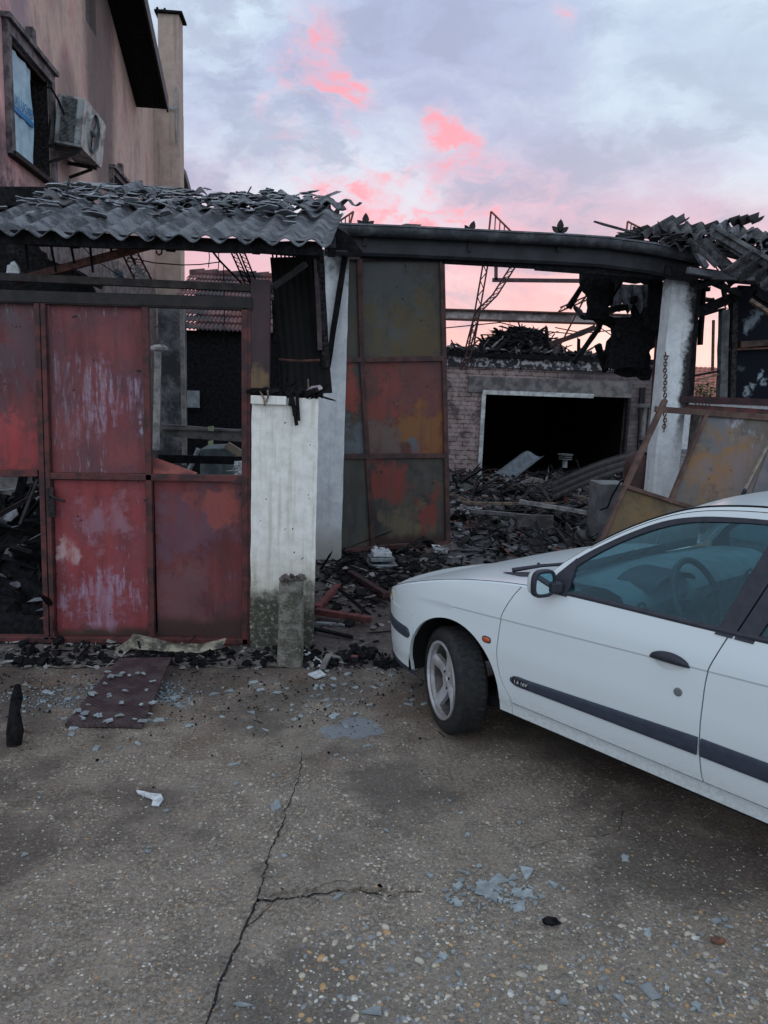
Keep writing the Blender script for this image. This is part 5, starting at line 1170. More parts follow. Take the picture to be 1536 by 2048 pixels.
# gas cylinder, grey cabinet, plank etc
gc = T('gas_cylinder', 'rusty brown gas cylinder beside the grey box left of the right column', 'gas cylinder', PY(1275, 985, 8.2))
m = MB(); bo = PZ(1277, 1090, 0); bo = Vector((PY(1279, 950, 7.9).x, 7.9, .25)); 
r_ = .17; htop = PY(1275, 905, 7.9).z - .25
m.lathe([(r_*.9, 0), (r_, .04), (r_, htop-.14), (r_*.9, htop-.06), (r_*.55, htop), (r_*.2, htop+.02), (.001, htop+.02)], bo, (0, 0, 1), 24); m.build('tank', simple('tank rust', (.075, .035, .03), (.04, .025, .025), .6, 6), gc, smooth=True)
m = MB(); m.lathe([(.03, 0), (.03, .08), (.045, .09), (.045, .12), (.001, .12)], bo + Vector((0, 0, htop+.02)), (0, 0, 1), 12); m.build('valve', darksteel, gc)
m = MB(); m.tube([PY(a, b, 7.7) for a, b in ((1285, 900), (1298, 915), (1300, 950), (1292, 985), (1285, 1000))], .012, 6); tag(m.build('black_hose', char, smooth=True), 'black hose looping down beside the gas cylinder', 'hose')
m = MB(); m.tube([PY(a, b, 7.9) for a, b in ((1262, 955), (1240, 965), (1225, 990), (1215, 1015), (1200, 1020))], .01, 6); tag(m.build('black_cable', char, smooth=True), 'black cable drooping over the grey box', 'cable')
m = MB(); A = PY(1203, 968, 8.6); B_ = PY(1262, 968, 8.6); m.box((A.x, 8.6, .05), (B_.x, 9.0, A.z)); bx = tag(m.build('grey_box', simple('dull box', (.17, .175, .18), (.10, .10, .105), .6, 6), bevel=.01), 'dented grey metal box in front of the long corrugated sheet', 'box')
# concrete gate posts / thin white posts behind (1285-1300)
m = MB(); m.box((PY(1285, 850, 12).x, 12, 0), (PY(1292, 850, 12).x, 12.08, PY(1285, 815, 12).z)); m.box((PY(1296, 850, 12).x, 12, 0), (PY(1303, 850, 12).x, 12.08, PY(1285, 815, 12).z)); m.box((PY(1275, 850, 12).x, 11.98, PY(1285, 815, 12).z), (PY(1312, 850, 12).x, 12.1, PY(1285, 808, 12).z)); tag(m.build('fence_posts', concrete_m), 'pair of thin pale posts under a dark rail right of the garage', 'fence')
m = MB(); m.bar(PY(1320, 600, 8.2), PY(1304, 830, 8.2), .03, .05, up=(0, 1, 0)); tag(m.build('red_pole', redframe), 'narrow dark red pole behind the left edge of the right column', 'pole')
# large corrugated sheet lying in yard
m = MB(); csheet(m, PY(1105, 1000, 10.2), PY(1103, 962, 10.6), PY(1275, 935, 10.8), 3, .05, .012, .0, 8, 0, .05); tag(m.build('fallen_corrugated_sheet', simple('black sheet', (.03, .026, .027), (.055, .048, .048), .5), smooth=True), 'long dark corrugated sheet lying across the rubble before the garage', 'roof sheet')
for i, (a, b, a2, b2, Y, w_, mt, lab) in enumerate(((1052, 958, 1100, 968, 12., .10, concrete_m, 'short pale broken slab at the left end of the long corrugated sheet'),
    (925, 1006, 1110, 1008, 9.6, .03, plank_m, 'thin tan stick lying level across the rubble'),
    (1040, 1003, 1190, 1028, 9.4, .05, simple('silver plank', (.33, .32, .32), (.16, .15, .15), .6), 'long pale silvery plank across the middle of the rubble'),
    (940, 1022, 1060, 1032, 9.2, .04, simple('grey lath', (.18, .17, .175), (.09, .085, .09), .7), 'grey lath lying below the tan stick in the rubble'),
    (905, 990, 945, 1005, 9.8, .03, plank_m, 'short orange stick near the gate leaf edge in the rubble'),
    (1148, 990, 1200, 1003, 9.6, .025, plank_m, 'slim tan stick pointing at the grey box'),
    (850, 1108, 905, 1095, 8.0, .10, simple('pinkish slab', (.20, .155, .15), (.11, .09, .09), .8), 'pinkish flat slab below the corner of the rusty gate leaf'))):
    m = MB(); m.bar(PY(a, b, Y), PY(a2, b2, Y+.2), w_, .05, up=(0, 1, 0), jag=.12); tag(m.build('plank' if 'slab' not in lab else 'broken_slab', mt), lab, 'plank' if 'slab' not in lab else 'slab')
m = MB(); A = PZ(1035, 1040, .3); m.box((A.x, A.y, .22), (A.x+.42, A.y+.04, .36)); tag(m.build('crate_side', simple('dark crate', (.05, .045, .048), (.11, .10, .10), .7)), 'dark rectangular crate side half buried in the rubble', 'crate')
rs = random.Random(70); m = MB(); p = PZ(940, 1040, .1)
for k in range(60): m.ball(p + Vector((rs.gauss(0, .07), rs.gauss(0, .08), .1+abs(rs.gauss(0, .04)))), .03, .03, .015, 6, 4, .4)
tag(m.build('white_ash_clump', simple('clump', (.42, .40, .40), (.16, .15, .15), .8, 20)), 'lumpy white clump lying in the rubble right of the gate leaf', 'clump')
m = MB(); p = PZ(880, 1108, 0)
for k in range(30): m.add([p + Vector((rs.uniform(-.09, .09), rs.uniform(-.1, .1), rs.uniform(.01, .09))) for _ in range(3)], [(0, 1, 2)])
o = tag(m.build('torn_white_bag', whitebit), 'torn white bag on the ground under the free corner of the gate leaf', 'bag')
# ================================================================== DRIVEWAY ITEMS
bxp = PZ(762, 1132, 0); wt = T('white_tray', 'stack of white plastic box and tray on the ground below the gate leaf', 'tray', bxp)
m = MB(); M_ = Matrix.Translation(bxp) @ Matrix.Rotation(.1, 4, 'Z'); m.box((-.13, -.11, .0), (.15, .13, .035), M_); m.box((-.12, -.09, .06), (.12, .12, .10), M_); m.build('tray', grey_metal, wt, bevel=.008)
m = MB(); m.box((-.09, -.07, .11), (.09, .1, .15), M_); debris(m, lambda r: (bxp.x+r.uniform(-.08, .08), bxp.y+r.uniform(-.05, .1)), 14, .03, .08, random.Random(1), .2, .5, .2, lambda x, y: .14); m.build('lid', whitebit, wt)
red = [((632, 1222), (742, 1240), .055, 'long red painted beam lying beside the white pillar'), ((634, 1216), (676, 1172), .05, 'short red painted beam joined at an angle to the long one'), ((700, 1145), (772, 1190), .06, 'charred beam with a red end pointing at the car')]
for a, b, w_, lab in red:
    m = MB(); m.bar(PZ(*a, .05), PZ(*b, .05), w_, .045); tag(m.build('fallen_beam', redwood if 'charred' not in lab else simple('half burnt beam', (.06, .025, .025), (.025, .02, .02), .7), bevel=.004), lab, 'beam')
m = MB(); m.bar(PZ(752, 1180, .04), PZ(774, 1191, .04), .064, .05); tag(m.build('red_beam_end', redwood, bevel=.004), 'bright red stub at the end of the charred beam', 'beam')
m = MB(); m.bar(PZ(632, 1246, .01), PZ(690, 1250, .01), .04, .015); tag(m.build('grey_strip', grey_metal), 'flat grey metal strip just below the long red beam', 'strip')
m = MB(); m.prism([PZ(a, b, .01) for a, b in ((604, 1325), (608, 1303), (622, 1310), (646, 1328), (640, 1336), (625, 1328))], (0, 0, .015)); m.prism([PZ(a, b, .01) for a, b in ((616, 1350), (640, 1342), (652, 1352), (632, 1358))], (0, 0, .01)); tag(m.build('white_scrap', whitebit), 'bent white scrap on the ground at the right foot of the bollard', 'scrap')
m = MB(); m.bar(PZ(645, 1335, .03), PZ(660, 1308, .04), .035, .02, jag=.3); m.bar(PZ(655, 1310, .04), PZ(690, 1322, .02), .03, .02, jag=.3); tag(m.build('bent_scrap', concrete_m), 'bent pale grey scrap between the bollard and the drain grate', 'scrap')
m = MB(); m.box((-.05, -.025, 0), (.05, .025, .035), Matrix.Translation(PZ(700, 1322, .01)) @ Matrix.Rotation(-.3, 4, 'Z')); tag(m.build('red_stub', redwood), 'small dark red stub on the drain grate', 'stub')
gr = T('drain_grate', 'rusty drain grate crossing the driveway before the car bumper', 'drain grate', PZ(760, 1320, 0))
gm = MB(); g0, g1 = PZ(672, 1331, .006), PZ(880, 1331, .006); gw = .13
for k in range(5): gm.bar(g0 + Vector((0, gw*k/4, 0)), Vector((g1.x, g0.y + gw*k/4, .006)), .010, .012)
nn = 30
for k in range(nn): x = g0.x + (g1.x-g0.x)*k/(nn-1); gm.bar((x, g0.y, .008), (x, g0.y+gw, .008), .005, .012)
gm.build('bars', simple('grate iron', (.12, .10, .09), (.06, .05, .05), .6), gr)
gm = MB(); gm.add([(g0.x, g0.y, .002), (g1.x, g0.y, .002), (g1.x, g0.y+gw, .002), (g0.x, g0.y+gw, .002)], [(0, 1, 2, 3)]); gm.build('channel', char, gr)
# bollard
bc_ = PZ(580, 1332, 0); bh = PY(578, 1162, bc_.y).z
m = MB(); rows = []
wtop = .075; wbt = .082
for j in range(25):
    z = -.02 + (bh+.02)*j/24; ww = wbt + (wtop-wbt)*j/24; r = []
    for i in range(24):
        a_ = 2*math.pi*(i+.5)/24; L = 1/max(abs(math.cos(a_)), abs(math.sin(a_)))*.9 + .1; e = 1 + .05*noise.noise(Vector((math.cos(a_)*4, math.sin(a_)*4, z*12)))
        r.append(bc_ + Vector((ww*L*math.cos(a_)*e, ww*L*math.sin(a_)*e + .05, z + (.02*noise.noise(Vector((i, 0, 0))) if j == 24 else 0))))
    r.append(r[0]); rows.append(r)
rows.append([bc_ + Vector((0, .05, bh-.01))]*25)
m.grid(rows); bol = T('bollard', 'short square mossy concrete bollard in front of the white pillar', 'bollard', bc_)
m.build('shaft', bollard_m, bol, smooth=True, sharp=60)
m = MB(); debris(m, lambda r: (bc_.x+r.uniform(-.07, .07), bc_.y+.05+r.uniform(-.07, .07)), 40, .02, .06, random.Random(9), .5, .5, .2, lambda x, y: bh-.01); m.build('crumbled_top', simple('dark crumbs', (.05, .04, .04), (.14, .12, .11), .9), bol)
# checker plate ramp
rp4 = [PZ(238, 1320, .075), PZ(343, 1318, .075), PZ(285, 1455, .01), PZ(130, 1452, .01)]
m = MB(); rows = [[rp4[0].lerp(rp4[1], i/8).lerp(rp4[3].lerp(rp4[2], i/8), j/8) + Vector((0, 0, .012)) for i in range(9)] for j in range(9)]
m.solid_grid(rows, (0, 0, -.014)); t = newmat('ribbed plate'); wv_ = t.n('ShaderNodeTexWave', wave_type='BANDS', bands_direction='DIAGONAL'); t.put(wv_.inputs[0], t.pos); wv_.inputs['Scale'].default_value = 22
cc = t.mix(t.ramp(t.noise(t.pos, 12, 5, .6), .4, .65), (.040, .026, .028), (.075, .055, .056)); plate_m = fin(t, cc, .5, 0, wv_.outputs[1], .5, .004, .4)
tag(m.build('ramp_plate', plate_m), 'dark brown ribbed metal plate sloping from the red gate to the yard', 'ramp')
# dirty pale stains near ramp = crushed glass/chips
rs = random.Random(77)
m = MB(); debris(m, lambda r: (lambda p: (p.x, p.y))(PZ(r.gauss(120, 110), 1400 + r.gauss(0, 14), 0)), 420, .006, .022, rs, .3, .2, 0); debris(m, lambda r: (lambda p: (p.x, p.y))(PZ(r.gauss(335, 22), 1390 + r.gauss(0, 14), 0)), 260, .006, .025, rs, .3, .2, 0)
stuff(m.build('crushed_chips', shard_m), 'crushed blue grey crumbs beside the ramp plate', 'crumbs')
# melted plastic sheet at gate foot
ms = MB(); P_ = [(205, 1335), (225, 1308), (250, 1290), (262, 1276), (300, 1284), (345, 1296), (400, 1297), (450, 1285), (440, 1296), (400, 1306), (350, 1306), (300, 1300), (262, 1298), (235, 1318)]
ms.prism([PY(a, b, 4.80 - .004*i) for i, (a, b) in enumerate(P_)], (0, .06, .01)); tag(ms.build('melted_plastic_sheet', yellowish), 'cream melted plastic sheet draped along the foot of the red gate', 'plastic sheet')
# charred stick standing left
m = MB(); b0 = PZ(28, 1490, 0); m.tube([b0, b0 + Vector((.0, .02, .06)), b0 + Vector((-.01, .05, .15)), b0 + Vector((.0, .06, .22)), b0 + Vector((.005, .06, .28))], [.034, .040, .026, .028, .014], 9)
tag(m.build('charred_log', char, smooth=True), 'black charred log standing on the concrete at the left edge', 'log')
m = MB(); m.bar(PZ(25, 1445, .03), PZ(62, 1462, .01), .012, .01); m.bar(PZ(36, 1443, .05), PZ(46, 1458, .01), .008, .008); tag(m.build('splinter', plank_m), 'pale splinter lying at the base of the charred log', 'splinter')
m = MB(); m.prism([PZ(a, b, .004) for a, b in ((272, 1582), (290, 1585), (300, 1588), (322, 1590), (327, 1600), (318, 1613), (303, 1612), (306, 1600), (290, 1594), (276, 1588))], (0, 0, .006)); tag(m.build('white_scrap', whitebit), 'curved white scrap lying alone on the left concrete', 'scrap')
rs = random.Random(55); m = MB(); m2 = MB()
def gy(r): p = PZ(r.uniform(-20, 900), 1345 + abs(r.gauss(0, 62)), 0); return (p.x, p.y)
debris(m, gy, 900, .004, .022, rs, .3, .25, .25); stuff(m.build('dark_grit', char), 'black soot crumbs strewn over the concrete before the gate', 'grit')
debris(m2, gy, 500, .004, .020, rs, .3, .2, .25)
for (a0, b0_, a1, b1) in ((604, 1505, 520, 1780), (515, 1800, 410, 2048), (515, 1800, 860, 1788)):
    debris(m2, lambda r: (lambda k: (lambda p: (p.x, p.y))(PZ(a0+(a1-a0)*k + r.gauss(0, 10), b0_+(b1-b0_)*k + r.gauss(0, 6), 0)))(r.random()), 90, .003, .012, rs, .5, .3, .05)
stuff(m2.build('pale_grit', concrete_m), 'grey crumbs of broken concrete along the cracks and before the gate', 'grit')
# ------------------------------------------------------------------ shards on the yard
rs = random.Random(99); shard_meshes = []
SHP = [('triangular', [(-.5, -.3), (.5, -.2), (.05, .35)]), ('kite shaped', [(-.5, 0), (-.05, -.3), (.5, .05), (0, .28)]), ('sliver like', [(-.5, -.06), (.2, -.13), (.5, .02), (.1, .10)]),
 ('four cornered', [(-.45, -.28), (.4, -.33), (.5, .2), (-.35, .3)]), ('five cornered', [(-.5, -.1), (-.1, -.4), (.45, -.2), (.35, .3), (-.25, .33)]), ('notched', [(-.5, -.25), (.1, -.32), (.5, -.1), (.15, .03), (.35, .3), (-.3, .28)]),
 ('wedge shaped', [(-.5, -.05), (.45, -.32), (.5, .25), (0, .16)]), ('broad ragged', [(-.5, -.2), (-.2, -.38), (.1, -.25), (.5, -.3), (.38, .05), (.45, .3), (0, .22), (-.3, .36)]), ('long ragged', [(-.5, -.1), (-.1, -.2), (.2, -.1), (.5, -.14), (.3, .12), (-.05, .07), (-.3, .17)])]
t = newmat('cement shard'); oi = t.n('ShaderNodeObjectInfo').outputs['Random']; nz = t.noise(t.pos, 30, 5, .65)
cc = t.mix(t.ramp(nz, .38, .62), (.36, .405, .42), (.23, .26, .27)); cc = t.mix(t.math('MULTIPLY', oi, .6), cc, (.14, .145, .15)); shard_m2 = fin(t, cc, .75, 0, nz, .3, .01)
for nm_, q in SHP:
    m = MB(); n_ = len(q); m.prism([(x*1.0, y, 0) for x, y in q], (0, 0, .11)); m.v[n_:] = [Vector((p.x*.93, p.y*.9, p.z)) for p in m.v[n_:]]
    o = m.build('roof_fragment', shard_m2); shard_meshes.append(o.data); bpy.data.objects.remove(o)
SG = 'loose cement roof fragments on the yard'; seen = {}
def shard(px, py, s, lab, z=0, place=None):
    k_ = rs.randrange(len(SHP)); p = PZ(px, py, z); o = bpy.data.objects.new('roof_fragment', shard_meshes[k_]); C.objects.link(o)
    o.location = (p.x, p.y, z+.002); k = s*rs.uniform(.9, 1.1); o.scale = (k, k*rs.uniform(.8, 1.15), .055)
    o.rotation_euler = (rs.uniform(-.06, .06), rs.uniform(-.06, .06), rs.uniform(0, 6.28))
    if place:
        sz = 'tiny' if s < .02 else 'small' if s < .035 else 'medium' if s < .05 else 'larger'
        lab = '%s %s grey fragment %s' % (sz, SHP[k_][0], place)
    return tag(o, lab, 'fragment', SG)
named = [(990, 1765, .10, 'largest pointed blue grey fragment in the cluster on the right foreground'), (1053, 1750, .09, 'fragment above right of the foreground cluster, lying a little apart'), (968, 1778, .095, 'long slanting fragment at the left of the foreground cluster'),
 (1052, 1790, .06, 'fragment at the right edge of the foreground cluster'), (552, 1613, .10, 'fragment lying across the main crack'), (468, 1530, .06, 'fragment left of the top end of the main crack'),
 (678, 1795, .065, 'fragment lying right beside the cross crack'), (486, 2012, .055, 'fragment near the bottom edge beside the crack'), (742, 2025, .07, 'fragment at the bottom centre edge of the yard'), (935, 1672, .035, 'single fragment on bare concrete below the car'),
 (1250, 1718, .05, 'flat fragment on the dark damp patch below the car'), (1130, 2005, .045, 'fragment lowest among the foreground pebbles right of centre'), (300, 1442, .065, 'flat fragment at the lower right corner of the ramp plate'), (192, 1498, .045, 'fragment left of centre just below the ramp plate'),
 (380, 1452, .06, 'flat fragment halfway between ramp plate and the blue stain'), (1300, 1985, .07, 'fragment near the lower right corner of the yard')]
for a, b, s_, l in named: shard(a, b, s_, l)
def where(px, py):
    if py < 1400: r = 'before the gate and bollard' if px < 620 else 'just below the drain grate'
    elif py < 1480: r = 'below the ramp plate' if px < 350 else ('between ramp plate and blue stain' if px < 640 else 'around the blue stain')
    elif py < 1620: r = 'on the left yard by the white scrap' if px < 420 else ('round the upper main crack' if px < 700 else 'on the yard below the front wheel')
    else: r = 'left of the main crack' if px < 520 else ('just above the cross crack' if px < 850 else 'below the car on the damp concrete')
    return r + (', left end' if (px // 60) % 3 == 0 else ', right end' if (px // 60) % 3 == 2 else '')
for k in range(80):
    a, b = rs.gauss(988, 55), rs.gauss(1783, 17); shard(a, b, .012*math.exp(rs.uniform(0, 1.5)), '', place='in the foreground cluster, ' + ('left side' if a < 965 else 'right side' if a > 1005 else 'middle') + (' at the front' if b > 1785 else ' at the back'))
for k in range(95):
    px = rs.uniform(20, 860); py = 1365 + abs(rs.gauss(0, 55)); shard(px, py, rs.uniform(.015, .065), '', place=where(px, py))
for k in range(34):
    p = (rs.uniform(145, 320), rs.uniform(1335, 1445)); z_ = .085 - .07*(p[1]-1320)/135; shard(p[0], p[1], rs.uniform(.015, .06), '', z=z_+.008, place='on the ribbed ramp plate' + (', upper end' if p[1] < 1375 else ', lower end' if p[1] > 1415 else ', middle'))
for k in range(36):
    a, b = rs.uniform(880, 1530), rs.uniform(1840, 2040); shard(a, b, rs.uniform(.012, .04), '', place='among the foreground pebbles, ' + ('near the right edge' if a > 1330 else 'right of the charcoal lump' if a > 1110 else 'left of the charcoal lump') + (', lowest rows' if b > 1950 else ''))
for k in range(26): 
    a, b = rs.uniform(30, 1100), rs.uniform(1480, 1760); shard(a, b, rs.uniform(.01, .03), '', place=where(a, b))
for k in range(30): 
    a, b = rs.uniform(610, 830), rs.uniform(1330, 1420); shard(a, b, rs.uniform(.015, .055), '', place=where(a, b))
m = MB(); p = PZ(1103, 1848, .0); m.ball(p + Vector((0, 0, .008)), .032, .018, .016, 7, 5, .25); tag(m.build('charcoal_lump', char), 'black charcoal lump among the foreground pebbles', 'charcoal')
m = MB(); p = PZ(1435, 1885, .0); m.ball(p + Vector((0, 0, .008)), .025, .013, .012, 7, 5, .25); tag(m.build('leaf', simple('dry leaf', (.24, .11, .06), (.10, .05, .04), .8, 30)), 'curled brown dry leaf in the lower right foreground', 'leaf')
# pebbles proud of the concrete: uncountable
peb = [((.50, .46, .38), (.36, .32, .26)), ((.46, .30, .15), (.36, .21, .10)), ((.24, .25, .255), (.19, .19, .2)), ((.58, .57, .54), (.40, .39, .37)), ((.17, .15, .13), (.12, .11, .10))]
pms = [simple('pebble %s' % n, a, b, .55, 40, bs=.2) for n, (a, b) in zip(('cream', 'ochre', 'grey', 'white', 'brown'), peb)]
for ci, (pmt, nm) in enumerate(zip(pms, ('cream', 'ochre', 'grey', 'white', 'brown'))):
    m = MB(); rs = random.Random(200+ci)
    n = (1250, 560, 1300, 420, 1900)[ci]
    for k in range(n):
        py = 1480 + 590*rs.random()**.75; px = rs.uniform(-40, 1576)
        p = PZ(px, py, 0)
        if not (-2.5 < p.x < 2.6): continue
        zone = (p.y < 2.32 and p.x > -.05)
        s = rs.uniform(.0025, .0055) if not zone else min(.015, .0033*math.exp(abs(rs.gauss(0, .58))))
        if not zone and rs.random() < .45: continue
        a_ = rs.uniform(0, 3.14); M_ = Matrix.Rotation(a_, 3, 'Z')
        m.ball((p.x, p.y, -.1*s), s*rs.uniform(1., 1.5), s*rs.uniform(.7, 1.), s*.55, 7, 4, .08, M_)
    stuff(m.build('%s_pebbles' % nm, pmt, smooth=True), '%s pebbles set in the foreground concrete' % nm, 'pebbles')
# ================================================================== CAR
# car frame: x runs backwards from the front axle zone, y out to the car's left, z up
CH = R_(127.283); chd = Vector((math.cos(CH), math.sin(CH), 0)); chn = Vector((-chd.y, chd.x, 0)); CORG = Vector((1.31288, 4.25536, 0))
CM = Matrix((-chd, chn, Vector((0, 0, 1)))).transposed().to_4x4(); CM.translation = CORG
car = bpy.data.objects.new('parked_car', None); C.objects.link(car); car.matrix_world = CM
tag(car, 'white four door car with silver five spoke wheel and dark side mouldings', 'car')
def interp(x, pts):
    if x <= pts[0][0]: return pts[0][1]
    for (a, b), (c, d) in zip(pts, pts[1:]):
        if x <= c: return b + (d-b)*(x-a)/(c-a)
    return pts[-1][1]
def smooth_i(x, pts):      # catmull-rom through points
    n = len(pts)
    if x <= pts[0][0]: return pts[0][1]
    if x >= pts[-1][0]: return pts[-1][1]
    for i in range(n-1):
        if x <= pts[i+1][0]:
            x0, y0 = pts[i]; x1, y1 = pts[i+1]; h = x1-x0; t_ = (x-x0)/h
            m0 = (y1 - pts[i-1][1])/(x1-pts[i-1][0]) if i > 0 else (y1-y0)/h
            m1 = (pts[i+2][1]-y0)/(pts[i+2][0]-x0) if i+2 < n else (y1-y0)/h
            return (2*t_**3-3*t_**2+1)*y0 + (t_**3-2*t_**2+t_)*h*m0 + (-2*t_**3+3*t_**2)*y1 + (t_**3-t_**2)*h*m1
NOSE, TAIL = -.80, 3.36
def zcrease(x): return .672 + .050*(x+.2)
YY = [(.16, .775), (.22, .795), (.25, .803), (.285, .808), (.30, .815), (.38, .828), (.50, .840), (.60, .845), (.70, .842), (.80, .830), (.92, .800)]
def taper(x):
    if x < 0: return max(0., 1-(min(-x, .7999)/.80)**2.6)**(1/2.2)
    if x > 2.55: return max(0., 1-(min(x-2.55, .8099)/.81)**3.2)**(1/2.4)
    return 1.
def SY(x, z):
    y = smooth_i(z, YY)
    zc = zcrease(x); d = z-zc
    if x > -.25: y += .005*(max(0, min(1, (d+.004)/.008)) - 1)*max(0, min(1, (x+.25)/.3))*max(0, min(1, (z-.55)/.08))
    return y*taper(x)
def zsh(x): return smooth_i(x, [(-.80, .576), (-.65, .590), (-.5, .640), (-.3, .715), (0, .800), (.3, .855), (.56, .882), (.75, .893), (1.4, .905), (2.6, .945), (3.0, .95), (3.36, .90)])
def zce(x): return smooth_i(x, [(-.80, .584), (-.65, .605), (-.5, .660), (-.3, .738), (0, .822), (.3, .872), (.56, .898), (.75, .905)]) if x < 1.5 else smooth_i(x, [(2.4, .97), (2.9, 1.0), (3.2, .98), (3.36, .93)])
seamA = [(.303, .455), (.33, .446), (.37, .415), (.424, .387), (.52, .368), (.596, .370), (.708, .379), (.76, .398), (.827, .433), (.90, .485)]
seamB = [(.303, 1.395), (.33, 1.387), (.454, 1.373), (.598, 1.370), (.745, 1.373), (.82, 1.395), (.90, 1.424)]
seamC = [(.303, 2.22), (.45, 2.26), (.60, 2.36), (.75, 2.44), (.90, 2.47)]
AX, AR, AZ = .06, .318, .30; RX = 2.64
ARCHES = ((AX, AR), (RX, AR))
# row heights
lowz = [.24, .262, .285, .303, .33, .36, .39, .42, .45, .48, .51, .54, .57]
def rowz(x, j):
    if j < len(lowz): return lowz[j] - (.0 if j else .0)
    k = j - len(lowz); zc = zcrease(x); top = zsh(x)
    if x < -.25 or zc > top-.02:
        return .57 + (top-.57)*(k+1)/14.
    if k < 5: return .57 + (zc-.004-.57)*(k+1)/5
    if k == 5: return zc+.004
    return zc+.004 + (top-zc-.004)*(k-5)/8.
NR = len(lowz)+14
# columns as functions of z
def cols():
    A = [NOSE + 0.0008, -.797, -.79, -.78, -.765, -.745, -.72, -.69, -.655, -.62, -.58, -.54, -.50, -.46, -.42, -.38, -.34, -.30, -.27]
    cs = [('f', a) for a in A]
    for k in range(24): cs.append(('fA', (k+1)/24.))      # front arch zone to seam A
    for k in range(24): cs.append(('AB', (k+1)/24.))
    for k in range(22): cs.append(('BC', (k+1)/22.))
    for k in range(30): cs.append(('Cr', (k+1)/30.))
    return cs
COLS = cols()
def colx(c, z):
    k, a = c
    if k == 'f': return a
    sA = smooth_i(z, seamA); sB = smooth_i(z, seamB); sC = smooth_i(z, seamC)
    if k == 'fA': return -.27 + (sA+.27)*a
    if k == 'AB': return sA + (sB-sA)*a
    if k == 'BC': return sB + (sC-sB)*a
    e = 1-(1-a)**1.5
    return sC + (TAIL-.0008-sC)*e
kA = 19+24-1; kB = kA+24; kC = kB+22; kE = len(COLS)-1
GRID = []
for c in COLS:
    col_ = []
    for j in range(NR):
        x = c[1] if c[0] == 'f' else None
        if x is None:
            x = .9
            for _ in range(5): z = rowz(x, j); x = colx(c, z)
        z = rowz(x, j); col_.append([x, z])
    GRID.append(col_)
# snap vertices to the wheel arches
inside_ = {}
def rr_(x, z, ax): return math.hypot(x-ax, (z-AZ)*1.0)
for i in range(len(COLS)):
    for j in range(NR):
        x, z = GRID[i][j]
        inside_[(i, j)] = any(rr_(x, z, ax) < r for ax, r in ARCHES)
for i in range(len(COLS)):
    for j in range(NR):
        if inside_[(i, j)]:
            nb = [(i+a, j+b) for a in (-1, 0, 1) for b in (-1, 0, 1) if (a or b)]
            if any(n in inside_ and not inside_[n] for n in nb):
                x, z = GRID[i][j]
                for ax, r in ARCHES:
                    d = rr_(x, z, ax)
                    if d < r:
                        GRID[i][j] = [ax + (x-ax)/d*r, AZ + (z-AZ)/d*r]
                        if j == 0: GRID[i][j] = [ax + math.copysign(math.sqrt(r*r-(.24-AZ)**2), x-ax), .24]
                inside_[(i, j)] = 'edge'
def v3(i, j, s=1, off=0.):
    x, z = GRID[i][j]; return Vector((x, s*(SY(x, z)+off), z))
paint = newmat('white car paint'); t = paint
dn = t.noise(t.obj, 9, 5, .6); dn2 = t.noise(t.obj, 60, 4, .7)
so_ = t.n('ShaderNodeSeparateXYZ'); t.put(so_.inputs[0], t.obj)
dirt = t.math('MULTIPLY', t.ramp(t.math('ADD', so_.outputs[2], t.math('MULTIPLY', dn, .22)), .52, .34), t.ramp(dn2, .38, .62))
pc_ = t.mix(t.math('MULTIPLY', dn, .12), (.62, .675, .69), (.54, .58, .59))
pc_ = t.mix(t.math('MULTIPLY', dirt, .32), pc_, (.30, .27, .22))
fin(t, pc_, t.math('ADD', .27, t.math('MULTIPLY', dirt, .3)), 0, None, spec=.5)
t.b.inputs['Coat Weight'].default_value = .35; t.b.inputs['Coat Roughness'].default_value = .12
paint_m = t.m
blackpl = simple('dark car plastic', (.022, .024, .034), (.030, .033, .045), .48, 30, bs=.1)
mould_m = simple('side moulding plastic', (.042, .052, .075), (.035, .042, .06), .42, 30, bs=.1)
rubber = simple('tyre rubber', (.012, .012, .013), (.024, .023, .023), .75, 30)
voidm = simple('wheel well black', (.006, .006, .007), (.010, .010, .010), .9, 5)
alloy = simple('silver alloy', (.50, .51, .54), (.32, .30, .285), .38, 6, .35, bs=.05)
trim_in = simple('grey cabin plastic', (.22, .27, .29), (.17, .21, .23), .6, 10, bs=.1)
trim_lt = simple('pale cabin lining', (.34, .40, .42), (.28, .34, .35), .8, 6, bs=.1)
seat_m = simple('seat cloth', (.07, .085, .10), (.05, .06, .07), .9, 30)
t = newmat('car window glass'); t.nt.nodes.remove(t.b)
gl = t.n('ShaderNodeBsdfGlossy'); gl.inputs['Roughness'].default_value = .02; gl.inputs['Color'].default_value = (.78, .95, 1, 1)
tr = t.n('ShaderNodeBsdfTransparent'); tr.inputs['Color'].default_value = (.66, .84, .87, 1)
fr = t.n('ShaderNodeFresnel'); fr.inputs['IOR'].default_value = 1.6
mx = t.n('ShaderNodeMixShader'); t.put(mx.inputs[0], t.math('ADD', t.math('MULTIPLY', fr.outputs[0], .62), .0, clamp=True)); t.l.new(tr.outputs[0], mx.inputs[1]); t.l.new(gl.outputs[0], mx.inputs[2]); t.l.new(mx.outputs[0], t.o.inputs[0])
glass_m = t.m
car['_o'] = (0, 0, 0)
def cb_(m, name, mat, par=None, **k):
    par = par or car
    o = m.build(name, mat, None if False else par, **k); return o
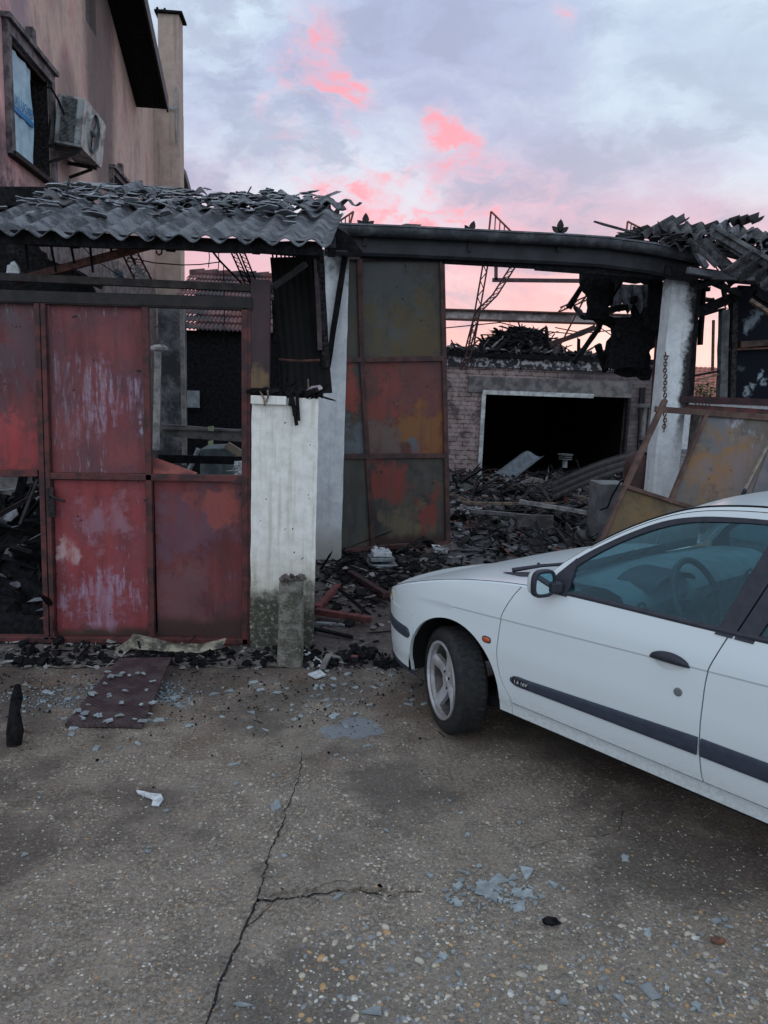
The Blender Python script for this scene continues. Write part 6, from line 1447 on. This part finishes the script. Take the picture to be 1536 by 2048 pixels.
def grid_part(i0, i1, j0, j1, s, lip=None, gap=.0028, excl=None, caps=None):
    """side faces between columns and rows; gap opens the shut lines, lip folds the edge inwards"""
    m = MB(); idx = {}
    def vid(i, j):
        if (i, j) not in idx:
            p = v3(i, j, s)
            if lip:
                if i == i0 and 'L' in lip: p.x += gap
                if i == i1 and 'R' in lip: p.x -= gap
                if j == j0 and 'B' in lip: p.z += gap
                if j == j1 and 'T' in lip: p.z -= gap
            idx[(i, j)] = len(m.v); m.v.append(p)
        return idx[(i, j)]
    fs = []
    for i in range(i0, i1):
        for j in range(j0, j1):
            q = ((i, j), (i+1, j), (i+1, j+1), (i, j+1))
            if all(inside_[k] for k in q): continue
            if excl and excl(i, j): continue
            fs.append(q)
    for q in fs: m.f.append(tuple(vid(*k) for k in q))
    # fold all open edges inwards
    cnt = {}
    for q in fs:
        for a in range(4):
            e = (q[a], q[(a+1) % 4]); k = tuple(sorted(e)); cnt[k] = cnt.get(k, 0)+1
    for k, n in cnt.items():
        if n == 1:
            a, b = k
            if lip is None and not (inside_[a] and inside_[b]): continue
            pa, pb = m.v[idx[a]], m.v[idx[b]]; o = len(m.v)
            inn = Vector((0, -s*.022, 0)); m.v += [pa+inn, pb+inn]; m.f.append((idx[a], idx[b], o+1, o))
    return m
jd = 3                                                   # door bottom row (z=.303)
jb = lowz.index(.57)                                     # bumper top row
iF = 20                                                  # bumper / arch start
def is_b(i, j): return i < iF and j < jb
capN = 12
def caprow(i, s, up=0.):
    x = GRID[i][NR-1][0]; y0 = SY(x, zsh(x)); z0 = GRID[i][NR-1][1]; z1 = max(zce(x), z0+.004); r = []
    for k in range(capN+1):
        a_ = math.pi/2*k/capN; r.append(Vector((x, s*y0*math.cos(a_)**.62, z0 + (z1-z0)*math.sin(a_)**.75)))
    return r
# fenders, hood, bumper, doors, quarters per side
for s in (1, -1):
    m = grid_part(0, kA, 0, NR-1, s, 'R', excl=lambda i, j: is_b(i, j))
    o = cb_(m, 'fender', paint_m, smooth=True, sharp=32)
    for nm, a, b in (('door', kA, kB), ('door', kB, kC)):
        d = cb_(grid_part(a, b, jd, NR-1, s, 'LRB'), nm, paint_m, smooth=True, sharp=32)
        if s == 1: 
            if a == kA: fdoor = d
            else: rdoor = d
    cb_(grid_part(kC, kE, 0, NR-1, s, 'L'), 'rear_quarter', paint_m, smooth=True, sharp=32)
    m = grid_part(kA, kC, 0, jd, s, 'T'); m_ = cb_(m, 'sill', paint_m, smooth=True, sharp=32)
    # dark liner behind the shut lines
    m = MB(); rows = [[v3(i, j, s, -.026) for j in range(0, NR)] for i in range(iF+18, kC+6)]; 
    for i in range(iF+1, kC+8):
        for j in range(0, NR-1):
            q = ((i, j), (i+1, j), (i+1, j+1), (i, j+1))
            if any(inside_[k] for k in q): continue
            o_ = len(m.v); m.v += [v3(*k, s, -.028) for k in q]; m.f.append((o_, o_+1, o_+2, o_+3))
    cb_(m, 'inner_panel', voidm)
    # wheel wells
    for ax in (AX, RX):
        m = MB(); rows = []
        for k in range(25):
            a_ = math.pi*1.12*k/24 - .06*math.pi; rows.append([Vector((ax + (AR+.004)*math.cos(a_), s*y, AZ + (AR+.004)*math.sin(a_))) for y in (.808, .50, .44)])
        m.grid(rows); m.add([(ax, s*.44, AZ)] + [r[2] for r in rows], [(0, k+1, k+2) for k in range(24)])
        cb_(m, 'wheel_well', voidm, smooth=True)
# bumper
m = MB()
for s in (1, -1):
    g_b = grid_part(0, iF, 0, jb, s, 'T', gap=.002)
    for v_ in g_b.v:
        v_.y += s*.006; v_.x -= .004 if v_.x < -.5 else 0
    m.add(g_b.v, g_b.f)
bump = cb_(m, 'bumper', paint_m, smooth=True, sharp=40)
m = MB(); rows = []
m.add([(x, y, .238) for x, y in [(GRID[i][0][0], SY(GRID[i][0][0], .24)) for i in range(0, iF)] + [(GRID[i][0][0], -SY(GRID[i][0][0], .24)) for i in range(iF-1, -1, -1)]], [tuple(range(2*iF))])
cb_(m, 'underside', voidm, bump)
m = MB(); rows = []
for s in (1, -1):
    rows = []
    for i in range(0, iF+1):
        rows.append([Vector((GRID[i][0][0]-(.006 if GRID[i][0][0] < -.5 else 0), s*(SY(GRID[i][0][0], .24)+.008 - (.02 if k == 0 else 0)), z)) for k, z in enumerate((.215, .222, .245))])
    m.grid(rows)
cb_(m, 'bumper_lip', blackpl, bump, smooth=True)
def strip(xs, zlo, zhi, s, off=.012, edge=.006, n=7):
    m = MB(); rows = []
    for x in xs:
        a, b = zlo(x), zhi(x); r = [Vector((x, s*(SY(x, a)-.004), a))]
        for k in range(n):
            z = a + (b-a)*k/(n-1.); e = off*(1-abs(2*k/(n-1.)-1)**6*.35); r.append(Vector((x - (off if x < -.6 else 0)*0, s*(SY(x, z)+e), z)))
        r.append(Vector((x, s*(SY(x, b)-.004), b))); rows.append(r)
    m.grid(rows)
    for r in (rows[0], rows[-1]): m.add(r, [tuple(range(len(r)))])
    return m
# bumper moulding: rounded rear end, wraps the nose
for s in (1, -1):
    xs = [-.245 - .55*(k/40.)**1.0 for k in range(41)]; xs = [max(x, -.798) for x in xs]
    def bend(x): d = max(0, min(1, (-.245-x)/.035)); return math.sqrt(max(.04, 1-(1-d)**2))
    cb_(strip(xs, lambda x: .452-.032*bend(x)*(.9), lambda x: .452+.034*bend(x), s, .014), 'bumper_moulding', mould_m, bump, smooth=True)
# hood cap (front) and rear deck
def capmesh(i0, i1):
    m = MB()
    for s in (1, -1): m.grid([caprow(i, s) for i in range(i0, i1+1)])
    return m
iH = kA+6
cb_(capmesh(0, iH), 'hood', paint_m, smooth=True, sharp=50)
iD = next(i for i in range(kC, kE) if GRID[i][NR-1][0] > 2.75)
cb_(capmesh(iD, kE), 'boot_lid', paint_m, smooth=True, sharp=50)
# hood shut line: thin groove along the fender top and round the headlamp
for s in (1, -1):
    m = MB(); pts = []
    for i in range(8, kA+2):
        x = GRID[i][NR-1][0]; r = caprow(i, s); k_ = 2; pts.append(r[k_] + Vector((0, 0, .0)))
    m.tube(pts, .0022, 4); cb_(m, 'hood_gap', voidm)
# headlamps
lamp = newmat('headlamp lens'); t = lamp; fin(t, (.52, .50, .36), .15, 0, None, spec=.6); lamp_m = t.m
for s in (1, -1):
    xs = [-.47 - .24*(k/20.) for k in range(21)]
    def hz_(x): d = max(0, min(1, (-.47-x)/.05)); return math.sqrt(max(.03, 1-(1-d)**2))
    cb_(strip(xs, lambda x: .580 - .006*hz_(x), lambda x: .582 + (zsh(x)-.588)*hz_(x), s, .006), 'headlight', lamp_m, smooth=True)
# wheels --------------------------------------------------------
def wheel(cx, s, steer, name='wheel'):
    y = s*.795; o = bpy.data.objects.new(name, None); C.objects.link(o); o.parent = car; o.scale = (.92, .92, .92); o.location = (cx, s*.72, .275); o['_o'] = (0, 0, 0)
    if steer: o.rotation_euler = (0, 0, steer)
    ax = Vector((0, s, 0)); n = 64; w2 = .086; off = .050
    m = MB(); prof = [(.216, -w2+off), (.230, -w2-.004+off), (.262, -w2-.004+off), (.288, -w2+.012+off), (.297, -w2+.035+off), (.299, off), (.297, w2-.035+off), (.288, w2-.012+off), (.266, w2+.004+off), (.236, w2+.004+off), (.217, w2-.004+off)]
    m.lathe(prof, (0, 0, 0), ax, n)
    m.build('tyre', rubber, o, smooth=True, sharp=60)
    tr_ = MB()
    for k in range(54):
        a0 = 2*math.pi*k/54
        for (h0_, h1_, sk) in ((-.060, -.012, .03), (.012, .060, -.03)):
            q = []
            for (h, a_) in ((h0_, a0), (h1_, a0+sk), (h1_, a0+sk+.08), (h0_, a0+.08)):
                q.append(Vector((math.cos(a_)*.2985, s*(h+off), math.sin(a_)*.2985)))
            tr_.prism(q, Vector((math.cos(a0+.04), 0, math.sin(a0+.04)))*.002)
    to = tr_.build('tread', rubber, o); to['kind'] = 'stuff'
    R1 = .213
    m = MB(); m.lathe([(R1-.012, w2-.006+off), (R1-.004, w2+.006+off), (R1+.006, w2+.006+off), (R1+.008, w2-.004+off), (R1-.008, w2-.012+off), (R1-.012, w2-.034+off), (R1-.004, w2-.05+off), (R1-.004, -w2+off)], (0, 0, 0), ax, n)
    rim = m.build('rim', alloy, o, smooth=True, sharp=35)
    m = MB(); m.lathe([(R1-.013, w2-.035+off), (R1-.024, -.02+off)], (0, 0, 0), ax, n); m.build('rim_barrel', simple('shade darkened barrel', (.14, .13, .125), (.07, .062, .058), .5, 9, .4), rim, smooth=True)  # barrel and disc metal darkened for the shade between the spokes
    m = MB(); m.lathe([(.001, -.03+off), (R1-.02, -.03+off)], (0, 0, 0), ax, 32); m.build('dark_backdrop', voidm, rim)  # black disc added as backdrop for the dark behind the spokes
    m = MB(); m.lathe([(.001, -.012+off), (.12, -.012+off), (.12, -.02+off)], (0, 0, 0), ax, 32); m.build('brake_disc', simple('disc', (.05, .042, .038), (.09, .075, .07), .5, 20, .5), rim)
    m = MB(); m.lathe([(.001, w2-.022+off), (.028, w2-.022+off), (.033, w2-.03+off), (.055, w2-.036+off), (.068, w2-.048+off), (.07, w2-.09+off)], (0, 0, 0), ax, 32); m.build('hub', alloy, rim, smooth=True, sharp=40)
    for k in range(5):
        a_ = 2*math.pi*k/5 + .35; sp_ = MB(); rows = []
        for q in range(9):
            t_ = q/8.; r = .045 + (R1-.054)*t_; wd = .033 + .006*math.cos(t_*3.1) + .014*t_**4; h = w2 - .036 + off - .012*math.sin(t_*math.pi) + .016*t_
            u = Vector((math.cos(a_), 0, math.sin(a_))); v = Vector((-math.sin(a_), 0, math.cos(a_)))
            rows.append([u*r - v*wd + ax*(h-.035), u*r - v*wd*.98 + ax*(h-.008), u*r - v*wd*.6 + ax*h, u*r + ax*(h+.004), u*r + v*wd*.6 + ax*h, u*r + v*wd*.98 + ax*(h-.008), u*r + v*wd + ax*(h-.035)])
        sp_.grid(rows); sp_.build('spoke', alloy, rim, smooth=True, sharp=50)
    for k in range(4):
        a_ = 2*math.pi*k/4 + .5; b_ = MB(); c = Vector((math.cos(a_)*.046, 0, math.sin(a_)*.046)); b_.lathe([(.001, w2-.026+off), (.008, w2-.028+off), (.009, w2-.04+off)], c, ax, 8); b_.build('wheel_bolt', darksteel, rim)
    return o
wheel(AX, 1, R_(26)*(1)); wheel(AX, -1, R_(26)); wheel(RX, 1, 0); wheel(RX, -1, 0)
# inner wing slots in front of the wheel
m = MB()
for k in range(9):
    m.bar((AX-.285, .50, .20+.028*k), (AX-.285, .66, .215+.028*k), .006, .006)
cb_(m, 'slotted_liner', grey_metal)
# mouldings on doors
def zlo(x): return .402 + .009*min(1, max(0, (x-.46)/.9)) 
def zhi(x): return .452 + .033*min(1, max(0, (x-.56)/.8))
for s in (1, -1):
    xs = [.458 + .0016*k**1.5 for k in range(16)]; xs = [x for x in xs if x < .56] + [.56 + (1.366-.56)*k/24. for k in range(25)]
    def rnd(x): d = max(0, min(1, (x-.455)/.05)); return math.sqrt(max(.02, 1-(1-d)**2))
    mid = lambda x: (zlo(x)+zhi(x))/2
    m = strip(xs, lambda x: mid(x)-(mid(x)-zlo(x))*rnd(x), lambda x: mid(x)+(zhi(x)-mid(x))*rnd(x), s, .012)
    mo_ = cb_(m, 'side_moulding', mould_m, fdoor if s == 1 else None, smooth=True)
    xs = [1.380 + (2.24-1.380)*k/24. for k in range(25)]
    cb_(strip(xs, zlo, zhi, s, .012), 'side_moulding', mould_m, rdoor if s == 1 else None, smooth=True)
# badge plate with engine lettering
xs = [.475 + .085*k/8 for k in range(9)]
m = strip(xs, lambda x: .410, lambda x: .448, 1, .0135); cb_(m, 'badge_plate', simple('badge black', (.010, .010, .012), (.014, .014, .016), .3), fdoor)
bt_ = bpy.data.curves.new('badge', 'FONT'); 
silver = simple('silver letters', (.62, .64, .66), (.5, .5, .52), .3, 10, .3)
text_mesh('1.6 16V', .026, basis(Vector((.482, SY(.5, .43)+.0145, .4205)), Vector((1, 0, 0)), Vector((0, 0, 1)), Vector((0, 1, 0))) @ Matrix.Rotation(.0, 4, 'Z'), silver, 'engine_badge', fdoor, .0008)
# indicator, handle, lock
def disc_on(x, z, rx, rz, s, h, nm, mat, par, n=20, sq=1.):
    m = MB(); rows = []
    for q in range(5):
        t_ = q/4.; k = math.cos(t_*math.pi/2); r = []
        for j in range(n):
            a_ = 2*math.pi*j/n; cx = abs(math.cos(a_))**sq*math.copysign(1, math.cos(a_)); cz = abs(math.sin(a_))**sq*math.copysign(1, math.sin(a_))
            xx = x + rx*k**.5*cx; zz = z + rz*k**.5*cz; r.append(Vector((xx, s*(SY(xx, zz) - .002 + (h+.002)*math.sin(t_*math.pi/2)), zz)))
        r.append(r[0]); rows.append(r)
    m.grid(rows); return cb_(m, nm, mat, par, smooth=True, sharp=60)
amber = simple('amber lens', (.52, .085, .018), (.45, .07, .015), .2, 5, bs=0, spec=.6)
for s in (1, -1):
    disc_on(.301, .579, .030, .018, s, .003, 'indicator_surround', blackpl, None, sq=.7)
    disc_on(.301, .579, .024, .013, s, .007, 'side_indicator', amber, None, sq=.7)
def handle(xa, xb, z, s, par):
    m = MB(); rows = []; n = 22
    for q in range(n+1):
        t_ = q/n; x = xa+(xb-xa)*t_; e = math.sin(math.pi*min(1, max(0, t_)))**.45; zb_ = z - .010*e*.3 + .012*(t_-.5)*0; ht = .040*e + .003
        r = []
        for k in range(7):
            a_ = math.pi*k/6; zz = zb_ + ht*(1-math.cos(a_))/2; r.append(Vector((x, s*(SY(x, zz) + .004 + .020*e*math.sin(a_)**.7), zz)))
        rows.append(r)
    m.grid(rows); m.grid([[v for v in (r[0], r[-1])] for r in rows]); h = cb_(m, 'handle', blackpl, par, smooth=True, sharp=60)
    m = MB(); rows = []
    for q in range(n+1):
        t_ = q/n; x = xa+.12*(xb-xa)+(xb-xa)*.76*t_; e = math.sin(math.pi*t_)**.5; rows.append([Vector((x, s*(SY(x, z)+.0012), z-.034*e)), Vector((x, s*(SY(x, z)+.0012), z+.002))])
    m.grid(rows); cb_(m, 'handle_recess', simple('recess paint', (.56, .59, .6), (.5, .53, .54), .3), h)
    return h
handle(1.138, 1.305, .742, 1, fdoor); handle(2.12, 2.27, .765, 1, rdoor); handle(1.138, 1.305, .742, -1, None); handle(2.12, 2.27, .765, -1, None)
m = MB(); m.lathe([(.017, 0), (.017, .004), (.012, .006), (.004, .004), (.001, .004)], (1.27, SY(1.27, .636), .636), (0, 1, 0), 18); cb_(m, 'door_lock', grey_metal, fdoor, smooth=True, sharp=40)
# crease shadow lines are real steps in SY
# greenhouse -----------------------------------------------------
def G(z): return .797 - .458*(z-.905)
rail = [(.545, .905), (.63, 1.003), (.702, 1.067), (.796, 1.140), (.922, 1.222), (1.046, 1.285), (1.164, 1.328), (1.30, 1.353), (1.44, 1.366), (1.8, 1.376), (2.2, 1.36), (2.6, 1.30), (2.9, 1.19), (3.15, 1.0)]
seal = [(.640, .968), (.702, 1.040), (.796, 1.113), (.922, 1.194), (1.046, 1.257), (1.173, 1.292), (1.299, 1.309), (1.44, 1.319), (1.8, 1.328), (2.2, 1.31), (2.45, 1.265), (2.62, 1.19)]
glas = [(.675, .960), (.724, 1.023), (.867, 1.134), (1.022, 1.221), (1.148, 1.266), (1.305, 1.291), (1.445, 1.303), (1.8, 1.312), (2.2, 1.292), (2.45, 1.24), (2.56, 1.18)]
def gp3(x, z, s, off=0): return Vector((x, s*(G(z)+off*.9), z+off*.4))
def gpoly(pts, s, off, th, nm, mat, par=None):
    m = MB(); m.prism([gp3(x, z, s, off) for x, z in pts], Vector((0, -s*th, 0))); return cb_(m, nm, mat, par)
xsr = [.545 + (3.15-.545)*k/70. for k in range(71)]
for s in (1, -1):
    # white roof rail between rail curve and seal curve
    m = MB(); rows = []
    for x in [.575 + (2.95-.575)*k/70. for k in range(71)]:
        zr_ = smooth_i(x, rail); zs_ = smooth_i(x, seal) if x > .64 else min(smooth_i(x, rail)-.005, .90 + (x-.575)*1.05)
        if x > 2.62: zs_ = max(.93, 1.19 - (x-2.62)*.9)
        zs_ = min(zs_, zr_-.004)
        rows.append([gp3(x, zs_, s, .004) + Vector((0, -s*.02, 0)), gp3(x, zs_, s, .004), gp3(x, (zs_+zr_)/2, s, .007), gp3(x, zr_-.004, s, .004)])
    m.grid(rows); cb_(m, 'roof_rail', paint_m, smooth=True)
    m = MB(); m.tube([gp3(x, smooth_i(x, rail), s, .002) for x in [.75+.03*k for k in range(70)]], .0045, 5); cb_(m, 'roof_gutter', voidm)
    m = MB(); m.tube([gp3(x, smooth_i(x, rail)*.55 + smooth_i(x, seal)*.45 , s, .0065) for x in [.75+.03*k for k in range(62)]], .0018, 4); cb_(m, 'door_top_gap', voidm)
    # black seal strip
    m = MB(); rows = []
    for x in [.652 + (2.56-.652)*k/70. for k in range(71)]:
        a, b = smooth_i(x, glas), smooth_i(x, seal)
        if x < .675: a = .93 + (x-.652)*1.2
        rows.append([gp3(x, min(a, b-.003), s, -.012), gp3(x, min(a, b-.003), s, .006), gp3(x, b, s, .006)])
    m.grid(rows); cb_(m, 'window_seal', blackpl, smooth=True, sharp=30)
    # lower trim
    m = MB(); rows = []
    for x in [.60 + (2.6-.60)*k/60. for k in range(61)]:
        z1 = zsh(x)+.006; r = []
        for k in range(6): a_ = math.pi*k/5; r.append(Vector((x, s*(SY(x, zsh(x))-.014+.018*math.sin(a_)), z1 - .014*math.cos(a_) - .004)))
        rows.append(r)
    m.grid(rows); cb_(m, 'belt_trim', blackpl, smooth=True)
    # pillar B and C, mirror triangle
    gpoly([(.600, .880), (.712, .880), (.712, 1.035), (.702, 1.043), (.640, .972), (.605, .925)], s, .008, .012, 'mirror_triangle', blackpl)
    gpoly([(1.372, .890), (1.438, .890), (1.505, 1.10), (1.545, 1.318), (1.478, 1.312), (1.468, 1.234), (1.429, 1.098)], s, .008, .014, 'pillar', blackpl)
    gpoly([(1.445, .890), (1.515, .890), (1.585, 1.10), (1.625, 1.318), (1.551, 1.318), (1.511, 1.10)], s, .007, .014, 'pillar', blackpl)
    gpoly([(2.50, .93), (3.0, .95), (2.9, 1.12), (2.62, 1.28), (2.50, 1.24)], s, .0, .02, 'rear_pillar', paint_m)
    gfront = [(.690, .908), (1.378, .915), (1.432, 1.098), (1.470, 1.234), (1.487, 1.306), (1.305, 1.296), (1.148, 1.271), (1.022, 1.226), (.867, 1.139), (.722, 1.028)]
    gpoly(gfront, s, .0, .004, 'window_pane', glass_m, fdoor if s == 1 else None)
    grear = [(1.51, .922), (2.52, .955), (2.52, 1.20), (2.4, 1.26), (2.2, 1.296), (1.8, 1.318), (1.61, 1.315), (1.57, 1.10)]
    gpoly(grear, s, -.002, .004, 'window_pane', glass_m, rdoor if s == 1 else None)
# windscreen, roof, back window: crowned strips between the rails
def crown(x): return smooth_i(x, [(.545, .005), (.8, .030), (1.1, .026), (1.4, .018), (2.2, .018), (2.9, .04), (3.15, .03)])
def roofrow(x, k0, k1, n=26, dz=0.):
    zr_ = smooth_i(x, rail); y0 = G(zr_); r = []
    for k in range(k0, k1+1):
        u = -1 + 2*k/n; r.append(Vector((x - .0, y0*u, zr_ + dz + crown(x)*(1-abs(u)**2.4))))
    return r
def xsr_(a, b, n): return [a + (b-a)*k/n for k in range(n+1)]
m = MB(); m.grid([roofrow(x, 0, 26) for x in xsr_(1.12, 2.62, 40)]); cb_(m, 'roof', paint_m, smooth=True)
m = MB(); m.grid([roofrow(x, 1, 25) for x in xsr_(.56, 1.12, 20)]); cb_(m, 'windscreen', glass_m, smooth=True)
for k0 in (0, 25):
    m = MB(); m.grid([roofrow(x, k0, k0+1, dz=.001) for x in xsr_(.54, 1.12, 20)]); cb_(m, 'windscreen_pillar', paint_m, smooth=True)
m = MB(); m.grid([roofrow(x, 1, 25, dz=.003) for x in xsr_(.53, .60, 4)]); cb_(m, 'cowl', blackpl, smooth=True)
m = MB(); m.grid([roofrow(x, 1, 25) for x in xsr_(2.62, 3.13, 16)]); cb_(m, 'rear_window', glass_m, smooth=True)
for k0 in (0, 25):
    m = MB(); m.grid([roofrow(x, k0, k0+1, dz=.001) for x in xsr_(2.62, 3.16, 16)]); cb_(m, 'rear_frame', paint_m, smooth=True)
# wipers and cowl vents
m = MB(); cr = lambda x, y: Vector((x, y, zce(x)-.0 - .022*abs(y/.8)**4 + .008))
m.prism([cr(.20, .62), cr(.34, .66), cr(.52, .58), cr(.60, .40), cr(.50, .42), cr(.40, .54)], (0, 0, .004)); cb_(m, 'cowl_vent', blackpl)
m = MB(); m.tube([cr(.24, .60)+Vector((0, 0, .012)), cr(.36, .52)+Vector((0, 0, .03)), cr(.55, .30)+Vector((0, 0, .035)), cr(.60, .0)+Vector((0, 0, .03))], [.012, .009, .006, .005], 6); cb_(m, 'wiper', blackpl, smooth=True)
m = MB(); m.tube([cr(.34, .46)+Vector((0, 0, .022)), cr(.55, .12)+Vector((0, 0, .03)), cr(.60, -.25)+Vector((0, 0, .025))], .006, 6); cb_(m, 'wiper', blackpl, smooth=True)
m = MB(); m.lathe([(.010, 0), (.008, .008), (.001, .01)], cr(.18, .30)-Vector((0, 0, .008)), (0, 0, 1), 10); cb_(m, 'washer_jet', blackpl)
# mirror
for s in (1, -1):
    mc = Vector((.635, s*.885, .938)); K = .84; ax = Vector((1, s*.25, .0)).normalized(); side = Vector((-.25*s, 1, 0)).normalized()*s if False else ax.cross(Vector((0, 0, 1))).normalized()
    def ring_m(d, w_, h_, n=20):
        r = []
        for j in range(n):
            a_ = 2*math.pi*j/n; c = abs(math.cos(a_))**.6*math.copysign(1, math.cos(a_)); q = abs(math.sin(a_))**.6*math.copysign(1, math.sin(a_)); r.append(mc + (ax*d + side*w_*c*.80 + Vector((0, 0, h_*q)))*K)
        return r + [r[0]]
    m = MB(); m.grid([ring_m(-.085, .02, .02), ring_m(-.075, .055, .045), ring_m(-.045, .083, .066), ring_m(-.01, .090, .073)]); root = cb_(m, 'mirror_shell', paint_m, smooth=True)
    m = MB(); m.grid([ring_m(-.012, .091, .074), ring_m(.012, .092, .075), ring_m(.020, .088, .071), ring_m(.020, .074, .058), ring_m(.010, .070, .055)]); cb_(m, 'mirror_bezel', blackpl, root, smooth=True, sharp=40)
    m = MB(); m.add(ring_m(.012, .074, .058)[:-1], [tuple(range(20))]); t = newmat('mirror glass'); t.m.name = 'mirror glass'; fin(t, (.55, .68, .72), .03, 1., None); cb_(m, 'mirror_glass', t.m, root)
    m = MB(); m.bar(mc + Vector((.01, -s*.04, -.02)), Vector((.675, s*.80, .918)), .05, .05); cb_(m, 'mirror_arm', blackpl, root, bevel=.01)
# cabin
m = MB(); rows = []
for y in [-.74 + 1.48*k/14. for k in range(15)]:
    rows.append([Vector((x, y, z + .012*math.cos(y*4))) for x, z in ((.50, .90), (.70, .945), (.86, .955), (.93, .935), (.98, .87), (.97, .74), (.90, .60))])
m.grid(rows); dash = cb_(m, 'dashboard', trim_in, smooth=True)
m = MB(); rows = []
for k in range(9):
    a_ = math.pi*k/8; rows.append([Vector((x, .38 + .19*math.cos(a_), .93 + .055*math.sin(a_))) for x in (.80, .95, .99)])
m.grid(rows); cb_(m, 'instrument_hood', blackpl, dash, smooth=True)
for yy in (-.6, -.42, .66): 
    m = MB(); m.tube([Vector((.985, yy + .04*math.cos(k*.5236), .865 + .03*math.sin(k*.5236))) for k in range(12)], .006, 5, True); m.box((.975, yy-.03, .86), (.985, yy+.03, .868)); cb_(m, 'air_vent', blackpl, dash, smooth=True)
m = MB(); wc_ = Vector((1.10, .38, .885)); wa = Vector((.90, 0, .43)).normalized(); wu = Vector((0, 1, 0)); wv2 = wa.cross(wu)
m.tube([wc_ + (wu*math.cos(k*math.pi/16) + wv2*math.sin(k*math.pi/16))*.185 for k in range(32)], .015, 8, True)
m.ball(wc_ - wa*.02, .045, .075, .055, 12, 8)
for a_ in (.15, math.pi-.15, -math.pi/2): m.bar(wc_ - wa*.02, wc_ + (wu*math.cos(a_) + wv2*-math.sin(a_)*-1 if a_ > -1 else wu*0 - wv2)*.18, .03, .02)
m.tube([wc_, wc_ - wa*.22], .03, 8); cb_(m, 'steering_wheel', simple('wheel rim', (.05, .06, .07), (.04, .05, .055), .5), smooth=True, sharp=50)
def seat(y):
    m = MB()
    def rb(cx, cz, w_, d_, h_, tilt, rr=.3):
        M_ = Matrix.Translation((cx, y, cz)) @ Matrix.Rotation(tilt, 4, 'Y'); rows = []
        for i in range(13):
            ph = -math.pi/2 + math.pi*i/12; c = max(0, math.cos(ph))**.4; sz = math.copysign(abs(math.sin(ph))**.4, math.sin(ph)); r = []
            for j in range(17):
                th = 2*math.pi*j/16; a = math.copysign(abs(math.cos(th))**.5, math.cos(th)); b = math.copysign(abs(math.sin(th))**.5, math.sin(th)); r.append(M_ @ Vector((d_*a*c, w_*b*c, h_*sz)))
            rows.append(r)
        m.grid(rows)
    rb(1.42, .50, .24, .26, .07, .05); rb(1.70, .80, .23, .06, .32, .25); rb(1.82, 1.14, .13, .04, .075, .2)
    return cb_(m, 'seat', seat_m, smooth=True)
seat(.38); seat(-.38)
m = MB(); m.box((2.15, -.62, .35), (2.6, .62, .55)); m.box((2.45, -.62, .5), (2.62, .62, 1.02)); cb_(m, 'rear_bench', seat_m, bevel=.05)
m = MB(); m.box((.1, -.74, .20), (2.9, .74, .26)); m.box((.30, -.74, .26), (.42, .74, .84)); m.box((2.7, -.74, .26), (2.8, .74, .9)); cb_(m, 'floor_pan', voidm)
for s in (1, -1):
    m = MB(); rows = []
    for x in (.62, 1.0, 1.4, 2.0, 2.5): rows.append([Vector((x, s*.765, zsh(x)-.0)), Vector((x, s*.72, zsh(x)-.02)), Vector((x, s*.71, .55)), Vector((x, s*.74, .3))])
    m.grid(rows); cb_(m, 'door_lining', trim_lt)
m = MB(); m.grid([[p - Vector((0, 0, .018)) for p in roofrow(x, 1, 25)] for x in xsr_(1.14, 2.6, 12)]); cb_(m, 'headlining', trim_lt, smooth=True)
m = MB(); m.box((1.06, -.10, 1.235), (1.085, .10, 1.295)); m.bar((1.07, 0, 1.28), (1.09, 0, 1.36), .015, .02); cb_(m, 'inner_mirror', blackpl, bevel=.008)
# antenna
m = MB(); b0 = Vector((1.24, .06, 1.385)); m.bar(b0, b0 + Vector((.06, 0, .03)), .03, .02); m.tube([b0 + Vector((.05, 0, .025)), b0 + Vector((.42, 0, .29))], .0028, 5); cb_(m, 'antenna', blackpl)
for o in list(bpy.data.objects):
    if '_o' in o: del o['_o']
